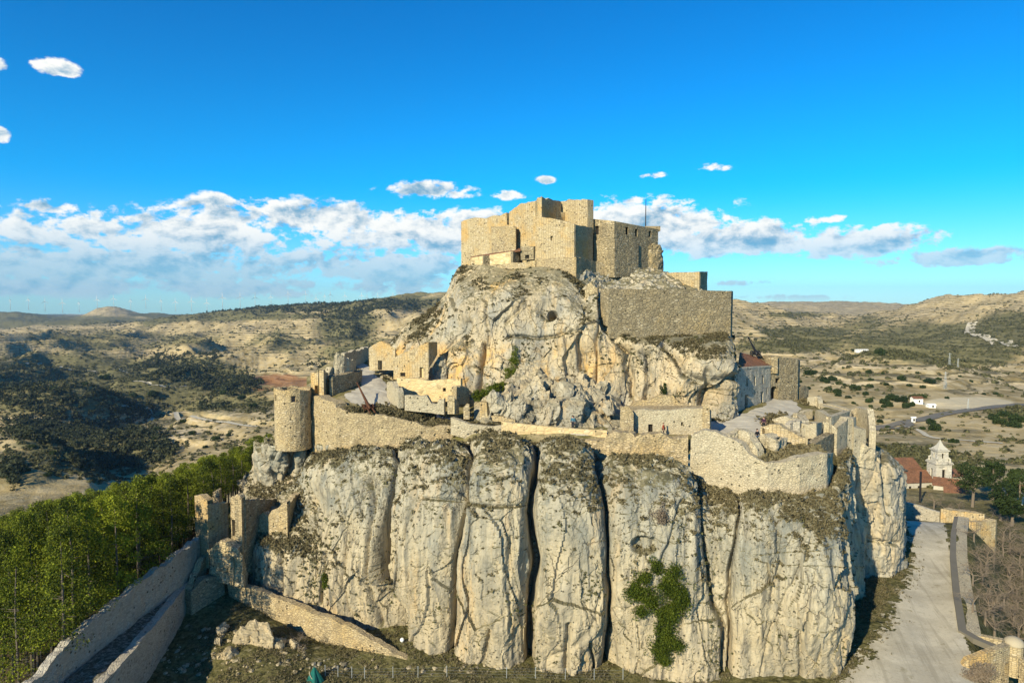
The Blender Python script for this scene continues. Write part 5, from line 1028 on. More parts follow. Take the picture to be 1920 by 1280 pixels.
for i, (a, lab) in enumerate([((928, 752, 89.3, 2.6, 1.8, 1.3), 'grey boulder leaning low at the left end of the rockfall'), ((966, 766, 88.6, 1.5, 1.4, 1.7), 'upright grey boulder at the left of the rockfall'),
    ((1003, 745, 91, 2.4, 1.8, 2.6), 'tall cream boulder in the upper middle of the rockfall'), ((1038, 770, 88.2, 2.5, 1.8, 1.9), 'broad pale boulder in the front of the rockfall above the parapet'),
    ((1084, 764, 88.0, 2.0, 1.6, 2.5), 'pointed split boulder at the right front of the rockfall'), ((1058, 738, 91.5, 2.6, 2.0, 1.4), 'flat light boulder behind the pointed one'),
    ((1103, 735, 93, 1.5, 1.3, 1.4), 'white angular boulder at the top right of the rockfall'), ((1127, 745, 91.5, 1.3, 1.1, 1.0), 'small orange boulder right of the white angular one'),
    ((1022, 720, 94, 2.2, 1.6, 1.0), 'low flat boulder under the orange crag face'), ((1050, 712, 95, 1.3, 1.1, .8), 'small block lying under the orange crag face'), ((1092, 705, 95.5, .9, .8, .8), 'rounded little boulder against the crag foot'),
    ((1142, 765, 88.5, 1.3, 1.1, .9), 'brown block beside the low stone house'), ((1016, 705, 95.5, .8, .7, .7), 'small squared block on the rubble below the crag'),
    ((482, 1188, 77.6, 2.9, 1.8, 1.75), 'large smooth grey boulder in front of the slope wall'), ((520, 1205, 77, 1.2, 1.0, .8), 'broken white rock at the right of the large smooth boulder'), ((552, 1208, 76.4, .9, .8, .5), 'small flat rock near the slope wall'),
    ((430, 1225, 75, 1.9, .7, .5), 'long white fallen slab on the shaded grass'), ((410, 1205, 76.5, .8, .6, .5), 'small white rock beside the fallen slab'), ((420, 1178, 79, .8, .7, .6), 'pale rock in the shade below the gatehouse'),
    ((1330, 1000, 72.4, 1.5, 1.2, 1.2), 'rounded jutting boulder wedged between the last two rock pillars'), ((1325, 968, 73.2, 1.9, 1.3, 1.5), 'large block perched above the wedged boulder'), ((770, 668, 110.2, 2.7, 2.2, 3.9), 'big tilted grey slab leaning against the left of the crag'),
    ((752, 660, 112.5, 1.6, 2.0, 2.3), 'smaller tilted slab behind the gabled house'), ((825, 695, 101.5, 1.9, 1.6, 3.2), 'tall rounded boulder right of the sloping stone house'), ((1360, 770, 94, 2.2, 1.8, 1.2), 'squat boulder at the foot of the crag by the lawn')]):
    boulder(a, lab, 5, 'boulder', 100+i)
def scatter_rocks(name, regs, n, smin, smax, mat, fn):
    """loose rubble as one mass"""
    V, Fc = [], []; r = np.random.default_rng(77+n)
    import bmesh
    bm = bmesh.new(); bmesh.ops.create_icosphere(bm, subdivisions=1, radius=1); B = np.array([v.co[:] for v in bm.verts]); BF = np.array([[v.index for v in f.verts] for f in bm.faces]); bm.free()
    for i in range(n):
        c = fn(regs[r.integers(len(regs))], r)
        if c is None: continue
        s_ = smin+(smax-smin)*r.random()**3; A = B*np.array((1, .8+.4*r.random(), .5+.4*r.random()))*s_*(1+.35*r.normal(size=(len(B), 1)).clip(-1, 1)); V.append(A+c); Fc.append(BF+len(B)*len(Fc))
    o = mesh(name, np.concatenate(V), np.concatenate(Fc), M[mat]); return tag(o, kind='stuff', label='loose broken stones lying about', cat='rubble')
def fn_t(reg, r):
    cx, cy, rx, ry = reg; px, py = cx+rx*r.normal()*.6, cy+ry*r.normal()*.6; X, Y_ = proj(TERR)
    k = np.argmin((X-px)**2+(Y_-py)**2); return TERR.reshape(-1, 3)[k]
scatter_rocks('rubble', [(1000, 760, 60, 22), (1090, 760, 50, 25), (1130, 760, 40, 20), (1050, 725, 60, 12), (1160, 800, 20, 10), (960, 770, 30, 15), (735, 700, 20, 10)], 420, .12, .75, 'boulder', fn_t)
def fn_g(reg, r):
    cx, cy, rx, ry = reg; return hit(cx+rx*r.normal()*.6, cy+ry*r.normal()*.6, 60, 130)
scatter_rocks('rubble', [(400, 1200, 70, 35), (330, 1240, 60, 30), (440, 1240, 60, 20), (560, 1235, 60, 20), (860, 1255, 120, 8), (620, 1250, 80, 12), (1300, 1270, 60, 6)], 340, .06, .38, 'boulder', fn_g)

# ------------------------------------------------------------------ foliage
def leafcloud(C, rad, n, size, seed, flat=1.0, out=.0):
    """n random triangles in each sphere (C centres, rad radii)"""
    r = np.random.default_rng(seed); C = np.repeat(np.asarray(C, float), n, 0); rr = np.repeat(np.asarray(rad, float), n)
    d = r.normal(size=C.shape); d /= np.linalg.norm(d, axis=1)[:, None]; p = C+d*(rr*(out+(1-out)*r.random(len(C))**(1/2.2)))[:, None]*np.array((1, 1, flat))
    s_ = size*(.6+.8*r.random(len(C)))[:, None]; a = r.normal(size=C.shape); a /= np.linalg.norm(a, axis=1)[:, None]; b = np.cross(a, r.normal(size=C.shape)); b /= np.linalg.norm(b, axis=1)[:, None]
    V = np.stack([p+a*s_, p-a*s_*.5+b*s_*.8, p-a*s_*.5-b*s_*.8], 1).reshape(-1, 3); return V, np.arange(len(V)).reshape(-1, 3)
def mesh_data(name, V, Fc, mat, smooth=False):
    o = mesh(name, V, Fc, M[mat], smooth=smooth); return o
def pine_parts(seed, H=13.5):
    r = np.random.default_rng(seed); C, Rr = [], []
    base = H*(.36+.07*r.random())
    for i in range(70):
        t = r.random()**.95; z = base+(H-base)*t; w = (1.85+.4*r.random())*(1-t)**.7*min(1, .45+2.2*t)*(.5+.8*r.random())+.10; an = r.random()*6.28; C.append((w*math.cos(an), w*math.sin(an), z-.25*w)); Rr.append(.42+.42*(1-t)*r.random()+.12)
    V, Fc = leafcloud(C, Rr, 85, .075, seed, .7, .3)
    mb = MB(); lean = r.normal(size=2)*.12
    mb.tube([(0, 0, -1.5), (lean[0], lean[1], H*.35), (lean[0]*1.5, lean[1]*1.5, H*.7), (0, 0, H*.97)], [.14, .115, .075, .02], 6)
    for i in range(16):
        z = H*(.22+.5*r.random()); an = r.random()*6.28; L = (.5+1.1*r.random()); mb.tube([(0, 0, z), (L*math.cos(an), L*math.sin(an), z+.15*L)], [.035, .012], 3, cap=False)
    return V, Fc, mb
def tree_proto(name, crownname, V, Fc, leafmat, mb, barkmat, label, cat, group):
    t = empty(name, (0, 0, 0), label, cat, group); mesh(crownname, V, Fc, M[leafmat], t); mb.build('trunk', barkmat, t, True); return t
def plant(proto, first, loc, rz, sc, label=None, group=None):
    if first: o = proto; o.location = loc
    else:
        o = proto.copy(); COL.objects.link(o); o.location = loc
        for ch in proto.children: c = ch.copy(); COL.objects.link(c); c.parent = o
    o.rotation_euler = (0, 0, rz); o.scale = sc if hasattr(sc, '__len__') else (sc,)*3
    if label: o['label'] = label
    if group: o['group'] = group
    return o
def forest():
    lab = 'slender pine with bare trunk deep in the dense plantation at left'; labs = {'wall': 'pine standing right behind the sloping parapet wall', 'edge': 'sunlit pine on the far edge of the plantation against the valley', 'rock': 'pine of the plantation close under the round tower'}
    protos = [tree_proto('pine_tree', 'crown', *pine_parts(200+i)[:2], 'pine', pine_parts(200+i)[2], 'paletrunk', lab, 'pine tree', 'pines of the plantation') for i in range(5)]
    used = [False]*5; r = np.random.default_rng(8); pts = []
    tries = 0
    while len(pts) < 297 and tries < 60000:
        tries += 1; y = 62+80*r.random()**.9; x = -41.8-r.random()*75
        lim = -42.2+max(0, y-90)*.26
        if x > lim: continue
        px, _ = proj(np.array((x, y, -35.)))
        if px < -90: continue
        if y > 100 and x > -34.5-(y-100)*.36: continue
        if min([(x-a)**2+(y-b)**2 for a, b in pts] or [99]) < 2.15**2: continue
        pts.append((x, y))
    pts.sort(key=lambda q: q[1])
    for i, (x, y) in enumerate(pts):
        k = int(r.integers(5)); z = gz(x, y); H = 1.0+.10*r.normal(); H = min(1.25, max(.82, H))*np.interp(y, [62, 80, 98], [1.42, 1.32, 1.0])
        # keep the canopy line where the photograph has it
        top = np.interp(960+x/y*F, [-60, 0, 100, 200, 300, 400, 450, 515], [965, 952, 930, 905, 878, 848, 828, 800]); zmax = at(960, top+r.random()*26, y)[2]
        if z+13.5*H > zmax: H = max(.38, (zmax-z)/13.5)
        px = 960+x/y*F; l = labs['wall'] if x > -45.5 and y < 92 else labs['edge'] if y > 125 else labs['rock'] if px > 440 else lab
        plant(protos[k], not used[k], (x, y, z), r.random()*6.28, (min(1.15, .75+.35*H)*(.9+.3*r.random()),)*2+(H,), l, 'pines of the plantation' if l == lab else {'wall': 'pines behind the parapet wall', 'edge': 'pines on the far edge of the plantation', 'rock': 'pines under the round tower'}['wall' if l == labs['wall'] else 'edge' if l == labs['edge'] else 'rock']); used[k] = True
    return len(pts)
forest()

# scrub over the hills: nearest and largest ones as individuals, the rest as one mass
def terrain_veg(P):
    return zones(P, VEG_SHADE)+.22*fbm(P*np.array((1, 1, 0)), (1/130., 1/130., 1), 5, 4.4)+.12
def scrub():
    r = np.random.default_rng(21); n = 150000; px = -80+2080*r.random(n); Y = np.exp(math.log(185)+(math.log(3300)-math.log(185))*r.random(n)**.85); z = ground(px, Y); P = np.stack([(px-960)/F*Y, Y, z], -1)
    v = terrain_veg(P)+.35*fbm(P*np.array((1, 1, 0)), (1/28., 1/28., 1), 3, 66.); keep = r.random(n) < np.clip((v+.02-.16*(px > 1340))*1.15, .04, 1)
    sxp, syp = proj(P); keep &= (syp > 545) & (syp < 1010) & ~((px > 560) & (px < 1330) & (syp > 700)) & ~((Y < 330) & (px < 620))
    keep &= zones(P, [(520, 712, 75, 14, 1.0), (1815, 756, 95, 16, 1.0), (400, 780, 100, 10, .6)]) < .35
    P = P[keep]; Y = Y[keep]; n = len(P); R0 = (.9+1.9*r.random(n)**2)*np.clip((Y/600)**.42, .55, 2.1)
    tri = 26; V = []; C = np.repeat(P, tri, 0); rr = np.repeat(R0, tri); d = r.normal(size=C.shape); d /= np.linalg.norm(d, axis=1)[:, None]; d[:, 2] = np.abs(d[:, 2])*.85
    p = C+d*(rr*(.55+.45*r.random(len(C))))[:, None]; s_ = (rr*(.26+.22*r.random(len(C))))[:, None]; t = np.cross(d, r.normal(size=C.shape)); t /= np.linalg.norm(t, axis=1)[:, None]; b = np.cross(d, t)+.5*r.normal(size=C.shape)
    V = np.stack([p+t*s_, p-t*s_*.6+b*s_*.8, p-t*s_*.6-b*s_*.8], 1).reshape(-1, 3)
    o = mesh('hillside_scrub', V, np.arange(len(V)).reshape(-1, 3), M['shrub']); tag(o, 'grey green scrub spread over the hills', 'scrub', kind='stuff'); print('scrub', n)
scrub()
WOODS_SHADE = [(60, 745, 170, 26, 1), (150, 800, 130, 40, 1), (250, 845, 80, 22, .9), (60, 700, 120, 14, .8), (340, 690, 100, 30, 1), (420, 720, 70, 22, .9), (230, 770, 90, 20, .8), (20, 890, 20, 30, .8), (650, 600, 60, 35, .8), (560, 580, 300, 7, 1), (700, 570, 180, 8, 1), (640, 690, 70, 14, .6), (190, 868, 80, 12, .9), (400, 765, 40, 8, .5)]  # ridge woods; valley zones are dense dark trees added in place of cloud shadow
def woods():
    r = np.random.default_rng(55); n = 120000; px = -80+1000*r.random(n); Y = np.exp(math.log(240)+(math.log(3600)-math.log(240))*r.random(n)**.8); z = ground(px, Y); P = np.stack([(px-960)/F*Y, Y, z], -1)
    w = zones(P, WOODS_SHADE)+.30*fbm(P*np.array((1, 1, 0)), (1/60., 1/60., 1), 4, 71.); keep = (w > .22+.62*r.random(n)) & (r.random(n) < .62); _, sy_ = proj(P); keep &= sy_ < 930
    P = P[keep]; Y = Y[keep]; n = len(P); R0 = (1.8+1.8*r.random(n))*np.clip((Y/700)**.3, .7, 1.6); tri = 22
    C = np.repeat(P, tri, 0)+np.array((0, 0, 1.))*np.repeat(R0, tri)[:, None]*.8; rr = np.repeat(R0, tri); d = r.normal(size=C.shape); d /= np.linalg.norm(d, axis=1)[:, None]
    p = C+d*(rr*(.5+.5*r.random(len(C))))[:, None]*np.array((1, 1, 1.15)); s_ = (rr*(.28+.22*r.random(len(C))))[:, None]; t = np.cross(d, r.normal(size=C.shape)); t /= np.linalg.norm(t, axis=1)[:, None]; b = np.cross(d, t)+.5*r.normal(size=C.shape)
    V = np.stack([p+t*s_, p-t*s_*.6+b*s_*.8, p-t*s_*.6-b*s_*.8], 1).reshape(-1, 3); o = mesh('woods_and_shade', V, np.arange(len(V)).reshape(-1, 3), M['woods']); tag(o, 'ridge woods, and dark trees standing in for shadow in the valley', 'woods', kind='stuff'); print('woods', n)
M['woods'] = leaf('wood and shadow foliage', (.026, .034, .018), (.095, .10, .045), .02)
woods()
def bush_parts(seed, n=90):
    r = np.random.default_rng(seed); C, Rr = [], []
    for i in range(14): an = r.random()*6.28; q = r.random()**.5*.62; C.append((q*math.cos(an), q*math.sin(an), .22+.42*r.random()*(1-q))); Rr.append(.26+.16*r.random())
    V, Fc = leafcloud(C, Rr, n, .085, seed, .9, .5); mb = MB(); mb.tube([(0, 0, -.25), (.03, 0, .2), (.1, .04, .5)], [.06, .05, .02], 5)
    for i in range(4): a = i*1.6; mb.tube([(0, 0, .1), (.35*math.cos(a), .35*math.sin(a), .45)], [.03, .01], 4, cap=False)
    return V, Fc, mb
def bushes():
    L = [(1522, 698, 14, 8), (1543, 711, 9, 8), (1552, 715, 7, 6), (1560, 709, 10, 8), (1573, 718, 7, 5), (1583, 721, 5, 4), (1554, 728, 8, 6), (1570, 733, 8, 7), (1571, 740, 8, 5), (1603, 726, 12, 9), (1628, 697, 7, 5), (1633, 711, 6, 4), (1631, 724, 7, 6),
         (1625, 737, 8, 6), (1630, 751, 9, 7), (1632, 761, 5, 4), (1662, 721, 5, 4), (1661, 661, 5, 3), (1690, 710, 9, 7), (1705, 722, 7, 4), (1732, 725, 7, 5), (1742, 714, 12, 6), (1658, 752, 10, 8), (1672, 745, 13, 9), (1670, 758, 9, 8), (1690, 748, 14, 10), (1700, 760, 10, 8), (1712, 757, 8, 7),
         (1716, 745, 12, 9), (1730, 742, 8, 6), (1657, 762, 6, 5), (1649, 659, 10, 12), (1745, 790, 10, 9), (1752, 800, 14, 11), (1730, 802, 6, 5), (1790, 826, 10, 7), (1860, 782, 14, 9), (1885, 778, 16, 10), (1908, 784, 18, 11), (1875, 790, 14, 9), (1900, 795, 14, 9),
         (1760, 710, 6, 4), (1820, 715, 5, 3), (1868, 738, 6, 4), (1845, 738, 4, 3), (1776, 745, 5, 4), (1580, 690, 4, 3), (1600, 660, 5, 3), (1500, 715, 6, 5), (1515, 728, 6, 5), (1655, 700, 4, 3), (1720, 700, 4, 3), (1800, 705, 4, 3), (1590, 745, 6, 4), (1600, 755, 5, 4), (1650, 790, 6, 5), (1665, 800, 6, 4), (1715, 838, 7, 5),
         (185, 848, 8, 5), (60, 838, 8, 5), (100, 850, 9, 6), (130, 862, 8, 6), (30, 858, 10, 6), (150, 875, 8, 5), (50, 880, 8, 6), (90, 890, 9, 5), (20, 895, 8, 5), (295, 803, 7, 5), (360, 811, 8, 6), (405, 821, 9, 7), (330, 829, 6, 4), (265, 840, 6, 4), (290, 822, 6, 4), (240, 832, 7, 4), (430, 815, 7, 5), (385, 838, 6, 4),
         (197, 708, 12, 8), (285, 738, 12, 8), (250, 742, 8, 6), (160, 720, 8, 5), (345, 790, 8, 5), (420, 735, 9, 6), (455, 745, 9, 6), (475, 760, 9, 7), (380, 755, 7, 5), (100, 728, 8, 5)]
    protos = []
    lab = 'round dark green bush standing alone on the dry hillside'
    for i in range(4):
        V, Fc, mb = bush_parts(300+i); protos.append(tree_proto('round_bush', 'foliage', V, Fc, 'dkgreen', mb, 'bark', lab, 'bush', 'round bushes dotted over the hillsides'))
    used = [0]*4; r = np.random.default_rng(4)
    for (px, py, rx, ry) in L:
        c = hit(px, py+ry*.6, 150); m = c[1]/F; k = int(r.integers(4)); plant(protos[k], not used[k], tuple(c-np.array((0, 0, ry*m*.1))), r.random()*6, (rx*m*1.15, rx*m*1.15, ry*m*1.75)); used[k] = 1
    for p_, u in zip(protos, used):
        if not u: bpy.data.objects.remove(p_)
bushes()
def conifers():
    """the big dark trees in front of the church"""
    labs = ['broad dark conifer right beside the church tower', 'dark conifer behind the broad one', 'dark conifer with a forked black trunk', 'dark conifer cut by the right edge of the picture', 'low dark conifer crown under the forked one', 'small dark conifer at the far right above the roofs']
    for i, (px, py, rx, ry, Y) in enumerate([(1825, 893, 28, 32, 165), (1862, 880, 20, 22, 172), (1878, 925, 22, 26, 152), (1912, 912, 20, 24, 158), (1898, 950, 24, 16, 148), (1908, 890, 14, 12, 180)]):
        r = np.random.default_rng(500+i); c = at(px, py, Y); m = Y/F; W, H = rx*m*1.25, ry*m*1.15; C, Rr = [], []
        for k in range(60):
            d = r.normal(size=3); d /= np.linalg.norm(d); d[2] = d[2]*.8; C.append(d*np.array((W, W, H))*(.45+.5*r.random())); Rr.append(.17*W+.16*W*r.random())
        V, Fc = leafcloud(C, Rr, 60, .20, 510+i, .8, .4); g0 = gz(c[0], c[1]); V = V+np.array((0, 0, c[2]-g0))
        t = empty('conifer', (c[0], c[1], g0), labs[i], 'conifer'); o = mesh('crown', V, Fc, M['dkgreen']); o.parent = t
        mb = MB(); h = c[2]-g0; mb.tube([(0, 0, -.5), (.2, 0, h*.5), (0, .1, h+H*.6)], [.38, .3, .08], 7); mb.tube([(.15, 0, h*.45), (W*.5, 0, h+H*.2)], [.2, .05], 6); o = mb.build('trunk', 'bark'); o.parent = t
conifers()
def bare_tree_mesh(seed, H=8):
    r = np.random.default_rng(seed); mb = MB()
    def grow(p, d, L, rad, lev):
        q = p+d*L; mid = p+d*L*.5+r.normal(size=3)*L*.06; mb.tube([p, mid, q], [rad, rad*.8, rad*.6], 3 if lev > 1 else 6, cap=False)
        if lev < 6:
            for k in range(3 if 0 < lev < 5 else 4 if not lev else 2):
                e = d*.6+r.normal(size=3)*.75; e[2] = e[2]*.6+.18; e /= np.linalg.norm(e); grow(q if k else mid, e, L*(.62+.18*r.random()), rad*.55, lev+1)
    grow(np.zeros(3), np.array((0, 0, 1.)), H*.27, .16, 0); mb.v = [tuple(v) for v in mb.v]; return mb
def bare_trees():
    lab = 'leafless grey brown tree on the slope outside the long parapet'; prot = []
    for i in range(3):
        t = empty('bare_tree', (0, 0, 0), lab, 'bare tree', 'leafless trees outside the parapet'); mb = bare_tree_mesh(600+i); mb.build('branches', 'twig', t); m2 = MB(); m2.tube([(0, 0, -.8), (.03, .02, 1.2), (0, 0, 2.2)], [.2, .17, .15], 7); m2.build('trunk', 'bark', t); prot.append(t)
    used = [0]*3; r = np.random.default_rng(15); pts = []; n = 0
    while n < 62:
        y = 82+56*r.random(); x = y*(.685+.115*r.random()+max(0, (y-100))*.0002)
        px, _ = proj(np.array((x, y, -40.)))
        if px < 1822 or px > 1990 or (y > 112 and px < 1880) or min([(x-a)**2+(y-b)**2 for a, b in pts] or [99]) < 2.2**2: continue
        pts.append((x, y)); k = int(r.integers(3)); s_ = .62+.3*r.random(); plant(prot[k], not used[k], (x, y, gz(x, y)), r.random()*6.28, s_); used[k] = 1; n += 1
    for (px, py, Y, s_, l) in [(1700, 935, 150, .8, 'leafless tree in the blue shade before the white chapel wall'), (1722, 938, 145, .75, 'leafless tree in the shade below the red chapel roof'), (1752, 930, 160, .85, 'leafless tree in the shade below the church tower'), (1775, 945, 150, .7, 'bare shrub like tree between the church and the golden cross wall'), (1800, 940, 150, .8, 'leafless tree between the conifer and the cross wall'),
                               (1850, 955, 140, .8, 'leafless tree behind the squat wall block'), (560, 1232, 73.2, .42, 'small leafless sapling standing in front of the slope wall')]:
        c = at(px, py, Y); plant(prot[0], False, (c[0], c[1], gz(c[0], c[1])), r.random()*6, s_, l)
bare_trees()
def tufts(name, src, cond, n, size, mat, seed, label, per=9, rad=.22, bias=0):
    """small plants rooted over a rock or ground grid"""
    r = np.random.default_rng(seed); N = gnormals(src); P = src.reshape(-1, 3); w = cond(src, N).ravel(); w = np.clip(w, 0, None); k = r.choice(len(P), n, p=w/w.sum()); C = P[k]; R0 = rad*(.4+1.3*r.random(n)**2)
    C = np.repeat(C, per, 0); rr = np.repeat(R0, per); d = r.normal(size=C.shape); d /= np.linalg.norm(d, axis=1)[:, None]; d[:, 2] = np.abs(d[:, 2]); p = C+d*(rr*(.3+.7*r.random(len(C))))[:, None]
    s_ = (rr*size*(.5+r.random(len(C))))[:, None]; a = r.normal(size=C.shape); a /= np.linalg.norm(a, axis=1)[:, None]; b = np.cross(a, r.normal(size=C.shape)); b /= np.linalg.norm(b, axis=1)[:, None]
    V = np.stack([p+a*s_, p-a*s_*.5+b*s_*.7, p-a*s_*.5-b*s_*.7], 1).reshape(-1, 3); o = mesh(name, V, np.arange(len(V)).reshape(-1, 3), M[mat]); return tag(o, label, 'plants', kind='stuff')
def cl_cond(G, N):
    px, py = proj(G); nz = np.clip((N[..., 2]-.35)*1.6, 0, 1); k = nz*np.clip(.5+1.4*fbm(G, (.25, .25, .25), 3, 7.), 0, 1); return np.where(py < 1110, k, 0)
tufts('ledge_heath', CLIFF, cl_cond, 22000, .55, 'dry', 1, 'low dry heath on the rock ledges')
tufts('rock_cushions', CLIFF, lambda G, N: np.clip(.9*fbm(G, (.22, .22, .16), 3, 9.)-.1, 0, 1)**2*(np.abs(N[..., 2]) < .6), 1500, .6, 'shrub', 2, 'small cushion plants clinging to the cliff', 12, .16)
tufts('ledge_heath', CRAG, lambda G, N: np.clip((N[..., 2]-.45)*1.6, 0, 1)*np.clip(.15+1.6*fbm(G, (.25, .25, .25), 3, 17.), 0, 1), 5500, .55, 'dry', 3, 'low dry heath on the crag')
tufts('rock_cushions', CRAG, lambda G, N: np.clip(.9*fbm(G, (.22, .22, .2), 3, 19.), 0, 1)**2, 900, .6, 'shrub', 4, 'small cushion plants clinging to the crag', 12, .18)
tufts('bed_grass', BED1, lambda G, N: np.ones(G.shape[:2]), 2500, .6, 'dry', 5, 'dry grass filling the bastion bed', 9, .3)
def te_cond(G, N):
    px, py = proj(G); a = np.zeros(px.shape)
    for (cx, cy, rx, ry, s_) in [(700, 771, 60, 9, 1), (760, 782, 50, 9, 1), (850, 800, 50, 12, 1), (930, 806, 60, 10, .8), (1480, 800, 30, 12, .8), (1455, 790, 25, 10, .8), (660, 700, 15, 15, .6), (940, 740, 50, 14, .4), (1530, 752, 30, 8, .8), (1060, 720, 60, 12, .6), (1335, 785, 25, 6, .25)]: a = np.maximum(a, s_*np.exp(-((px-cx)/rx)**2-((py-cy)/ry)**2))
    return a**2
tufts('terrace_grass', TERR, te_cond, 5000, .6, 'dry', 6, 'dry grass and low bushes along the terrace edge', 9, .32)
def surf(G, px, py):
    if not hasattr(surf, 'c'): surf.c = {}
    if id(G) not in surf.c: surf.c[id(G)] = proj(G)
    X, Y_ = surf.c[id(G)]; d = (X-px)**2+(Y_-py)**2+(G[..., 1]-G[..., 1].min())*.6; return G.reshape(-1, 3)[np.argmin(d)]
def climbers():
    r = np.random.default_rng(31)
    def clump(name, spots, mat, label, cat, n=60, size=.09, rf=.45, on=None):
        C, Rr = [], []
        for (px, py, Y, w, h) in spots:
            m = Y/F
            for k in range(max(3, int(w*h/6))):
                a_, b_ = px+w*r.normal()*.42, py+h*r.normal()*.42
                C.append(at(a_, b_, Y-.3+.3*r.random()) if on is None else surf(on, a_, b_)+np.array((0, -.15-.25*r.random(), 0))); Rr.append(rf*(.6+.8*r.random()))
        V, Fc = leafcloud(C, Rr, n, size, 32, 1, .4); o = mesh(name, V, Fc, M[mat]); tag(o, label, cat); return rebase(o)
    clump('ivy', [(1190, 1105, 69.6, 20, 18), (1205, 1080, 69.7, 16, 12), (1215, 1120, 69.5, 18, 20), (1200, 1145, 69.5, 12, 10), (1262, 1070, 69.2, 14, 14), (1255, 1100, 69.0, 24, 20), (1275, 1120, 69.0, 18, 26), (1250, 1150, 68.9, 24, 24), (1245, 1185, 68.8, 22, 22), (1240, 1215, 68.8, 18, 20), (1245, 1235, 68.7, 16, 10), (1268, 1205, 68.8, 14, 10), (1230, 1060, 69.6, 8, 16)], 'green', 'large green shrub spilling down the fourth rock pillar', 'climbing shrub', 60, .075, .5, CLIFF)
    clump('ivy', [(966, 655, 97.5, 4, 10), (962, 680, 97.0, 9, 12), (958, 700, 96.6, 14, 12), (957, 715, 96.2, 18, 8), (975, 705, 96, 12, 8)], 'green', 'tall pointed green climber against the orange face of the crag', 'climbing shrub', 55, .08, .45, CRAG)
    clump('hedge', [(905, 738, 93.5, 16, 8), (925, 730, 94, 16, 7), (945, 724, 94.5, 14, 6), (893, 746, 92.8, 8, 6)], 'green', 'low dark green thicket beside the roofless house', 'thicket', 55, .11, .45)
    clump('ivy', [(1243, 735, 94, 4, 12), (1246, 722, 94.2, 3, 10)], 'dkgreen', 'narrow green streak of ivy in the cleft above the low house', 'climbing shrub', 45, .09, .3, CRAG)
    clump('cliff_bush', [(610, 1080, 81, 6, 8), (612, 1095, 80.8, 5, 6)], 'green', 'small bush rooted in the crack of the left cliff', 'bush', 45, .09, .3, CLIFF)
    clump('cliff_bush', [(1240, 965, 72.3, 12, 18)], 'twig', 'leafless purple brown bush on the fourth pillar', 'bush', 40, .07, .35, CLIFF)
    clump('dry_bush', [(1840, 1262, 68.6, 26, 16), (1815, 1272, 68.4, 14, 10)], 'twig', 'leafless brown bush in front of the corner bastion', 'bush', 60, .07, .4)
    clump('dry_bush', [(560, 1215, 74.5, 16, 12)], 'twig', 'thin brown brush beside the large smooth boulder', 'bush', 30, .06, .4)
climbers()
def near_grass():
    G = []; r = np.random.default_rng(41); n = 30000; y = 62+40*r.random(n); px = 250+640*r.random(n); px[:9000] = 1570+180*r.random(9000); y[:9000] = 66+46*r.random(9000); px[9000:12000] = 880+500*r.random(3000); y[9000:12000] = 62+10*r.random(3000)
    z = ground(px, y); P = np.stack([(px-960)/F*y, y, z], -1); sxp, syp = proj(P)
    edge = np.interp(syp, [930, 960, 1060, 1100, 1180, 1240, 1300], [1690, 1690, 1712, 1700, 1660, 1615, 1570])
    k = (fbm(P, (.3, .3, 0), 3, 50.) > -.15) & ((sxp < 1500) | (sxp < edge+22*r.normal(size=n)-8)) & ((P[:, 0] > -36) | (sxp > 1500)); P = P[k]; n = len(P)
    per = 6; C = np.repeat(P, per, 0); rr = np.repeat(.12+.22*r.random(n)**2, per); d = r.normal(size=C.shape)*.7; d[:, 2] = np.abs(d[:, 2]); p = C+d*rr[:, None]*.6; s_ = rr[:, None]*.5; a = r.normal(size=C.shape); a[:, 2] = np.abs(a[:, 2])+.6; a /= np.linalg.norm(a, axis=1)[:, None]; b = np.cross(a, r.normal(size=C.shape)); b /= np.linalg.norm(b, axis=1)[:, None]
    V = np.stack([p+a*s_*1.6, p+b*s_*.4, p-b*s_*.4], 1).reshape(-1, 3); o = mesh('rough_grass', V, np.arange(len(V)).reshape(-1, 3), M['dry']); tag(o, 'rough grass at the foot of the cliff', 'grass', kind='stuff')
near_grass()

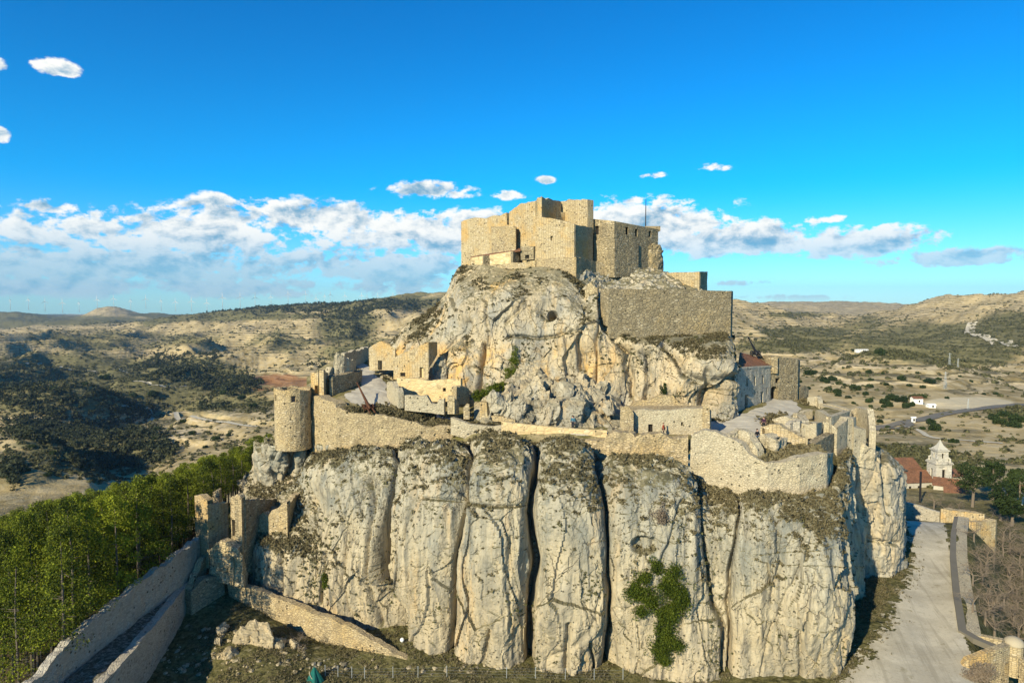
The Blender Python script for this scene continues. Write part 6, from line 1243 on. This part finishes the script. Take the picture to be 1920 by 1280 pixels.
# ------------------------------------------------------------------ distant things
def turbines():
    t = empty('wind_turbine', (0, 0, 0), 'wind turbine', 'wind turbine', 'wind turbines along the skyline')
    mb = MB(); mb.tube([(0, 0, -10), (0, 0, 40), (0, 0, 82)], [1.9, 1.5, 1.1], 8); mb.build('mast', 'turbine', t, True)
    mb = MB(); mb.box(0, 2.5, 83, 4, 10, 4); mb.tube([(0, -2.5, 83), (0, -4.2, 83), (0, -5.2, 83)], [1.9, 1.5, .4], 8); mb.build('nacelle', 'turbine', t)
    for k in range(3):
        a = R(90+120*k); d = np.array((math.cos(a), 0, math.sin(a))); c = np.array((0, -4, 83.)); mb = MB(); w = np.array((-d[2], .25, d[0])); V = []
        for (s_, q) in ((1, 1.2), (8, 2.3), (24, 1.5), (40, .55)): V += [c+d*s_+w*q, c+d*s_-w*q*.6, c+d*s_-w*q*.6+(0, .7, 0), c+d*s_+w*q+(0, .7, 0)]
        Fc = [(i*4+j, i*4+(j+1) % 4, i*4+4+(j+1) % 4, i*4+4+j) for i in range(3) for j in range(4)]+[(3, 2, 1, 0), (12, 13, 14, 15)]; mb.add(V, Fc); mb.build('blade', 'turbine', t)
    r = np.random.default_rng(3); xs = [19, 53, 84, 117, 148, 182, 213, 245, 273, 302, 329, 359, 388, 417, 450, 478, 508, 540, 573, 593, 609, 619, 647, 678, 688, 708, 737, 748, 770, 797]
    hub = [562, 561, 565, 567, 567, 561, 559, 563, 560, 563, 565, 564, 567, 557, 556, 557, 556, 551, 551, 559, 554, 552, 554, 553, 557, 555, 553, 554, 551, 553]
    ords = ['first', 'second', 'third', 'fourth', 'fifth', 'sixth', 'seventh', 'eighth', 'ninth', 'tenth', 'eleventh', 'twelfth', 'thirteenth', 'fourteenth', 'fifteenth', 'sixteenth', 'seventeenth', 'eighteenth', 'nineteenth', 'twentieth', 'twenty-first', 'twenty-second', 'twenty-third', 'twenty-fourth', 'twenty-fifth', 'twenty-sixth', 'twenty-seventh', 'twenty-eighth', 'twenty-ninth', 'thirtieth']
    for i, (px, py) in enumerate(zip(xs, hub)):
        Y = 4300 if px < 400 else 3900; m = Y/F; s_ = (.72 if px < 500 else .56)*(1 if i % 2 else .94); c = at(px, py, Y); o = plant(t, i == 0, (c[0], Y, c[2]-83*s_), R(r.uniform(-50, 50)), s_, 'white wind turbine, %s from the left on the skyline ridge' % ords[i])
        for ch in o.children:
            if ch.name.startswith('blade'): pass
turbines()
def village():
    def house(px, py, Y, w, d, h, rz, wall_m, label, roofh=1.6, hip=False, holes=0):
        """px,py = front bottom centre"""
        c = at(px, py, Y); k = empty('house', c, label, 'house'); k.rotation_euler = (0, 0, 0); cz, sn = math.cos(R(rz)), math.sin(R(rz))
        def L(x, y, z): return np.array((c[0]+x*cz-y*sn, c[1]+x*sn+y*cz, c[2]+z))
        V = [L(-w/2, 0, -3), L(w/2, 0, -3), L(w/2, d, -3), L(-w/2, d, -3), L(-w/2, 0, h), L(w/2, 0, h), L(w/2, d, h), L(-w/2, d, h), L(-w/2, d/2, h+roofh), L(w/2, d/2, h+roofh)]
        mesh('wall', V, [(0, 1, 5, 4), (1, 2, 6, 9, 5), (2, 3, 7, 6), (3, 0, 4, 8, 7)], M[wall_m], k, [(0, 0)]*18)
        e = .35; slab('roof', [L(-w/2-e, -e, h-.12), L(w/2+e, -e, h-.12), L(w/2+e, d/2, h+roofh+.1), L(-w/2-e, d/2, h+roofh+.1)], 'tiles', k, .18); slab('roof', [L(-w/2-e, d/2, h+roofh+.1), L(w/2+e, d/2, h+roofh+.1), L(w/2+e, d+e, h-.12), L(-w/2-e, d+e, h-.12)], 'tiles', k, .18)
        for i in range(holes):
            x = -w/2+(i+.7)*w/holes*.9; P = [L(x-.35, -.03, h*.35), L(x+.35, -.03, h*.35), L(x+.35, -.03, h*.35+1.1), L(x-.35, -.03, h*.35+1.1)]; Q = [p_+np.array((0, .2, 0)) for p_ in P]
            mesh('window', P+Q, [(0, 1, 2, 3), (3, 2, 6, 7), (0, 4, 5, 1), (1, 5, 6, 2), (0, 3, 7, 4)], M['hole'], k)
        return k
    house(1722, 926, 190, 9.2, 7, 3.6, 8, 'white', 'white chapel wing with a brown red roof in the shade', 2.3, holes=3)
    house(1700, 896, 200, 8.5, 8, 2.8, 5, 'cool', 'building with an orange red hipped roof behind the white wing', 2.4)
    house(1772, 921, 186, 5.5, 6, 1.7, -35, 'white', 'low house with tilted tile roof below the church tower', 1.4)
    house(1792, 932, 182, 5.0, 5, 1.2, -30, 'pale', 'small brown roofed shed right of the church', 1.2); house(1796, 906, 196, 4, 5, 2.4, 20, 'pale', 'orange roofed house showing beside the conifer', 1.2)
    house(1909, 933, 165, 4, 4, 1.8, -10, 'white', 'tiny white house between conifer crowns at the right edge', .9)
    # church tower
    c = at(1760, 903, 192); k = empty('church_tower', c, 'white church bell tower with two stepped storeys and a pointed cap', 'tower'); m = 192/F; z0 = c[2]
    def ring(hw, z): return [(c[0]-hw, c[1]-hw, z), (c[0]+hw, c[1]-hw, z), (c[0]+hw, c[1]+hw, z), (c[0]-hw, c[1]+hw, z)]
    def storey(name, hw, za, zb, mat='white', ow=.5, oa=.3, ob=.75):
        W = [(x, y, zb, za) for x, y, _ in ring(hw, 0)]; L = 2*hw; ops = []
        for s_ in range(4): mid = L*s_+hw; ops.append((mid-ow, mid+ow, za+(zb-za)*oa, za+(zb-za)*ob))
        return wall_world(name, W, .35, M[mat], k, rag=0, closed=True, flip=1, rough=0, openings=ops, res=1.0)
    storey('wall', 2.35, z0-4, z0, 'white', .0, .4, .41); storey('wall', 2.2, z0, z0+5.6, 'white', .5, .25, .72); storey('belfry', 1.55, z0+6.1, z0+9.3, 'white', .3, .3, .75)
    for (hw, z, t) in ((2.5, z0+.1, .3), (2.5, z0+5.85, .35), (2.3, z0+6.1, .25), (1.85, z0+9.4, .3)): slab('cornice', ring(hw, z), 'white', k, t)
    for a in range(4): # volutes
        x = c[0]+(-1 if a in (0, 3) else 1)*1.85; y = c[1]+(-1 if a < 2 else 1)*1.85; mb = MB(); mb.tube([(x, y, z0+6.1), (x, y, z0+6.9), (x*.5+c[0]*.5, y*.5+c[1]*.5, z0+8.0)], [.35, .28, .1], 6); mb.build('corner_volute', 'white', k)
    mb = MB(); mb.add(ring(1.6, z0+9.45)+ring(.75, z0+10.4)+ring(.32, z0+11.3)+ring(.06, z0+12.2), [(i*4+j, i*4+(j+1) % 4, i*4+4+(j+1) % 4, i*4+4+j) for i in range(3) for j in range(4)]); mb.build('cap', 'white', k)
    mb = MB(); mb.box(c[0], c[1], z0+2.8, 3.2, 3.2, 3.6); mb.box(c[0], c[1], z0+7.7, 2, 2, 2); mb.build('belfry_core', 'hole', k)
    mb = MB(); p_ = at(1726, 905, 170); mb.tube([(p_[0], p_[1], gz(p_[0], p_[1])), (p_[0], p_[1], at(1726, 884, 170)[2])], [.25, .25], 8); o = mb.build('utility_pole', 'iron'); tag(o, 'thick dark pole standing in front of the white chapel wing', 'pole'); rebase(o)
    mb = MB(); p_ = at(1750, 850, 190); mb.tube([(p_[0], p_[1], at(1750, 870, 190)[2]), (p_[0], p_[1], p_[2]+1)], [.06, .04], 5); 
    # far white hall on the knoll, small farmhouse, pylons
    def far_box(px, py, w, h, d, label, name='farmhouse', rh=1.2, tile=True, rz=0):
        g0 = hit(px, py, 200); k = empty(name, g0, label, 'house'); V = [(g0[0]+a*w/2, g0[1]+b*d, g0[2]+z_) for z_ in (-2, h) for a, b in ((-1, 0), (1, 0), (1, 1), (-1, 1))]; V += [(g0[0]-w/2, g0[1]+d/2, g0[2]+h+rh), (g0[0]+w/2, g0[1]+d/2, g0[2]+h+rh)]
        mesh('wall', V, [(0, 1, 5, 4), (1, 2, 6, 9, 5), (2, 3, 7, 6), (3, 0, 4, 8, 7)], M['paintwhite'], k); e = .4
        for a in ((-e, 0, d/2), (d+e, 0, d/2)): slab('roof', [(g0[0]-w/2-e, g0[1]+a[0], g0[2]+h-.1), (g0[0]+w/2+e, g0[1]+a[0], g0[2]+h-.1), (g0[0]+w/2+e, g0[1]+d/2, g0[2]+h+rh+.1), (g0[0]-w/2-e, g0[1]+d/2, g0[2]+h+rh+.1)] if a[0] < 0 else [(g0[0]-w/2-e, g0[1]+d/2, g0[2]+h+rh+.1), (g0[0]+w/2+e, g0[1]+d/2, g0[2]+h+rh+.1), (g0[0]+w/2+e, g0[1]+a[0], g0[2]+h-.1), (g0[0]-w/2-e, g0[1]+a[0], g0[2]+h-.1)], 'tiles' if tile else 'paintwhite', k, .15)
        for i in range(max(1, int(w/3))): x = g0[0]-w/2+(i+.6)*w/max(1, int(w/3)); mb = MB(); mb.box(x, g0[1], g0[2]+h*.5, .9, .12, 1.2); mb.build('window', 'hole', k)
    far_box(1617, 660, 18, 2.6, 6, 'long low white hall on top of the bare knoll', 'hall', .5, False); far_box(1722, 758, 5.5, 3.4, 4, 'small white farmhouse with red roof among bushes', rh=1.0); far_box(1748, 765, 4, 1.8, 3, 'low white outbuilding beside the small farmhouse', rh=.5, tile=False)
    far_box(1713, 792, 1.8, 2.6, .6, 'small white roadside kiosk next to the bend', 'kiosk', .2, False)
    t = None
    for i, (px, py, h, lab) in enumerate([(1780, 687, 11, 'tall lattice pylon right of the bare knoll'), (1796, 690, 8, 'shorter lattice pylon beside the tall one'), (1772, 730, 12, 'thin power pole on the dry slope'), (1815, 768, 6, 'dark roadside pole above the road')]):
        g0 = hit(px, py, 250); s_ = h; mb = MB(); 
        for a, b in ((-1, -1), (1, -1), (1, 1), (-1, 1)): mb.tube([(g0[0]+a*s_*.07, g0[1]+b*s_*.07, g0[2]-1), (g0[0]+a*s_*.015, g0[1]+b*s_*.015, g0[2]+s_)], [.10, .07], 4)
        for q in (.2, .4, .6, .8): w = s_*(.07-.055*q); mb.box(g0[0], g0[1], g0[2]+s_*q, 2*w, 2*w, .1)
        o = mb.build('pylon', 'galv'); mb = MB(); mb.box(g0[0], g0[1], g0[2]+s_*.92, s_*.3, .15, .15); k = empty('pylon', g0, lab, 'pylon'); o.name = 'mast'; o.parent = k; o.matrix_parent_inverse = mathutils.Matrix.Translation(-k.location); mb.build('crossarm', 'galv', k)
village()
def roads():
    def pix(L): return [(lambda c: (c[0]/c[1]*F+960, c[1]))(hit(px, py, 180)) for px, py in L]
    ribbon('road', pix([(1600, 812), (1640, 804), (1680, 797), (1720, 789), (1760, 779), (1810, 771), (1860, 764), (1920, 758)]), 7, M['asphalt'])
    ribbon('side_road', pix([(1628, 806), (1660, 806), (1690, 803), (1706, 797), (1696, 791)]), 4, M['asphalt'], .42)
    ribbon('track', pix([(1700, 800), (1722, 808), (1745, 820), (1800, 826), (1880, 832)]), 2.5, M['gravel'], .3)
    ribbon('track', pix([(230, 762), (280, 768), (330, 776), (375, 785), (430, 793), (480, 800)]), 5, M['gravel'], .3)
    ribbon('track', pix([(50, 682), (90, 688), (120, 694), (180, 700), (240, 702)]), 5, M['gravel'], .3)
    ribbon('track', pix([(1824, 605), (1820, 615), (1830, 628), (1860, 640), (1900, 650)]), 16, M['gravel'], .4)
    ribbon('track', pix([(240, 715), (290, 722), (350, 724)]), 5, M['gravel'], .3)
roads()

# ------------------------------------------------------------------ guns, people, small things
def cannon(p, tip, label, s=1.0, mat='rust'):
    k = empty('cannon', p, label, 'cannon'); p = np.array(p, float); tip = np.array(tip, float); d = (tip-p); L = np.linalg.norm(d); d /= L; br = p+np.array((0, 0, .95*s))
    mb = MB(); mb.tube([br-d*.9*s, br-d*.2*s, br+d*L*.45, br+d*L*.93, br+d*L*.93, br+d*L*.97], [.20*s, .22*s, .14*s, .08*s, .12*s, .12*s], 12); mb.build('barrel', mat, k, True)
    x = np.array((-d[1], d[0], 0)); x /= np.linalg.norm(x); f = np.array((d[0], d[1], 0)); f /= np.linalg.norm(f); mb = MB()
    for sg in (-1, 1): mb.tube([p+x*sg*.3*s+f*.3*s+(0, 0, .9*s), p+x*sg*.35*s-f*1.9*s+(0, 0, .12)], [.12*s, .09*s], 6)
    mb.box(p[0], p[1], p[2]+.55*s, .7*s, .7*s, .5*s); mb.build('carriage', mat, k)
    for sg in (-1, 1):
        c = p+x*sg*.62*s+np.array((0, 0, .52*s)); mb = MB(); n = 18; V = []
        for r_, t in ((.52, -.06), (.52, .06), (.42, .06), (.42, -.06)): V += [c+x*t*s+(f*math.cos(2*math.pi*i/n)+np.array((0, 0, 1))*math.sin(2*math.pi*i/n))*r_*s for i in range(n)]
        Fc = [(q*n+i, q*n+(i+1) % n, ((q+1) % 4)*n+(i+1) % n, ((q+1) % 4)*n+i) for q in range(4) for i in range(n)]; mb.add(V, Fc)
        for i in range(6): a = math.pi*i/3; e = f*math.cos(a)+np.array((0, 0, 1))*math.sin(a); mb.tube([c, c+e*.45*s], [.05*s, .035*s], 5)
        mb.build('wheel', mat, k)
c = at(690, 763, 89.6); c[2] = terr_z(c[0], c[1]); cannon(c, at(669, 729, 93.5), 'rusty brown field cannon pointing up on the left terrace', 1.0)
c = at(1416, 669, 109); cannon(c, at(1402.5, 643, 112), 'dark cannon on top of the wall behind the red roof', 1.0, 'iron')
def person(loc, face, label, jacket, trousers, pose=0, s=1.0, hair=(.03, .02, .015)):
    """continuous skinned body; clothing and hair as shells that follow it"""
    k = empty('person', loc, label, 'person'); k.rotation_euler = (0, 0, face)
    st = .22 if pose == 0 else .04
    J = dict(pel=(0, 0, .93), sp=(0, 0, 1.12), ch=(0, 0, 1.33), nk=(0, .01, 1.47), hd=(0, -.01, 1.56), hd2=(0, 0, 1.68), hl=(-.09, 0, .90), hr=(.09, 0, .90), kl=(-.10, -st*.9, .50), kr=(.10, st*.5, .50), al=(-.10, -st*1.1, .09), ar=(.10, st*1.5, .12), tl=(-.11, -st*1.1-.15, .04), tr=(.11, st*1.5-.13, .04),
             sl=(-.18, 0, 1.40), sr=(.18, 0, 1.40), el=(-.25, .05+st*.3, 1.14), er=(.25, -.02-st*.3, 1.14), wl=(-.26, -.08+st*.5, .90), wr=(.26, -.14-st*.5, .92), pl=(-.26, -.11+st*.5, .82), pr=(.26, -.18-st*.5, .84))
    Rd = dict(pel=(.15, .11), sp=(.14, .10), ch=(.16, .11), nk=(.055, .055), hd=(.075, .085), hd2=(.07, .085), hl=(.09, .10), hr=(.09, .10), kl=(.06, .06), kr=(.06, .06), al=(.042, .05), ar=(.042, .05), tl=(.04, .03), tr=(.04, .03), sl=(.06, .06), sr=(.06, .06), el=(.042, .042), er=(.042, .042), wl=(.028, .03), wr=(.028, .03), pl=(.035, .02), pr=(.035, .02))
    E = [('pel', 'sp'), ('sp', 'ch'), ('ch', 'nk'), ('nk', 'hd'), ('hd', 'hd2'), ('pel', 'hl'), ('hl', 'kl'), ('kl', 'al'), ('al', 'tl'), ('pel', 'hr'), ('hr', 'kr'), ('kr', 'ar'), ('ar', 'tr'), ('ch', 'sl'), ('sl', 'el'), ('el', 'wl'), ('wl', 'pl'), ('ch', 'sr'), ('sr', 'er'), ('er', 'wr'), ('wr', 'pr')]
    # fingers and thumbs
    for sd_, sx_ in (('l', -1), ('r', 1)):
        b = np.array(J['p'+sd_])
        for i in range(4): n = 'f%s%d' % (sd_, i); J[n] = tuple(b+np.array((0, -.03+.018*i, -.06-.012*(i in (1, 2))))); J[n+'b'] = tuple(b+np.array((-sx_*.015, -.03+.018*i, -.095-.012*(i in (1, 2))))); Rd[n] = Rd[n+'b'] = (.009, .009); E += [('p'+sd_, n), (n, n+'b')]
        n = 't%st' % sd_; J[n] = tuple(b+np.array((-sx_*.02, -.045, -.02))); Rd[n] = (.010, .010); E.append(('w'+sd_, n))
    def skin(name, keep, grow, mat):
        names = [n for n in J if n in keep]; ix = {n: i for i, n in enumerate(names)}; me = bpy.data.meshes.new(name); me.from_pydata([J[n] for n in names], [(ix[a], ix[b]) for a, b in E if a in ix and b in ix], []); o = bpy.data.objects.new(name, me); COL.objects.link(o); o.parent = k
        md = o.modifiers.new('skin', 'SKIN'); 
        if not me.skin_vertices: me.skin_vertices.new() if hasattr(me.skin_vertices, 'new') else None
        bpy.context.view_layer.objects.active = o
        sv = me.skin_vertices[0].data if me.skin_vertices else None
        if sv is not None:
            for n in names: sv[ix[n]].radius = (Rd[n][0]+grow, Rd[n][1]+grow); sv[ix[n]].use_root = (n == ('pel' if 'pel' in ix else names[0]))
        sb = o.modifiers.new('sub', 'SUBSURF'); sb.levels = sb.render_levels = 2; me.materials.append(mat)
        dg = bpy.context.evaluated_depsgraph_get(); nm = bpy.data.meshes.new_from_object(o.evaluated_get(dg)); o.modifiers.clear(); o.data = nm; nm.polygons.foreach_set('use_smooth', np.ones(len(nm.polygons), bool)); return o
    skin('body', set(J), 0, M['skin'])
    skin('jacket', {'sp', 'ch', 'sl', 'sr', 'el', 'er', 'wl', 'wr', 'pel'}, .022, plain('jacket cloth', jacket, .9, .1)); skin('trousers', {'pel', 'hl', 'hr', 'kl', 'kr', 'al', 'ar'}, .020, plain('trouser cloth', trousers, .9, .1))
    mb = MB()
    for a in ('l', 'r'): q = J['a'+a]; t_ = J['t'+a]; mb.tube([(q[0], q[1]+.06, .05), (q[0], q[1]-.02, .06), (t_[0], t_[1], .04)], [.055, .06, .04], 8)
    mb.build('shoes', 'iron').parent = k
    mb = MB(); mb.tube([(0, .03, 1.56), (0, .035, 1.66), (0, .02, 1.76), (0, .01, 1.785)], [.075, .10, .08, .02], 12); mb.build('hair', plain('hair', hair, .7, .1), smooth=True).parent = k
    mb = MB(); mb.tube([(0, -.10, 1.66), (0, -.125, 1.625), (0, -.10, 1.61)], [.010, .016, .010], 6)
    for sg in (-1, 1): mb.tube([(sg*.083, 0, 1.60), (sg*.09, .005, 1.63), (sg*.083, .01, 1.665)], [.010, .016, .010], 6)
    mb.build('face', 'skin', smooth=True).parent = k
    mb = MB(); [mb.tube([(sg*.03, -.088, 1.655), (sg*.03, -.098, 1.655)], [.011, .008], 6) for sg in (-1, 1)]; mb.tube([(-.025, -.09, 1.575), (.025, -.09, 1.575)], [.006, .006], 5); mb.build('eyes_and_mouth', 'iron').parent = k
    k.scale = (s,)*3; return k
c = at(1419.5, 830, 81.6); c[2] = max(terr_z(c[0], c[1])+.03, at(960, 832, 81.6)[2]); person(c, R(30), 'person in black jacket and blue jeans walking beside the arched ruin', (.012, .014, .018), (.05, .09, .15), 0, 1.05)
c = at(1431.5, 818, 87.5); c[2] = terr_z(c[0], c[1])+.03; person(c, R(-20), 'person in dark purple coat seen through the little arch', (.04, .015, .035), (.02, .02, .025), 1)
c = at(1244, 816, 84.6); c[2] = terr_z(c[0], c[1])+.03; person(c, R(60), 'person in rust red coat in front of the low stone house', (.28, .06, .03), (.04, .03, .03), 1, .95, (.12, .05, .02))
c = at(1074, 806, 86.2); c[2] = terr_z(c[0], c[1])+.03; person(c, R(0), 'person in blue top behind the parapet under the boulders', (.05, .14, .20), (.03, .03, .04), 1)
def clutter():
    # dark tarpaulin with pale stripes, folded green parasol, fence along the bottom
    A = [at(500, 1290, 69.2), at(560, 1290, 69.0), at(566, 1262, 71.2), at(548, 1255, 71.6)]; n = 14; G = np.zeros((n, n, 3))
    c0 = [at(496, 1283, 70.6), at(556, 1290, 69.4), at(560, 1262, 70.4), at(551, 1252, 71.6)]
    for i in range(n):
        for j in range(n): u, v = i/(n-1), j/(n-1); G[i, j] = (c0[0]*(1-u)+c0[1]*u)*(1-v)+(c0[3]*(1-u)+c0[2]*u)*v; G[i, j, 2] += .05*math.sin(u*9+v*3)+.04*math.sin(v*13)
    m, g, p = material('striped canopy cloth', rough=.8); M['canopy'] = m; g.put(p.inputs['Base Color'], (.012, .016, .045))
    k = empty('canopy', c0[0], 'dark navy canopy with pale stripes at the bottom edge', 'canopy'); o = gridmesh('cloth', G, m, k)
    for q in (5, 9):
        V = []; Fc = []
        for j in range(n): V += [G[q, j]+(0, 0, .03), G[q+1, j]*.35+G[q, j]*.65+(0, 0, .03)]
        Fc = [(2*j, 2*j+1, 2*j+3, 2*j+2) for j in range(n-1)]; mesh('stripe', V, Fc, M['stripe'], k)
    mb = MB(); 
    for a in (G[0, 0], G[-1, 0], G[-1, -1], G[0, -1]): mb.tube([(a[0], a[1], a[2]), (a[0], a[1], gz(a[0], a[1])-.2)], [.03, .03], 5)
    mb.build('pole', 'galv', k)
    b = at(590, 1300, 68.5); t = at(590, 1250, 68.5); k = empty('folded_parasol', b, 'folded green parasol tied with pale cord at the bottom edge', 'parasol'); V = []; 
    mb = MB(); rr = [.18, .85, 1.0, .95, .7, .38, .12]; zz = np.linspace(0, 1, 7); rings = 20; V = []
    for r_, z_ in zip(rr, zz): V += [(b[0]+r_*.9*(1+.16*math.cos(5*2*math.pi*i/rings))*math.cos(2*math.pi*i/rings), b[1]+r_*.9*(1+.16*math.cos(5*2*math.pi*i/rings))*math.sin(2*math.pi*i/rings), b[2]+(t[2]-b[2])*z_) for i in range(rings)]
    mb.add(V, [(q*rings+i, q*rings+(i+1) % rings, (q+1)*rings+(i+1) % rings, (q+1)*rings+i) for q in range(6) for i in range(rings)]+[tuple(6*rings+i for i in range(rings))]); mb.build('cloth', 'teal', k)
    mb = MB(); mb.tube([(b[0], b[1], gz(b[0], b[1])-.2), (b[0], b[1], t[2]+.15)], [.05, .03], 6); mb.build('pole', 'galv', k)
    mb = MB(); mb.tube([(b[0]+.45*math.cos(a)*(1-.03*i), b[1]-.12+.45*math.sin(a), t[2]-.35-.16*i) for i, a in enumerate(np.linspace(3.3, 6.1, 9))], [.04]*9, 5); mb.build('cord', 'pale', k)
    post = empty('fence_post', (0, 0, 0), 'post', 'fence post', 'posts of the mesh fence along the bottom'); mb = MB(); mb.tube([(0, 0, -.4), (0, 0, 1.15)], [.045, .04], 6); mb.build('shaft', 'galv', post); mb = MB(); mb.tube([(0, 0, 1.15), (0, 0, 1.20)], [.06, .05], 6); mb.build('cap', 'galv', post)
    xs = [610, 634, 660, 684, 737, 784, 838, 950, 1004, 1060, 1114, 1168]; wd = ['first', 'second', 'third', 'fourth', 'fifth', 'sixth', 'seventh', 'eighth', 'ninth', 'tenth', 'eleventh', 'twelfth']; L = []
    for i, px in enumerate(xs):
        Y = 69.3+.0*i; c = at(px, 1283, Y); c[2] = gz(c[0], c[1]); c[2] = max(c[2], at(px, 1268 if i > 6 else 1262, Y)[2]-1.2); L.append(c); plant(post, i == 0, tuple(c), 0, 1, 'slim metal fence post, %s from the left along the bottom edge' % wd[i])
    mb = MB()
    for a, b in zip(L[:-1], L[1:]):
        for h in (.1, .4, .7, 1.0): mb.tube([a+(0, 0, h), b+(0, 0, h)], [.005, .005], 3, cap=False)
    o = mb.build('fence_wires', 'galv'); tag(o, 'thin wires strung between the posts along the bottom', 'fence'); rebase(o)
M['stripe'] = plain('pale stripe', (.62, .55, .62), .7, .05); M['teal'] = plain('green cloth', (.008, .10, .085), .8, .2)
clutter()
for i, px in enumerate((1583, 1589)):
    a = at(px, 1250, 72.5); b = at(px, 1176, 72.5); mb = MB(); mb.tube([(a[0], a[1], gz(a[0], a[1])-.3), tuple(b)], [.05, .045], 8); mb.tube([tuple(b), (b[0], b[1], b[2]+.06)], [.07, .04], 8)
    o = mb.build('metal_pole', 'galv'); tag(o, ['left of the two grey metal poles at the shaded foot of the cliff corner', 'right of the two grey metal poles at the shaded foot of the cliff corner'][i], 'pole'); rebase(o)
c = hit(754, 1204, 60, 100); k = empty('globe_lamp', c, 'round white globe lamp on the grass below the cliff', 'lamp'); mb = MB(); n = 14
mb.tube([(c[0], c[1], c[2]+.30+.24*math.sin(R(t))) for t in (-88, -60, -35, -10, 10, 35, 60, 88)], [.24*math.cos(R(t)) for t in (-88, -60, -35, -10, 10, 35, 60, 88)], n); mb.build('globe', 'paintwhite', k, True); mb = MB(); mb.tube([(c[0], c[1], c[2]-.1), (c[0], c[1], c[2]+.1)], [.07, .06], 8); mb.build('base', 'galv', k)

def haze():
    bpy.ops.mesh.primitive_cube_add(size=1); o = bpy.context.object; o.name = 'haze'; o.scale = (40000, 15400, 700); o.location = (0, 7400, 60)
    m = bpy.data.materials.new('thin air'); m.use_nodes = True; t = m.node_tree; t.nodes.clear(); v = t.nodes.new('ShaderNodeVolumePrincipled'); out = t.nodes.new('ShaderNodeOutputMaterial'); t.links.new(v.outputs[0], out.inputs['Volume'])
    v.inputs['Color'].default_value = (.38, .66, 1.0, 1); v.inputs['Density'].default_value = HAZE; v.inputs['Anisotropy'].default_value = .1
    o.data.materials.append(m); tag(o, kind='stuff')
HAZE = .000038
haze()
